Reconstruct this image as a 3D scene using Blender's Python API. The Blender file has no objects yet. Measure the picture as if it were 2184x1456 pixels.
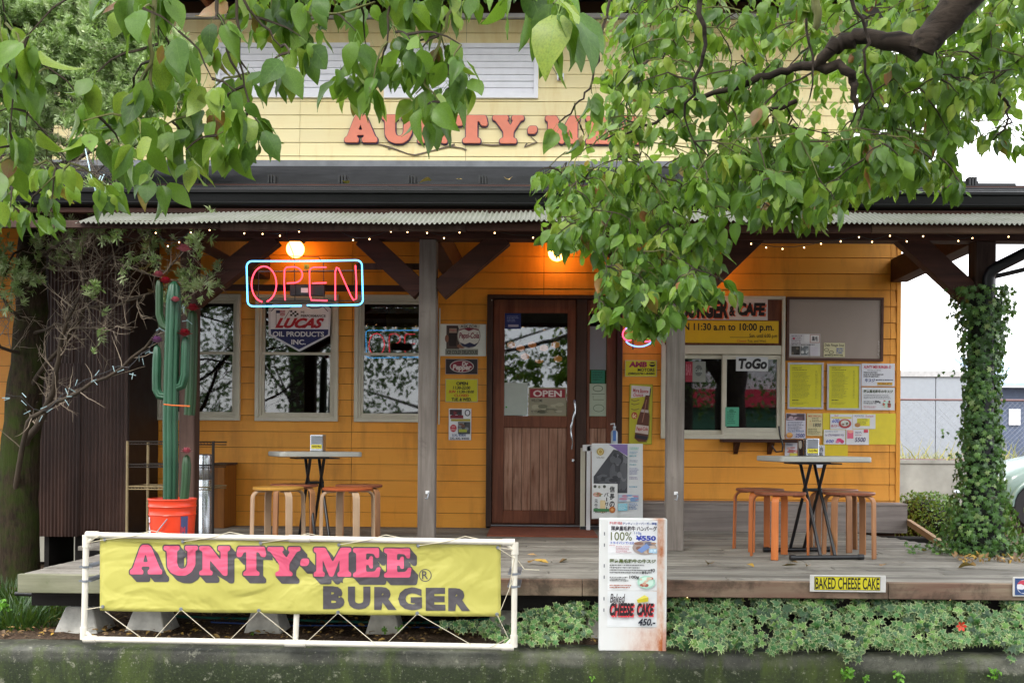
import bpy, bmesh, math, random
from mathutils import Vector, Matrix, noise as mnoise
from mathutils.geometry import tessellate_polygon
R = math.radians
rnd = random.Random(7)
sc = bpy.context.scene
COL = sc.collection

# ------------------------------------------------------------------ camera
F = 2150.0; YAW = R(1.0); ROLL = 0.0075
CAM = Vector((0, 0, 0.79)); PPX, PPY = 1152.0, 941.0
FWD = Vector((-math.sin(YAW), math.cos(YAW), 0))
_r = Vector((math.cos(YAW), math.sin(YAW), 0)); _u = Vector((0, 0, 1))
XC = _r * math.cos(ROLL) + _u * math.sin(ROLL)
YC = _u * math.cos(ROLL) - _r * math.sin(ROLL)
cam = bpy.data.cameras.new('camera'); camo = bpy.data.objects.new('camera', cam); COL.objects.link(camo)
camo.matrix_world = Matrix(((XC.x, YC.x, -FWD.x, CAM.x), (XC.y, YC.y, -FWD.y, CAM.y), (XC.z, YC.z, -FWD.z, CAM.z), (0, 0, 0, 1)))
cam.sensor_width = 36; cam.lens = F / 2184 * 36
cam.shift_x = (1092 - PPX) / 2184; cam.shift_y = (PPY - 728) / 2184
cam.clip_start = 0.05; cam.clip_end = 400
sc.camera = camo

# ------------------------------------------------------------------ sky, sun, exposure
world = bpy.data.worlds.new("World"); sc.world = world; world.use_nodes = True
nt = world.node_tree; nt.nodes.clear()
wo = nt.nodes.new('ShaderNodeOutputWorld'); bg = nt.nodes.new('ShaderNodeBackground')
sky = nt.nodes.new('ShaderNodeTexSky'); sky.sky_type = 'NISHITA'; sky.sun_disc = False
sky.sun_elevation = R(52); sky.sun_rotation = R(200); sky.air_density = 1.0; sky.dust_density = 3.0; sky.ozone_density = 1.0
mixn = nt.nodes.new('ShaderNodeMix'); mixn.data_type = 'RGBA'
tc = nt.nodes.new('ShaderNodeTexCoord'); nz = nt.nodes.new('ShaderNodeTexNoise'); nz.inputs['Scale'].default_value = 2.2; nz.inputs['Detail'].default_value = 6
rmp = nt.nodes.new('ShaderNodeMapRange'); rmp.inputs[1].default_value = .3; rmp.inputs[2].default_value = .62; rmp.inputs[3].default_value = .72; rmp.inputs[4].default_value = .97
nt.links.new(tc.outputs['Generated'], nz.inputs['Vector']); nt.links.new(nz.outputs['Fac'], rmp.inputs[0])
nt.links.new(rmp.outputs[0], mixn.inputs[0]); nt.links.new(sky.outputs[0], mixn.inputs[6])
mixn.inputs[7].default_value = (8.2, 8.3, 8.6, 1)
nt.links.new(mixn.outputs[2], bg.inputs[0]); bg.inputs[1].default_value = 0.13
nt.links.new(bg.outputs[0], wo.inputs[0])
sun = bpy.data.lights.new('sun', 'SUN'); sun.energy = 1.0; sun.angle = R(18); sun.color = (1, .96, .9)
suno = bpy.data.objects.new('sun', sun); COL.objects.link(suno)
suno.rotation_euler = (R(38), 0, R(-20))
vs = sc.view_settings; vs.view_transform = 'Standard'; vs.look = 'None'; vs.gamma = 1; vs.use_curve_mapping = False
sc.display_settings.display_device = 'sRGB'
vs.exposure = 1.6
sc.cycles.max_bounces = 8; sc.cycles.transparent_max_bounces = 12
sc.cycles.use_denoising = True
sc.cycles.sample_clamp_indirect = 6.0

# ------------------------------------------------------------------ pixel helpers (2184 x 1456 picture)
def P(px, py, Y):
    d = FWD + XC * ((px - PPX) / F) + YC * ((PPY - py) / F)
    return CAM + d * (Y / d.y)
def Pp(px, py, p0, n):
    d = FWD + XC * ((px - PPX) / F) + YC * ((PPY - py) / F)
    return CAM + d * ((p0 - CAM).dot(n) / d.dot(n))
def G(px, py, z):
    d = FWD + XC * ((px - PPX) / F) + YC * ((PPY - py) / F)
    return CAM + d * ((z - CAM.z) / d.z)
def proj(v):
    d = v - CAM; w = d.dot(FWD)
    return (PPX + F * d.dot(XC) / w, PPY - F * d.dot(YC) / w, w)
def rect(x0, y0, x1, y1, Y):
    c = P((x0 + x1) / 2, (y0 + y1) / 2, Y); k = (c - CAM).dot(FWD) / F
    w = (x1 - x0) * k / 2; h = (y1 - y0) * k / 2
    return c.x - w, c.x + w, c.z - h, c.z + h

# ------------------------------------------------------------------ objects
def srgb(c):
    if isinstance(c, str):
        c = c.lstrip('#'); c = tuple(int(c[i:i + 2], 16) / 255 for i in (0, 2, 4))
        return tuple(x / 12.92 if x <= .04045 else ((x + .055) / 1.055) ** 2.4 for x in c)
    return tuple(c[:3])
class MB:
    def __init__(s): s.v = []; s.f = []; s.m = []; s.mats = []; s.cur = 0
    def mat(s, m):
        if m not in s.mats: s.mats.append(m)
        s.cur = s.mats.index(m); return s
    def add(s, vs, fs):
        b = len(s.v); s.v += [tuple(v) for v in vs]
        for f in fs: s.f.append(tuple(i + b for i in f)); s.m.append(s.cur)
        return s
    def box(s, x0, x1, y0, y1, z0, z1):
        return s.add([(x0,y0,z0),(x1,y0,z0),(x1,y1,z0),(x0,y1,z0),(x0,y0,z1),(x1,y0,z1),(x1,y1,z1),(x0,y1,z1)],
                     [(3,2,1,0),(4,5,6,7),(0,1,5,4),(1,2,6,5),(2,3,7,6),(3,0,4,7)])
    def beam(s, a, b, w, h, up=(0, 0, 1)):
        a = Vector(a); b = Vector(b); d = (b - a).normalized(); up = Vector(up)
        if abs(d.dot(up)) > .99: up = Vector((0, 1, 0))
        x = d.cross(up).normalized() * (w / 2); y = x.cross(d).normalized() * (h / 2)
        vs = [a - x - y, a + x - y, a + x + y, a - x + y, b - x - y, b + x - y, b + x + y, b - x + y]
        return s.add(vs, [(0,3,2,1),(4,5,6,7),(0,1,5,4),(1,2,6,5),(2,3,7,6),(3,0,4,7)][::1])
    def tube(s, pts, r, n=8, cap=True, closed=False):
        pts = [Vector(p) for p in pts]; k = len(pts)
        rr = r if isinstance(r, (list, tuple)) else [r] * k
        vs = []; u = None
        for i, p in enumerate(pts):
            if closed: d = pts[(i + 1) % k] - pts[i - 1]
            else: d = pts[min(i + 1, k - 1)] - pts[max(i - 1, 0)]
            d = d.normalized() if d.length > 1e-9 else Vector((0, 0, 1))
            if u is None:
                u = d.orthogonal().normalized()
            else:
                u = (u - d * u.dot(d)); u = u.normalized() if u.length > 1e-6 else d.orthogonal().normalized()
            w = d.cross(u)
            for j in range(n):
                a = 2 * math.pi * j / n
                vs.append(p + (u * math.cos(a) + w * math.sin(a)) * rr[i])
        fs = []
        for i in range(k if closed else k - 1):
            i2 = (i + 1) % k
            for j in range(n):
                fs.append((i * n + j, i * n + (j + 1) % n, i2 * n + (j + 1) % n, i2 * n + j))
        if cap and not closed: fs += [tuple(range(n))[::-1], tuple((k - 1) * n + j for j in range(n))]
        return s.add(vs, fs)
    def lathe(s, prof, c, n=20, axis=None, fn=None):
        c = Vector(c); vs = []
        for (r, z) in prof:
            for j in range(n):
                a = 2 * math.pi * j / n; q = r * (fn(a, z) if fn else 1)
                vs.append(c + Vector((q * math.cos(a), q * math.sin(a), z)))
        fs = []
        for i in range(len(prof) - 1):
            for j in range(n):
                fs.append((i * n + j, i * n + (j + 1) % n, (i + 1) * n + (j + 1) % n, (i + 1) * n + j))
        fs += [tuple(range(n))[::-1], tuple((len(prof) - 1) * n + j for j in range(n))]
        return s.add(vs, fs)
    def prism(s, pts, y0, y1):
        """closed polygon of (x,z) points, given a thickness from y0 (front) to y1"""
        n = len(pts)
        tri = tessellate_polygon([[Vector((p[0], p[1], 0)) for p in pts]])
        vs = [(p[0], y0, p[1]) for p in pts] + [(p[0], y1, p[1]) for p in pts]
        fs = []
        for t in tri: fs.append(tuple(t)); fs.append(tuple(i + n for i in t)[::-1])
        for i in range(n): fs.append((i, (i + 1) % n, (i + 1) % n + n, i + n))
        return s.add(vs, fs)
    def plate(s, a, b, c, d, t=(0, .01, 0)):
        t = Vector(t); q = [Vector(p) for p in (a, b, c, d)]
        return s.add(q + [p + t for p in q], [(0,1,2,3),(7,6,5,4),(0,4,5,1),(1,5,6,2),(2,6,7,3),(3,7,4,0)])
    def build(s, name, parent=None, mat=None, bevel=0, smooth=None, seg=1, attr=None, recalc=True):
        off = Vector((0, 0, 0)); p = parent
        while p is not None: off += Vector(p.location); p = p.parent
        me = bpy.data.meshes.new(name)
        me.from_pydata([(v[0] - off.x, v[1] - off.y, v[2] - off.z) for v in s.v], [], s.f)
        for m in (s.mats or [mat]): me.materials.append(m)
        if s.mats: me.polygons.foreach_set('material_index', s.m)
        if attr:
            for an, vals in attr.items():
                at = me.attributes.new(an, 'FLOAT', 'POINT'); at.data.foreach_set('value', vals)
        if bevel or recalc:
            bm = bmesh.new(); bm.from_mesh(me)
            if recalc: bmesh.ops.recalc_face_normals(bm, faces=bm.faces)
            if bevel:
                es = [e for e in bm.edges if len(e.link_faces) == 2 and e.calc_face_angle(0) > .6]
                bmesh.ops.bevel(bm, geom=es, offset=bevel, segments=seg, affect='EDGES', profile=.6, clamp_overlap=True)
            bm.to_mesh(me); bm.free()
        if smooth is not None:
            me.polygons.foreach_set('use_smooth', [True] * len(me.polygons)); me.set_sharp_from_angle(angle=R(smooth))
        o = bpy.data.objects.new(name, me); COL.objects.link(o); o.parent = parent
        return o
def tag(o, label=None, cat=None, group=None, kind=None):
    if label: o['label'] = label
    if cat: o['category'] = cat
    if group: o['group'] = group
    if kind: o['kind'] = kind
    return o
def thing(name, label, cat, loc=(0, 0, 0), group=None):
    o = bpy.data.objects.new(name, None); COL.objects.link(o); o.location = loc; o.empty_display_size = .1
    return tag(o, label, cat, group)
def dup(root, loc, rz, label, group=None):
    r = root.copy(); COL.objects.link(r); r.location = loc; r.rotation_euler = (0, 0, rz); r['label'] = label
    if group: r['group'] = group
    for ch in list(root.children):
        c = ch.copy(); COL.objects.link(c); c.parent = r
        for g in list(ch.children):
            d = g.copy(); COL.objects.link(d); d.parent = c
    return r

# ------------------------------------------------------------------ materials
class NT:
    def __init__(s, name):
        s.m = bpy.data.materials.new(name); s.m.use_nodes = True; s.t = s.m.node_tree; s.n = s.t.nodes
        s.b = s.n['Principled BSDF']; s.out = s.n['Material Output']
    def new(s, t, **k):
        n = s.n.new('ShaderNode' + t)
        for a, v in k.items(): setattr(n, a, v)
        return n
    def ln(s, a, b): s.t.links.new(a, b)
    def coord(s, scale=(1, 1, 1), kind='Object'):
        tc = s.new('TexCoord'); mp = s.new('Mapping'); mp.inputs['Scale'].default_value = scale
        s.ln(tc.outputs[kind], mp.inputs[0]); return mp.outputs[0]
    def noise(s, vec, scale, detail=4, rough=.55, dist=0):
        n = s.new('TexNoise'); n.inputs['Scale'].default_value = scale; n.inputs['Detail'].default_value = detail
        n.inputs['Roughness'].default_value = rough; n.inputs['Distortion'].default_value = dist
        s.ln(vec, n.inputs['Vector']); return n.outputs['Fac']
    def ramp(s, fac, stops):
        r = s.new('ValToRGB'); e = r.color_ramp.elements
        while len(e) < len(stops): e.new(.5)
        for i, (p, c) in enumerate(stops):
            e[i].position = p; c = srgb(c) if not isinstance(c, (int, float)) else (c, c, c); e[i].color = (*c, 1)
        s.ln(fac, r.inputs[0]); return r.outputs[0]
    def mix(s, fac, a, b, mode='MIX'):
        m = s.new('Mix', data_type='RGBA', blend_type=mode)
        if isinstance(fac, (int, float)): m.inputs[0].default_value = fac
        else: s.ln(fac, m.inputs[0])
        for i, c in ((6, a), (7, b)):
            if isinstance(c, (tuple, list, str)): m.inputs[i].default_value = (*srgb(c), 1)
            else: s.ln(c, m.inputs[i])
        return m.outputs[2]
    def bump(s, h, strength=.3, dist=.01, prev=None):
        b = s.new('Bump'); b.inputs['Strength'].default_value = strength; b.inputs['Distance'].default_value = dist
        s.ln(h, b.inputs['Height'])
        if prev: s.ln(prev, b.inputs['Normal'])
        return b.outputs[0]
    def done(s, col, rough=.6, nrm=None, metal=0, spec=.5):
        if isinstance(col, (tuple, list, str)): s.b.inputs['Base Color'].default_value = (*srgb(col), 1)
        else: s.ln(col, s.b.inputs['Base Color'])
        if isinstance(rough, (int, float)): s.b.inputs['Roughness'].default_value = rough
        else: s.ln(rough, s.b.inputs['Roughness'])
        s.b.inputs['Metallic'].default_value = metal; s.b.inputs['Specular IOR Level'].default_value = spec
        if nrm: s.ln(nrm, s.b.inputs['Normal'])
        return s.m
def mplain(name, col, rough=.55, metal=0, var=.18, scale=9, bump=.15, bs=60, dist=.003, stretch=(1, 1, 1), spec=.5, orand=0):
    t = NT(name); v = t.coord(stretch); f = t.noise(v, scale, 5)
    c = srgb(col); lo = tuple(x * (1 - var) for x in c); hi = tuple(min(1, x * (1 + var)) for x in c)
    cc = t.ramp(f, [(.3, lo), (.7, hi)])
    if orand:
        oi = t.new('ObjectInfo'); r = t.ramp(oi.outputs['Random'], [(0, 1 - orand), (1, 1.0)])
        cc = t.mix(1.0, cc, r, 'MULTIPLY')
    n = t.bump(t.noise(v, bs, 3), bump, dist) if bump else None
    rr = t.ramp(f, [(.2, max(0, rough - .08)), (.8, min(1, rough + .08))])
    return t.done(cc, rr, n, metal, spec)
_pc = {}
def pcol(c, rough=.55):
    k = (c, rough)
    if k not in _pc:
        _pc[k] = mplain('print_' + str(len(_pc)), c, rough, var=.05, scale=14, bump=0)
    return _pc[k]
def emis(name, col, s):
    t = NT(name); t.b.inputs['Base Color'].default_value = (*srgb(col), 1)
    t.b.inputs['Emission Color'].default_value = (*srgb(col), 1); t.b.inputs['Emission Strength'].default_value = s
    return t.m
def wood(name, c0, c1, c2=None, rough=.75, along=0, grain=28, stain=None, bump=.35, orand=.25, stain_lo=.5, coarse=2.5):
    """wood whose grain runs along axis 0, 1 or 2"""
    t = NT(name); st = [1, 1, 1]; st[along] = .06
    v = t.coord(tuple(st)); g = t.noise(v, grain, 6, .65, .6); v2 = t.coord(); big = t.noise(v2, coarse, 4)
    col = t.ramp(g, [(.32, c0), (.62, c1)])
    col = t.mix(t.ramp(big, [(.35, 0.0), (.75, .6)]), col, c2 or c0)
    if stain:
        sfac = t.ramp(t.noise(v2, 3.5, 6, .7, .4), [(stain_lo, 0.0), (stain_lo + .16, .75)]); col = t.mix(sfac, col, stain)
    oi = t.new('ObjectInfo'); col = t.mix(1.0, col, t.ramp(oi.outputs['Random'], [(0, 1 - orand), (1, 1.0)]), 'MULTIPLY')
    return t.done(col, rough, t.bump(g, bump, .004), 0, .3)
def siding(name, c, dirt, faded):
    t = NT(name); v = t.coord((.25, 1, 1)); v3 = t.coord()
    f = t.noise(v3, 1.3, 5); g = t.noise(t.coord((.06, 1, 1)), 60, 5, .6)
    col = t.mix(t.ramp(f, [(.3, 0.0), (.75, .55)]), c, faded)
    col = t.mix(t.ramp(t.noise(t.coord((1, 1, .18)), 5, 6, .65), [(.5, 0.0), (.75, .5)]), col, dirt)
    col = t.mix(t.ramp(g, [(.25, .12), (.5, 0.0)]), col, dirt)
    oi = t.new('ObjectInfo'); col = t.mix(1.0, col, t.ramp(oi.outputs['Random'], [(0, .9), (1, 1.0)]), 'MULTIPLY')
    return t.done(col, .5, t.bump(g, .25, .002), 0, .4)

m_side = siding('orange_siding_paint', '#e9982a', '#96601c', '#efb04a')
m_side_up = siding('upper_siding_brightened', '#f4e2a6', '#d6ae58', '#f5ecc2')  # same siding as below, faded, with its brighter sky light put into the colour
m_white = mplain('white_frame_vinyl', '#c6c2b0', .45, var=.06, bump=.05)
m_shut = mplain('shutter_white', '#eeeef2', .45, var=.05, bump=.03)
m_door = wood('door_wood', '#5e3222', '#855038', '#4b281a', .5, 2, 30, orand=.12, bump=.2)
m_doorpan = wood('door_panel_wood', '#744d38', '#b8907a', '#67412e', .6, 2, 34, orand=.15, bump=.4)
m_frame = wood('door_frame_wood', '#33221c', '#4b362d', '#2a1a14', .6, 2, 24, orand=.1)
m_beam = wood('dark_beam_wood', '#382019', '#553227', '#2a1712', .65, 0, 20, orand=.15)
m_post = wood('grey_post_wood', '#6a625c', '#8a827b', '#57504b', .85, 2, 26, stain='#453c36', stain_lo=.62)
m_postb = wood('brown_post_wood', '#3f2c25', '#5c473e', '#33231d', .75, 2, 24)
m_deck = wood('deck_wood', '#77726a', '#a19d93', '#6a655c', .85, 0, 30, stain='#4c463f', stain_lo=.54, orand=.42, bump=.6)
m_fascia = wood('deck_fascia_wood', '#75594c', '#948671', '#6b4438', .9, 0, 12, stain='#332e26', stain_lo=.47, orand=.1, bump=.5, coarse=1.6)
m_fasciag = wood('deck_fascia_mossy', '#6c6c5c', '#96947f', '#5d6340', .9, 0, 16, stain='#4b5a2e', stain_lo=.6, orand=.1, bump=.5)
m_skirt = wood('skirt_wood', '#7c726e', '#a0968f', '#6a5f5a', .8, 0, 16, orand=.12)
m_eavew = wood('eave_wood', '#7d4526', '#a2633c', '#6a3a22', .6, 0, 14, orand=.12)
m_blackg = mplain('black_gutter', '#08090a', .45, .0, bump=.05, spec=.25)
m_roof = mplain('roof_metal', '#222326', .45, .2, var=.3, scale=5, bump=.2, spec=.35)
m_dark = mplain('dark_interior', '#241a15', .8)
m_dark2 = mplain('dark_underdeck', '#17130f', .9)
m_shed = wood('brown_corrugated_metal', '#3c2a25', '#5e453c', '#30201b', .35, 2, 10, stain='#5d4a40', stain_lo=.64, bump=.1)
m_shed2 = mplain('brown_shed_side', '#241611', .6)
m_conc = mplain('concrete_block', '#bebcb4', .85, var=.25, scale=14, bump=.5, bs=90)
m_black = mplain('black_paint', '#1a1b1e', .4, bump=.05)
m_chrome = mplain('brushed_steel', '#b9bdc2', .22, .9, var=.1, bump=.05)
m_galv = mplain('galvanised', '#8e939a', .4, .7)
m_pvc = mplain('white_pipe', '#dcd6c8', .4, var=.08, scale=5, bump=.05)
m_rope = mplain('rope', '#cfc6ae', .8)
m_tabletop = mplain('table_plastic', '#93948e', .45, var=.08, bump=.1)
m_whitep = mplain('white_enamel', '#d5d6d8', .4, var=.05, bump=.04)
m_mat = mplain('door_mat_rubber', '#7c4430', .9, bump=.8, bs=160)
m_stucco = mplain('grey_board', '#9c8f84', .7, var=.05, scale=3)
m_boardfr = wood('board_frame', '#4d3128', '#6b4a3e', None, .6, 0, 20)
m_seat_b = wood('stool_brown', '#7c4430', '#9a5f45', '#6b3a28', .38, 0, 14, bump=.1)
m_seat_y = wood('stool_tan', '#a1742e', '#bd9044', '#8a6226', .4, 0, 14, bump=.1)
m_seat_r = wood('stool_red', '#8a4224', '#a9572f', '#74381f', .38, 0, 14, bump=.1)
m_leg_o = wood('stool_leg_orange', '#b4622f', '#d07c42', '#a0562a', .4, 2, 18, bump=.1)
m_leg_t = wood('stool_leg_tan', '#94643f', '#b5835a', '#80553a', .45, 2, 18, bump=.1)
m_leg_g = wood('stool_leg_pale', '#a3846a', '#c0a486', '#8a6e57', .5, 2, 18, bump=.1)
m_bark = wood('tree_bark', '#1a1512', '#4c4138', '#201914', .95, 0, 30, stain='#55543c', stain_lo=.6, bump=1.0, coarse=8)
m_twig = mplain('twig_bark', '#3c3226', .9, var=.3)
m_gtwig = mplain('green_twig', '#5d5f2e', .8, var=.3)
m_dtwig = mplain('dead_twig', '#857868', .95, var=.3)
def mossy_bark():
    t = NT('mossy_bark'); v = t.coord(); f = t.noise(v, 5, 6, .65); g = t.noise(t.coord((1, 1, .2)), 40, 6, .7)
    col = t.ramp(g, [(.3, '#17120d'), (.65, '#3c3226')]); col = t.mix(t.ramp(f, [(.42, 0.0), (.6, .8)]), col, '#2c3a0e')
    return t.done(col, .95, t.bump(g, .8, .015), 0, .2)
m_moss = mossy_bark()
def corr():
    t = NT('corrugated_sheet'); v = t.coord(); f = t.noise(v, 4, 6, .65)
    geo = t.noise(t.coord((1, .3, 1)), 22, 4)
    col = t.mix(t.ramp(f, [(.4, 0.0), (.7, .5)]), '#7b7c73', '#535c3c')
    col = t.mix(t.ramp(geo, [(.55, 0.0), (.75, .5)]), col, '#565848')
    m = t.done(col, .5, None, 0, .4); t.b.inputs['Transmission Weight'].default_value = 0
    return m
m_corr = corr()
def wallmoss():
    t = NT('mossy_concrete'); v = t.coord(); f = t.noise(v, 2.2, 6, .65); g = t.noise(t.coord((1, 1, .25)), 4, 6, .7); s = t.noise(v, 70, 3, .7)
    sep = t.new('SeparateXYZ'); t.ln(t.coord(), sep.inputs[0])
    col = t.ramp(f, [(.3, '#1f201b'), (.48, '#3c3d34'), (.62, '#5c5d50'), (.8, '#76776a')])
    h = t.new('MapRange'); t.ln(sep.outputs[2], h.inputs[0]); h.inputs[1].default_value = -.42; h.inputs[2].default_value = -.50; h.inputs[3].default_value = .12; h.inputs[4].default_value = .75
    add = t.new('Math', operation='ADD'); t.ln(h.outputs[0], add.inputs[0]); t.ln(g, add.inputs[1])
    col = t.mix(t.ramp(add.outputs[0], [(.72, 0.0), (.95, .95)]), col, t.ramp(s, [(.3, '#0f1704'), (.7, '#28360b')]))
    col = t.mix(t.ramp(g, [(.5, 0.0), (.64, .7)]), col, '#46541e')
    col = t.mix(t.ramp(s, [(.62, 0.0), (.7, .6)]), col, '#8c8b7c')
    col = t.mix(t.ramp(t.noise(v, 16, 5, .75), [(.60, 0.0), (.66, .55)]), col, '#8a8a78')
    col = t.mix(t.ramp(t.noise(t.coord((.4, 1, 1)), 7, 6, .8, 1.5), [(.485, 0.0), (.5, .6), (.515, 0.0)]), col, '#14140f')
    return t.done(col, t.ramp(g, [(.3, .35), (.7, .8)]), t.bump(s, .5, .004, t.bump(f, .4, .01)), 0, .4)
m_wallmoss = wallmoss()
def soil():
    t = NT('bed_soil'); v = t.coord(); f = t.noise(v, 5, 6, .7); s = t.noise(v, 60, 4, .7)
    col = t.ramp(s, [(.3, '#281c14'), (.55, '#5c4a3c'), (.8, '#8c7a66')])
    col = t.mix(t.ramp(f, [(.5, 0.0), (.7, .5)]), col, '#2b2e17')
    return t.done(col, .95, t.bump(s, 1, .02), 0, .2)
m_soil = soil()
def road():
    t = NT('asphalt'); v = t.coord(); s = t.noise(v, 90, 3, .7); f = t.noise(v, .8, 5)
    col = t.mix(t.ramp(f, [(.3, 0.0), (.7, .6)]), t.ramp(s, [(.3, '#343434'), (.7, '#5a5a58')]), '#45433f')
    return t.done(col, .85, t.bump(s, .6, .01), 0, .3)
m_road = road()
def leafmat(name, cols, vein, edge=None, trans=.35, rough=.35, spec=.5, tcol='#8fb52c'):
    t = NT(name); a = t.new('Attribute', attribute_name='rnd'); oi = t.new('ObjectInfo')
    ad = t.new('Math', operation='ADD'); t.ln(a.outputs['Fac'], ad.inputs[0]); t.ln(oi.outputs['Random'], ad.inputs[1])
    fr = t.new('Math', operation='FRACT'); t.ln(ad.outputs[0], fr.inputs[0])
    col = t.ramp(fr.outputs[0], cols)
    u = t.new('Attribute', attribute_name='across')
    if edge:
        ef = t.new('Math', operation='MULTIPLY'); t.ln(t.ramp(u.outputs['Fac'], [(.6, 0.0), (.95, 1.0)]), ef.inputs[0]); t.ln(t.ramp(fr.outputs[0], [(.1, .15), (.35, .95), (.7, .5), (.95, 1.0)]), ef.inputs[1]); col = t.mix(ef.outputs[0], col, edge)
    else:
        v = t.ramp(u.outputs['Fac'], [(0.0, .5), (.05, 0.0)]); col = t.mix(v, col, vein)
        al = t.new('Attribute', attribute_name='along'); m1 = t.new('Math', operation='MULTIPLY'); m1.inputs[1].default_value = 44; t.ln(al.outputs['Fac'], m1.inputs[0])
        m2 = t.new('Math', operation='MULTIPLY'); m2.inputs[1].default_value = 11; t.ln(u.outputs['Fac'], m2.inputs[0]); m3 = t.new('Math', operation='SUBTRACT'); t.ln(m1.outputs[0], m3.inputs[0]); t.ln(m2.outputs[0], m3.inputs[1])
        m4 = t.new('Math', operation='SINE'); t.ln(m3.outputs[0], m4.inputs[0]); col = t.mix(t.ramp(m4.outputs[0], [(.86, 0.0), (1.0, .22)]), col, vein)
        sp = t.ramp(t.noise(t.coord((1, 1, 1)), 55 if 'tree' in name else 20, 2, .4), [(.70, 0.0), (.74, .7)]); col = t.mix(sp, col, '#4a3418')
        bl_ = t.ramp(t.noise(t.coord(), 9, 3, .5), [(.35, 0.0), (.75, .3)]); col = t.mix(bl_, col, vein)
    n = t.noise(t.coord(), 30, 3); col = t.mix(t.ramp(n, [(.3, .35), (.6, 0.0)]), col, (.01, .02, .005))
    t.done(col, rough, None, 0, spec)
    tr = t.new('BsdfTranslucent'); tcm = t.mix(.45, col, tcol); t.ln(tcm, tr.inputs[0])
    mx = t.new('MixShader'); mx.inputs[0].default_value = trans
    t.ln(t.b.outputs[0], mx.inputs[1]); t.ln(tr.outputs[0], mx.inputs[2]); t.ln(mx.outputs[0], t.out.inputs[0])
    return t.m
m_leaf = leafmat('tree_leaf', [(0, '#22421a'), (.14, '#3f661e'), (.3, '#688c2a'), (.45, '#365c1e'), (.62, '#5c8426'), (.8, '#7fa034'), (.975, '#98a840'), (.982, '#a0563a'), (1, '#7c4030')], '#6f9440', rough=.42, spec=.4)  # pale yellowish tones stand for backlit leaves, the darkest for shadowed ones
m_leaf_backlit = leafmat('tree_leaf_backlit', [(0, '#587f24'), (.3, '#7ba234'), (.6, '#94b444'), (.85, '#668f2c'), (.97, '#a2b650'), (1, '#a8743c')], '#9ab868', trans=.5)  # brighter yellow-green, backlighting of the rear leaves put into the colour
m_ivyv = leafmat('variegated_ivy', [(0, '#143a1a'), (.4, '#2c622a'), (.75, '#477a3a'), (1, '#6c963c')], '#8fae58', '#bcc48c', .12, .45)
m_ivy = leafmat('dark_ivy', [(0, '#1d3f18'), (.4, '#2f5a22'), (.7, '#4a7834'), (.88, '#6f9848'), (1, '#98ac6c')], '#6f8f50', None, .2, .38)
m_hedge = leafmat('hedge_leaf', [(0, '#38591a'), (.5, '#5a8228'), (1, '#82a540')], '#6f8f50', None, .2)
m_fir = leafmat('fir_needle', [(0, '#7f9c54'), (.35, '#a4bd7c'), (.7, '#b9ce9c'), (1, '#cfd8ac')], '#9db777', None, .25, .5)
m_firold = leafmat('fir_needle_brown', [(0, '#5a4028'), (.5, '#7b6440'), (1, '#7f8a4c')], '#7b6440', None, .1, .6)
m_grass = leafmat('grass_blade', [(0, '#152b12'), (.5, '#26421c'), (1, '#3c5c2a')], '#527636', None, .2, .4)
m_weed = leafmat('weed_leaf', [(0, '#4c8a1c'), (1, '#76b234')], '#8fc04c', None, .3, .4)
m_drygrass = leafmat('dry_grass', [(0, '#8a8a4a'), (.6, '#b5a868'), (1, '#9aa54a')], '#b5a868', None, .2, .6)
m_refl = leafmat('street_tree_leaf', [(0, '#26421a'), (1, '#4a6f2a')], '#4a6f2a', None, .2)
def glass():
    t = NT('window_glass'); g = t.new('BsdfGlossy'); g.inputs['Roughness'].default_value = .02
    g.inputs['Color'].default_value = (.95, .97, 1, 1)
    tr = t.new('BsdfTransparent'); tr.inputs[0].default_value = (.62, .65, .64, 1)
    fr = t.new('Fresnel'); fr.inputs['IOR'].default_value = 1.5
    ad = t.new('Math', operation='ADD'); ad.inputs[1].default_value = .045; t.ln(fr.outputs[0], ad.inputs[0])
    mx = t.new('MixShader'); t.ln(ad.outputs[0], mx.inputs[0]); t.ln(tr.outputs[0], mx.inputs[1]); t.ln(g.outputs[0], mx.inputs[2])
    t.ln(t.n[mx.name].outputs[0], t.out.inputs[0])
    return t.m
m_glass = glass()
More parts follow.
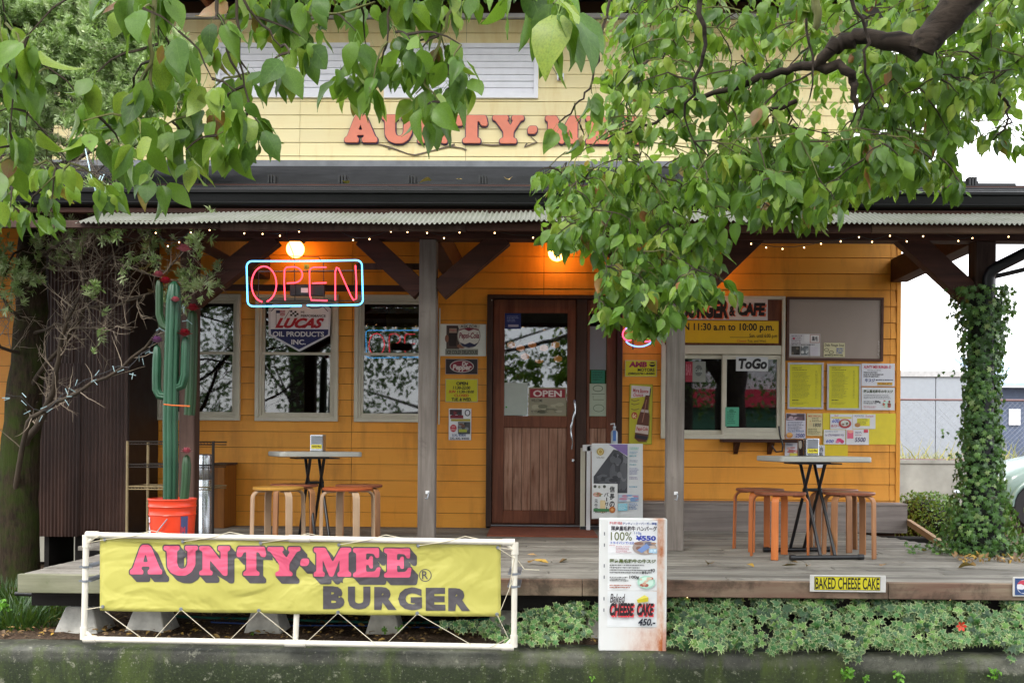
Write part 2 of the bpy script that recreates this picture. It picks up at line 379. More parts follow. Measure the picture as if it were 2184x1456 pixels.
def rusty():
    t = NT('rusty_white_steel'); v = t.coord(); sep = t.new('SeparateXYZ'); t.ln(v, sep.inputs[0])
    f = t.noise(t.coord((1, 1, .5)), 9, 6, .7)
    # rust streak down one side of the panel and a patch at its foot
    a = t.new('MapRange'); t.ln(sep.outputs[0], a.inputs[0]); a.inputs[1].default_value = .085; a.inputs[2].default_value = .145; a.inputs[3].default_value = 0; a.inputs[4].default_value = 1
    b = t.new('MapRange'); t.ln(sep.outputs[0], b.inputs[0]); b.inputs[1].default_value = .178; b.inputs[2].default_value = .160; b.inputs[3].default_value = 0; b.inputs[4].default_value = 1
    ab = t.new('Math', operation='MULTIPLY'); t.ln(a.outputs[0], ab.inputs[0]); t.ln(b.outputs[0], ab.inputs[1])
    c = t.new('MapRange'); t.ln(sep.outputs[2], c.inputs[0]); c.inputs[1].default_value = .19; c.inputs[2].default_value = .10; c.inputs[3].default_value = 0; c.inputs[4].default_value = 1
    c2 = t.new('MapRange'); t.ln(sep.outputs[0], c2.inputs[0]); c2.inputs[1].default_value = -.12; c2.inputs[2].default_value = .1; c2.inputs[3].default_value = 0; c2.inputs[4].default_value = .75
    cc = t.new('Math', operation='MULTIPLY'); t.ln(c.outputs[0], cc.inputs[0]); t.ln(c2.outputs[0], cc.inputs[1])
    mx = t.new('Math', operation='MAXIMUM'); t.ln(ab.outputs[0], mx.inputs[0]); t.ln(cc.outputs[0], mx.inputs[1])
    ml = t.new('Math', operation='MULTIPLY'); t.ln(mx.outputs[0], ml.inputs[0]); t.ln(t.ramp(f, [(.3, 0.0), (.62, 1.0)]), ml.inputs[1])
    col = t.mix(ml.outputs[0], '#dadbd9', t.ramp(f, [(.35, '#e0a060'), (.7, '#a2481c')]))
    return t.done(col, .5, None, 0, .4)
m_rusty = rusty()
def bannermat(name, col):
    t = NT(name); v = t.coord((1, 1, 1)); w = t.noise(t.coord((.9, 1, 1.6)), 2.6, 3, .45, .8); w2 = t.noise(t.coord((1, 1, 1)), 9, 2, .4, .5)
    n = t.bump(w, .55, .09, t.bump(w2, .25, .02))
    return t.done(col, .42, n, 0, .5)
m_banner = bannermat('banner_vinyl', '#bcb65c'); m_bpink = bannermat('banner_pink', '#d85a78'); m_bgrey = bannermat('banner_charcoal', '#4e4a4e')
# ------------------------------------------------------------------ text and print helpers
_tc = {}
def textmesh(s, bold=0.0, shear=0.0):
    k = (s, bold, shear)
    if k in _tc: return _tc[k]
    c = bpy.data.curves.new('t', 'FONT'); c.body = s; c.resolution_u = 3; c.offset = bold; c.shear = shear; c.fill_mode = 'BOTH'
    o = bpy.data.objects.new('t', c); m = o.to_mesh()
    v = [(p.co.x, p.co.y) for p in m.vertices]; f = [tuple(p.vertices) for p in m.polygons]
    o.to_mesh_clear(); bpy.data.objects.remove(o); bpy.data.curves.remove(c)
    if v:
        x0 = min(p[0] for p in v); x1 = max(p[0] for p in v); y0 = min(p[1] for p in v); y1 = max(p[1] for p in v)
        v = [((p[0] - x0) / max(x1 - x0, 1e-6), (p[1] - y0) / max(y1 - y0, 1e-6)) for p in v]
    _tc[k] = (v, f); return _tc[k]
def roundpoly(pts, r, n=3):
    out = []; k = len(pts)
    for i in range(k):
        a = Vector(pts[i - 1]); b = Vector(pts[i]); c = Vector(pts[(i + 1) % k])
        e1 = (a - b); e2 = (c - b); q = min(r, e1.length * .45, e2.length * .45)
        p1 = b + e1.normalized() * q; p2 = b + e2.normalized() * q
        for j in range(n + 1):
            t = j / n; out.append(tuple(p1 * (1 - t) ** 2 + b * 2 * t * (1 - t) + p2 * t * t))
    return out
GLYPH = {
 'A': (1.2, [[(0,0),(.5,0),(.5,.14),(.42,.18),(.45,.27),(.72,.27),(.74,.18),(.66,.14),(.66,0),(1.2,0),(1.2,.14),(1.12,.2),(.80,.93),(.70,1.02),(.46,1.02),(.38,.93),(.1,.2),(0,.14)], [(.48,.42),(.68,.42),(.58,.70)]]),
 'U': (1.12, [[(0,1),(.52,1),(.52,.86),(.44,.82),(.44,.38),(.5,.24),(.6,.2),(.72,.24),(.78,.38),(.78,.82),(.7,.86),(.7,1),(1.12,1),(1.12,.86),(1.04,.82),(1.04,.34),(.92,.1),(.72,-.03),(.46,-.03),(.24,.06),(.12,.26),(.1,.82),(0,.86)]]),
 'N': (1.16, [[(0,0),(.5,0),(.5,.14),(.4,.18),(.4,.52),(.9,-.02),(1.06,-.02),(1.06,.82),(1.16,.86),(1.16,1),(.7,1),(.7,.86),(.8,.82),(.8,.52),(.4,1),(0,1),(0,.86),(.12,.82),(.12,.18),(0,.14)]]),
 'T': (1.14, [[(.26,0),(.88,0),(.88,.13),(.76,.18),(.76,.82),(.86,.8),(.94,.64),(1.1,.64),(1.14,.72),(1.08,1),(.06,1),(0,.72),(.04,.64),(.2,.64),(.28,.8),(.38,.82),(.38,.18),(.26,.13)]]),
 'Y': (1.18, [[(.28,0),(.9,0),(.9,.13),(.78,.18),(.78,.42),(1.06,.84),(1.18,.87),(1.18,1),(.74,1),(.74,.87),(.8,.84),(.68,.62),(.52,.84),(.58,.87),(.58,1),(0,1),(0,.87),(.1,.84),(.42,.42),(.42,.18),(.28,.13)]]),
 '-': (.42, [[(.02,.36),(.32,.36),(.42,.48),(.38,.62),(.08,.62),(0,.5)]]),
 'M': (1.42, [[(0,0),(.42,0),(.42,.14),(.34,.18),(.34,.58),(.60,0),(.74,0),(.98,.58),(.98,.18),(.9,.14),(.9,0),(1.42,0),(1.42,.14),(1.32,.18),(1.32,.82),(1.42,.86),(1.42,1),(1.02,1),(.72,.5),(.44,1),(0,1),(0,.86),(.1,.82),(.1,.18),(0,.14)]]),
 'E': (1.06, [[(0,0),(1.0,0),(1.06,.34),(.92,.34),(.84,.2),(.5,.18),(.5,.42),(.60,.42),(.64,.30),(.76,.30),(.76,.72),(.64,.72),(.60,.6),(.5,.6),(.5,.82),(.8,.8),(.86,.66),(1.0,.66),(1.0,1),(0,1),(0,.86),(.12,.82),(.12,.18),(0,.14)]]),
}
def glyphmesh(ch, offset=0.0, extrude=0.0, bevel=0.0, rad=.07):
    c = bpy.data.curves.new('g', 'CURVE'); c.dimensions = '2D'; c.fill_mode = 'BOTH'; c.offset = offset; c.extrude = extrude; c.bevel_depth = bevel
    for k, pts in enumerate(GLYPH[ch][1]):
        pts = roundpoly(pts, rad)
        sp = c.splines.new('POLY'); sp.points.add(len(pts) - 1); sp.use_cyclic_u = True
        for p, q in zip(sp.points, pts): p.co = (q[0], q[1], 0, 1)
    o = bpy.data.objects.new('g', c); m = o.to_mesh()
    v = [tuple(p.co) for p in m.vertices]; f = [tuple(p.vertices) for p in m.polygons]
    o.to_mesh_clear(); bpy.data.objects.remove(o); bpy.data.curves.remove(c)
    return v, f
class Pr:
    """flat print collected layer over layer; map(px, py, lift) gives the world point of a picture pixel on that surface"""
    def __init__(s, mp): s.mp = mp; s.mb = MB(); s.k = 0
    def _l(s): s.k += 1; return .0008 + .0003 * s.k
    def poly(s, pts, col, lift=None):
        l = s._l() if lift is None else lift
        s.mb.mat(col if not isinstance(col, str) else pcol(col))
        tri = tessellate_polygon([[Vector((p[0], -p[1], 0)) for p in pts]])
        s.mb.add([s.mp(p[0], p[1], l) for p in pts], [tuple(t) for t in tri]); return s
    def r(s, x0, y0, x1, y1, col): return s.poly([(x0, y1), (x1, y1), (x1, y0), (x0, y0)], col)
    def e(s, cx, cy, rx, ry, col, n=20): return s.poly([(cx + rx * math.cos(2 * math.pi * i / n), cy - ry * math.sin(2 * math.pi * i / n)) for i in range(n)], col)
    def ring(s, cx, cy, rx, ry, w, col, n=28):
        l = s._l(); s.mb.mat(col if not isinstance(col, str) else pcol(col)); vs = []
        for i in range(n):
            a = 2 * math.pi * i / n
            vs += [s.mp(cx + rx * math.cos(a), cy - ry * math.sin(a), l), s.mp(cx + (rx - w) * math.cos(a), cy - (ry - w) * math.sin(a), l)]
        s.mb.add(vs, [(2*i, 2*((i+1) % n), 2*((i+1) % n)+1, 2*i+1) for i in range(n)]); return s
    def t(s, txt, x0, y0, x1, y1, col, bold=0.0, shear=0.0, slope=0.0):
        v, f = textmesh(txt, bold, shear); l = s._l()
        s.mb.mat(col if not isinstance(col, str) else pcol(col))
        s.mb.add([s.mp(x0 + (x1 - x0) * p[0], y1 + (y0 - y1) * p[1] + slope * (x1 - x0) * p[0], l) for p in v], f); return s
    def line(s, pts, w, col):
        l = s._l(); s.mb.mat(col if not isinstance(col, str) else pcol(col)); vs = []; n = len(pts)
        for i, p in enumerate(pts):
            a = pts[max(i - 1, 0)]; b = pts[min(i + 1, n - 1)]; dx, dy = b[0] - a[0], b[1] - a[1]; q = math.hypot(dx, dy) or 1
            nx, ny = -dy / q * w / 2, dx / q * w / 2
            vs += [s.mp(p[0] + nx, p[1] + ny, l), s.mp(p[0] - nx, p[1] - ny, l)]
        s.mb.add(vs, [(2*i, 2*i+1, 2*i+3, 2*i+2) for i in range(n - 1)]); return s
    def small(s, x0, y0, x1, y1, n, col, h=.45, seed=1):
        """rows of print too small to read"""
        l = s._l(); s.mb.mat(pcol(col)); q = random.Random(seed); dy = (y1 - y0) / n
        for i in range(n):
            y = y0 + dy * i; x = x0; e = x1 - q.random() * (x1 - x0) * .35
            while x < e:
                w = q.uniform(.8, 3.2) * max(1, dy / 5)
                hh = dy * h * q.uniform(.7, 1)
                s.mb.add([s.mp(x, y + hh, l), s.mp(min(x + w, e), y + hh, l), s.mp(min(x + w, e), y, l), s.mp(x, y, l)], [(0, 1, 2, 3)])
                x += w + q.uniform(.5, 1.2)
        return s
    def blot(s, x0, y0, x1, y1, cols, n, seed=1):
        """a printed photograph reduced to soft patches"""
        q = random.Random(seed)
        for i in range(n):
            cx = q.uniform(x0, x1); cy = q.uniform(y0, y1); rx = q.uniform(.08, .22) * (x1 - x0); ry = q.uniform(.08, .22) * (y1 - y0)
            cx = min(max(cx, x0 + rx), x1 - rx); cy = min(max(cy, y0 + ry), y1 - ry)
            s.e(cx, cy, rx, ry, q.choice(cols), 10)
        return s
def flat_map(cx, cy, Y, tilt=0.0):
    c = P(cx, cy, Y); k = (c - CAM).dot(FWD) / F; ct, st = math.cos(tilt), math.sin(tilt)
    def mp(px, py, l):
        dx, dz = (px - cx) * k, (cy - py) * k
        return Vector((c.x + dx * ct - dz * st, Y - l, c.z + dx * st + dz * ct))
    return mp
def poster(name, label, cat, x0, y0, x1, y1, Y, col, draw=None, thick=.004, group=None, tilt=0.0, bev=0, mat=None, frame=None, part='print'):
    """a board of real thickness whose face stands at depth Y, with its print as a part"""
    mp = flat_map((x0 + x1) / 2, (y0 + y1) / 2, Y, tilt)
    c = mp((x0 + x1) / 2, y1, 0)
    t = thing(name, label, cat, (c.x, Y + thick, c.z), group)
    b = MB(); b.plate(mp(x0, y1, 0), mp(x1, y1, 0), mp(x1, y0, 0), mp(x0, y0, 0), (0, thick, 0))
    b.build('board' if thick > .003 else 'sheet', t, mat or pcol(col), bevel=bev)
    if frame:
        fm, w, d = frame; f = MB()
        for q in ((x0 - w, y0 - w, x1 + w, y0), (x0 - w, y1, x1 + w, y1 + w), (x0 - w, y0, x0, y1), (x1, y0, x1 + w, y1)):
            f.plate(mp(q[0], q[3], d), mp(q[2], q[3], d), mp(q[2], q[1], d), mp(q[0], q[1], d), (0, thick + d, 0))
        f.build('frame', t, fm)
    if draw:
        p = Pr(mp); draw(p)
        if p.mb.v: p.mb.build(part, t, recalc=False)
    return t

# ------------------------------------------------------------------ setting
WY = 9.23            # face of the lower wall
UY = 10.8            # face of the upper wall
GZ = -0.37
def sheet(x0, x1, y0, y1, z, nx, ny, fn=None):
    m = MB(); vs = []
    for j in range(ny + 1):
        for i in range(nx + 1):
            x = x0 + (x1 - x0) * i / nx; y = y0 + (y1 - y0) * j / ny
            vs.append((x, y, z + (fn(x, y) if fn else 0)))
    m.add(vs, [(j*(nx+1)+i, j*(nx+1)+i+1, (j+1)*(nx+1)+i+1, (j+1)*(nx+1)+i) for j in range(ny) for i in range(nx)])
    return m
tag(sheet(-90, 90, -90, 5.6, -.86, 1, 1).build('road', None, m_road), kind='structure')
tag(sheet(-90, 90, 5.7, 120, GZ - .05, 1, 1).build('ground', None, m_soil), kind='structure')
def bump_soil(x, y): return mnoise.noise(Vector((x * 3, y * 3, 0))) * .025 + mnoise.noise(Vector((x * 11, y * 11, 4))) * .012
tag(sheet(-7, 6.5, 5.72, 9.3, GZ, 240, 60, bump_soil).build('soil_bed', None, m_soil, smooth=60), kind='structure')
rw = MB(); vs = []
n = 260
prof = [(5.575, -.90), (5.57, -.60), (5.57, -.41), (5.58, -.385), (5.61, -.372), (5.66, -.366), (5.74, -.364), (5.76, -.45)]
for i in range(n + 1):
    x = -9 + 18 * i / n
    for (y, z) in prof: vs.append((x, y + mnoise.noise(Vector((x * 2.2, z * 4, 1))) * .008, z + mnoise.noise(Vector((x * 3, y * 9, 7))) * .006))
k = len(prof); rw.add(vs, [(i*k+j, (i+1)*k+j, (i+1)*k+j+1, i*k+j+1) for i in range(n) for j in range(k - 1)])
tag(rw.build('retaining_wall', None, m_wallmoss, smooth=50), 'low mossy dark concrete retaining wall under the banner and the ivy', 'wall')

# deck -------------------------------------------------------------
deck = thing('wooden_deck', 'weathered grey plank deck raised on concrete blocks in front of the orange wall', 'deck', (0, 7.5, 0))
y = 5.85; i = 0
while y < 9.15:
    w = rnd.uniform(.105, .118)
    xl = -3.12 if y < 7.3 else -3.5; xr = 3.85 if y < 7.1 else (3.30 - (y - 7.1) * .35 if y > 7.9 else 3.2)
    cuts = [xl] + sorted(rnd.uniform(-2, 2.6) for _ in range(1 if i % 2 else 2)) + [xr]
    for a, b in zip(cuts, cuts[1:]):
        if b - a < .3: continue
        h = rnd.uniform(-.003, .003)
        MB().box(a + .002, b - .002, y, y + w - .006, -.032 + h, 0 + h).build('plank', deck, m_deck, bevel=.003)
    y += w; i += 1
xs = [P(40, 1225, 5.82).x, -1.7, .15, 1.9, 3.9]
for a, b, m in zip(xs, xs[1:], (m_fasciag, m_fascia, m_fascia, m_fascia)):
    MB().box(a, b - .003, 5.805, 5.845, -.098 if a > -1.8 else -.112, -.003).build('fascia_board', deck, m, bevel=.004)
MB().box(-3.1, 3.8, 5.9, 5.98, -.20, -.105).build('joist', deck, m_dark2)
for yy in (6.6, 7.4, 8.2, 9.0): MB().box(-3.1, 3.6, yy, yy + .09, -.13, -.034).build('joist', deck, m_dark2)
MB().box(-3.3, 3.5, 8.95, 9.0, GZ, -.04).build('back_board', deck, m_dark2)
a, b, z0, z1 = rect(1455, 1077, 1932, 1132, 9.0)
sk = MB().box(P(1330,1100,9.0).x, b, 8.98, 9.02, 0.002, z1).build('skirt_board', deck, m_skirt, bevel=.003)
MB().box(P(1330,1100,9.0).x, b, 8.975, WY, z1 + .001, z1 + .022).build('ledge_board', deck, m_skirt, bevel=.003)
# ramp edge at the far end of the deck
a = P(1933, 1106, 9.0); b = P(2016, 1158, 7.75)
m = MB(); m.beam(Vector((a.x + .02, a.y, .10)), Vector((b.x, b.y, .012)), .035, .05); m.build('edge_board', deck, wood('edge_board_wood', '#8c6a45', '#b08d63', None, .7, 1, 16))
def block(px0, px1, py1, Yb, label, post=True):
    c = P((px0 + px1) / 2, py1, Yb); k = Yb / F; w = (px1 - px0) * k / 2
    t = thing('concrete_pier_block', label, 'concrete block', (c.x, Yb + w, c.z), 'concrete pier blocks under the deck')
    m = MB(); h = .155; tw = w * .62; z = c.z
    vs = [(c.x - w, Yb, z), (c.x + w, Yb, z), (c.x + w, Yb + 2*w, z), (c.x - w, Yb + 2*w, z)]
    yc = Yb + w
    vs += [(c.x - tw, yc - tw, z + h), (c.x + tw, yc - tw, z + h), (c.x + tw, yc + tw, z + h), (c.x - tw, yc + tw, z + h)]
    m.add(vs, [(3,2,1,0),(4,5,6,7),(0,1,5,4),(1,2,6,5),(2,3,7,6),(3,0,4,7)])
    m.build('block', t, m_conc, bevel=.006)
    if post:
        MB().box(c.x - .045, c.x + .045, yc - .045, yc + .045, z + h - .01, -.105).build('timber_post', t, m_fascia if post == 2 else m_postb, bevel=.003)
        MB().box(c.x - .062, c.x + .062, yc - .062, yc + .062, z + h, z + h + .014).build('steel_plate', t, m_black)
for a in ((112, 208, 1352, 5.98, 'concrete pier block nearest the mossy tree, with a timber post on it', 2), (262, 352, 1352, 5.98, 'concrete pier block below the first letters of the yellow banner', 1),
          (518, 600, 1352, 6.0, 'concrete pier block below the middle of the yellow banner', 1), (778, 852, 1353, 6.0, 'concrete pier block below the burger word of the banner', 1),
          (1036, 1100, 1352, 6.0, 'concrete pier block behind the corner of the banner frame, half in ivy', 1), (1243, 1310, 1372, 5.92, 'concrete pier block behind the white cheesecake sign', 1)):
    block(*a)

# restaurant building -------------------------------------------------
RX = P(1911, 800, WY).x                              # the house corner
house = thing('restaurant_building', 'two storey orange and yellow clapboard burger restaurant behind the porch', 'building', (0, 12, 0))
W1 = (338, 628, 515, 896); W2 = (546, 629, 723, 898); W3 = (757, 630, 934, 900)
DOOR = (1038, 630, 1326, 1125); ORD = (1410, 632, 1672, 936)
opens = [rect(*q, WY) for q in (W1, W2, W3, ORD)]
dr = rect(*DOOR, WY); opens.append((dr[0], dr[1], -.05, dr[3]))
def clad(parent, X0, X1, Z0, Z1, Y, pitch, ops, m, breaks=()):
    z = Z0
    while z < Z1 - .01:
        zt = min(z + pitch, Z1)
        xs = sorted(set([X0, X1] + [q for o in ops if o[2] < zt and o[3] > z for q in (o[0], o[1]) if X0 < q < X1] + [q for q in breaks if X0 < q < X1]))
        for a, b in zip(xs, xs[1:]):
            if b - a < .01: continue
            xm = (a + b) / 2; segs = [(z, zt)]
            for o in ops:
                if o[0] < xm < o[1]:
                    ns = []
                    for (p, q) in segs:
                        if o[2] > p: ns.append((p, min(q, o[2])))
                        if o[3] < q: ns.append((max(p, o[3]), q))
                    segs = [s_ for s_ in ns if s_[1] - s_[0] > .004]
            for (p, q) in segs:
                ga = .002 if a in breaks or a == X0 else 0; gb = .002 if b in breaks else 0
                fb = .016 - .010 * (p - z) / pitch; ft = .016 - .010 * (q - z) / pitch
                mm = MB(); A, B = a + ga, b - gb; q2 = q - (.004 if q == zt else 0)
                mm.add([(A, Y - fb, p), (B, Y - fb, p), (B, Y + .006, p), (A, Y + .006, p), (A, Y - ft, q2), (B, Y - ft, q2), (B, Y + .006, q2), (A, Y + .006, q2)],
                       [(3,2,1,0),(4,5,6,7),(0,1,5,4),(1,2,6,5),(2,3,7,6),(3,0,4,7)])
                mm.build('plank', parent, m, recalc=False)
        z = zt
lw = MB()
m_back = mplain('wall_backing', '#3a2008', .8, bump=0)
lw.mat(m_back)
# backing split round the openings
xs = sorted(set([-7.0, RX] + [q for o in opens for q in (o[0], o[1])]))
for a, b in zip(xs, xs[1:]):
    xm = (a + b) / 2; segs = [(-.35, 3.2)]
    for o in opens:
        if o[0] < xm < o[1]:
            ns = []
            for (p, q) in segs:
                if o[2] > p: ns.append((p, min(q, o[2])))
                if o[3] < q: ns.append((max(p, o[3]), q))
            segs = ns
    for p, q in segs: lw.box(a, b, WY + .007, WY + .10, p, q)
wall = lw.build('lower_wall', house)
pitch = 34.25 / F * WY
zb = P(1038, 1128, WY).z
brk = [P(752, 700, WY).x, P(1898, 700, WY).x, P(1160, 600, WY).x]
clad(wall, -6.6, RX, zb, 2.95, WY, pitch, opens, m_side, tuple(brk))
MB().box(RX - .002, RX + .035, WY - .02, WY + .11, zb, 2.95).build('corner_trim', wall, m_side)
MB().box(RX, RX + .01, WY + .1, 16, GZ, 3.3).build('side_wall', house, m_side)
MB().box(-7, RX, 16, 16.1, GZ, 5.4).build('rear_wall', house, m_side_up)
MB().box(-7.02, -7, WY, 16, GZ, 5.4).build('side_wall', house, m_side)
MB().box(-7, -3.1, WY - .03, WY - .005, GZ + .02, zb - .01).build('base_board', wall, m_white)
# interior room
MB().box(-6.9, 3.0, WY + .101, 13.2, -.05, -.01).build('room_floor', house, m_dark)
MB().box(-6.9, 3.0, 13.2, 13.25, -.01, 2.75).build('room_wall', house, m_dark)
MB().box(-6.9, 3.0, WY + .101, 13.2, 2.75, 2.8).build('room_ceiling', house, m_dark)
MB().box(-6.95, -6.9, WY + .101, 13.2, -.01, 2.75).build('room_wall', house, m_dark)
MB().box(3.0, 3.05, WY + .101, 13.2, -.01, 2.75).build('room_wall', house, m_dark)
# upper storey
UX = P(1815, 250, UY).x + .02
uw = MB().box(-7, UX, UY + .007, UY + .1, 3.0, 5.5).build('upper_wall', house, m_back)
MB().box(UX, UX + .01, UY, 16, 3.0, 5.5).build('side_wall', house, m_side_up)
US = [(462, 95, 790, 211), (820, 96, 1148, 212)]
uo = [rect(*q, UY) for q in US]
p2 = 29.25 / F * UY
zt = P(1200, 352, UY).z
clad(uw, -6.6, UX, zt - .06, P(1200, 42, UY).z, UY, p2, uo, m_side_up, (P(640, 300, UY).x, P(995, 80, UY).x))
MB().box(-6.6, UX, UY - .04, UY + .005, P(1200, 41, UY).z + .002, P(1200, 32, UY).z).build('frieze_trim', uw, m_shut)
for (q, o) in zip(US, uo):
    x0, x1, z0, z1 = o
    f = MB(); w = .045
    for r_ in ((x0, x1, z0, z0 + w), (x0, x1, z1 - w, z1), (x0, x0 + w, z0 + w, z1 - w), (x1 - w, x1, z0 + w, z1 - w)): f.box(r_[0], r_[1], UY - .05, UY + .01, r_[2], r_[3])
    wd = f.build('shuttered_window', house, m_shut)
    hh = (z1 - z0 - 2 * w) / 7
    for k in range(7):
        zz = z0 + w + hh * k
        mm = MB().add([(x0 + w, UY - .036, zz), (x1 - w, UY - .036, zz), (x1 - w, UY - .016, zz + hh), (x0 + w, UY - .016, zz + hh), (x0 + w, UY, zz), (x1 - w, UY, zz), (x1 - w, UY, zz + hh - .004), (x0 + w, UY, zz + hh - .004)], [(0,1,2,3),(4,7,6,5),(0,4,5,1),(3,2,6,7),(0,3,7,4),(1,5,6,2)])
        mm.build('louvre', wd, m_shut)
# upper eave: soffit boards and rafters
ez = P(1200, 31, UY).z
for k in range(8):
    MB().box(-7.4, UX + .9, UY - .02 - .16 * (k + 1), UY - .025 - .16 * k, ez + .16 - .012 * k, ez + .18 - .012 * k).build('soffit_board', house, m_eavew)
x = -6.9
while x < UX + .8:
    MB().box(x, x + .055, UY - 1.32, UY - .02, ez + .02 , ez + .14).build('rafter', house, m_eavew, bevel=.003); x += .78
MB().box(-7.4, UX + .9, UY - 1.36, UY - 1.325, ez - .0, ez + .2).build('fascia_board', house, m_eavew)
MB().box(-7.4, UX + .9, UY - 1.4, 16.5, ez + .2, ez + .26).build('main_roof', house, m_roof)

# porch roof --------------------------------------------------------
Y0, Z0r = 6.88, P(1000, 406, 6.88).z
slope = (zt - .02 - Z0r) / (UY - Y0)
def rx_at(y): return max(3.2, 3.97 - (y - Y0) * .6)
NC = 14; roof = MB().add([(-8, Y0 + .03, Z0r - .035), (3.9, Y0 + .03, Z0r - .035), (3.18, 8.15, Z0r + slope * 1.27 - .035), (3.18, UY, zt - .06), (-8, UY, zt - .06),
                 (-8, Y0 + .03, Z0r - .065), (3.9, Y0 + .03, Z0r - .065), (3.18, 8.15, Z0r + slope * 1.27 - .065), (3.18, UY, zt - .09), (-8, UY, zt - .09)],
                 [(0,1,2,3,4),(9,8,7,6,5),(0,5,6,1),(1,6,7,2),(2,7,8,3),(3,8,9,4),(4,9,5,0)]).build('porch_roof', house, m_beam)
for k in range(NC):
    ya = Y0 + (UY - Y0) * k / NC; yb = Y0 + (UY - Y0) * (k + 1) / NC - .002
    za = Z0r + slope * (ya - Y0); zb_ = Z0r + slope * (yb - Y0)
    xa, xb = rx_at(ya), rx_at(yb)
    MB().add([(-8, ya, za - .03), (xa, ya, za - .03), (xb, yb, zb_ - .03), (-8, yb, zb_ - .03), (-8, ya, za + .012), (xa, ya, za + .012), (xb, yb, zb_ - .004), (-8, yb, zb_ - .004)],
             [(3,2,1,0),(4,5,6,7),(0,1,5,4),(1,2,6,5),(2,3,7,6),(3,0,4,7)]).build('roof_course', roof, m_roof)
MB().box(-7.5, UX, UY - .05, UY - .017, zt - .1, zt + .03).build('flashing', roof, mplain('flashing', '#6b6d70', .35, .6))
for px in (130, 280, 432, 581, 731, 879, 1030, 1180, 1330, 1480, 1630, 1780, 1930, 2072):
    yy = 7.55; c = P(px, 385, yy); z = Z0r + slope * (yy - Y0)
    m = MB()
    for j in (-1, 0, 1): m.box(c.x + j * .022 - .007, c.x + j * .022 + .007, yy - .03, yy + .03, z, z + .062)
    m.box(c.x - .038, c.x + .038, yy + .005, yy + .02, z, z + .055)
    m.build('snow_guard', roof, m_black)
# gutter: two lipped profiles
def extr(prof, x0, x1, name, par, m, smooth=40):
    k = len(prof); mb = MB().add([(x0, a, b) for a, b in prof] + [(x1, a, b) for a, b in prof], [(i, i + 1, k + i + 1, k + i) for i in range(k - 1)] + [(k - 1, 0, k, 2 * k - 1), tuple(range(k))[::-1], tuple(range(k, 2 * k))])
    return mb.build(name, par, m, smooth=smooth)
gz = lambda py: P(1000, py, 6.82).z
extr([(6.88, gz(404)), (6.83, gz(404)), (6.815, gz(406)), (6.815, gz(412)), (6.83, gz(414)), (6.838, gz(430)), (6.82, gz(432)), (6.815, gz(434)), (6.822, gz(438)), (6.85, gz(441)), (6.88, gz(442))], -7.8, 3.94, 'gutter', roof, m_blackg)
MB().box(-7.7, 3.9, 6.86, 6.90, gz(452), gz(443)).build('eave_board', roof, m_beam)

# porch frame ---------------------------------------------------------
porch = thing('porch_frame', 'dark timber porch frame with grey posts, knee braces and a corrugated eave', 'porch', (0, 7.4, 0))
PY = 7.41
BZ = P(1000, 513, PY).z
MB().box(-3.4, 3.95, PY - .07, PY + .07, BZ, BZ + .19).build('front_beam', porch, m_beam, bevel=.005)
MB().box(-3.6, 3.95, PY - .045, PY + .045, BZ + .195, BZ + .40).build('wall_plate', porch, m_beam)
posts = []
for px, mt, w in ((404, m_postb, .115), (912, m_post, .125), (1439, m_post, .127), (2092, m_postb, .145)):
    c = P(px, 900, PY)
    z0 = 0.0 if px > 450 else 0
    MB().box(c.x - w / 2, c.x + w / 2, PY - w / 2, PY + w / 2, z0, BZ - .002).build('post', porch, mt, bevel=.006)
    posts.append(c.x)
    MB().box(c.x - .075 + .0, c.x + .075, PY + .072, WY - .02, BZ - .005, BZ + .20).build('cross_beam', porch, m_beam, bevel=.004)
def brace(pa, pb, w=.12, Yp=PY, m=m_beam):
    a = P(*pa, Yp); b = P(*pb, Yp); MB().beam(a, b, .10, w, (0, 1, 0)).build('brace', porch, m, bevel=.004)
m_beamx = m_beam
def bracex(pa, pb, w=42):
    a = P(*pa, PY); b = P(*pb, PY); d = (b - a).normalized(); n_ = Vector((-d.z, 0, d.x)) * (w / F * PY / 2)
    q = [a - n_, b - n_, b + n_, a + n_]
    MB().plate(*[Vector((p.x, PY - .05, p.z)) for p in q], (0, .10, 0)).build('brace', porch, m_beam, bevel=.004)
bracex((412, 640), (585, 505)); bracex((898, 622), (775, 508)); bracex((936, 622), (1075, 505)); bracex((1458, 650), (1612, 500), 44); bracex((1418, 650), (1290, 505)); bracex((2078, 640), (1925, 500), 46)
for py0, py1, x0, x1, yy, mt in ((606, 621, 425, 905, 8.3, m_beam), (561, 574, 760, 913, 7.5, m_postb)):
    a = P(x0, py0, yy); b = P(x1, py1, yy); MB().box(a.x, b.x, yy, yy + .04, (b.z), (a.z)).build('rail', porch, mt)
x = -3.55
while x < 3.95:
    za = Z0r - .07; zb2 = Z0r + slope * (WY - Y0) - .07
    MB().beam((x, 6.93, Z0r + slope * (6.93 - Y0) - .11), (x, WY - .02, zb2 - .05), .05, .09).build('rafter', porch, m_beam); x += .455
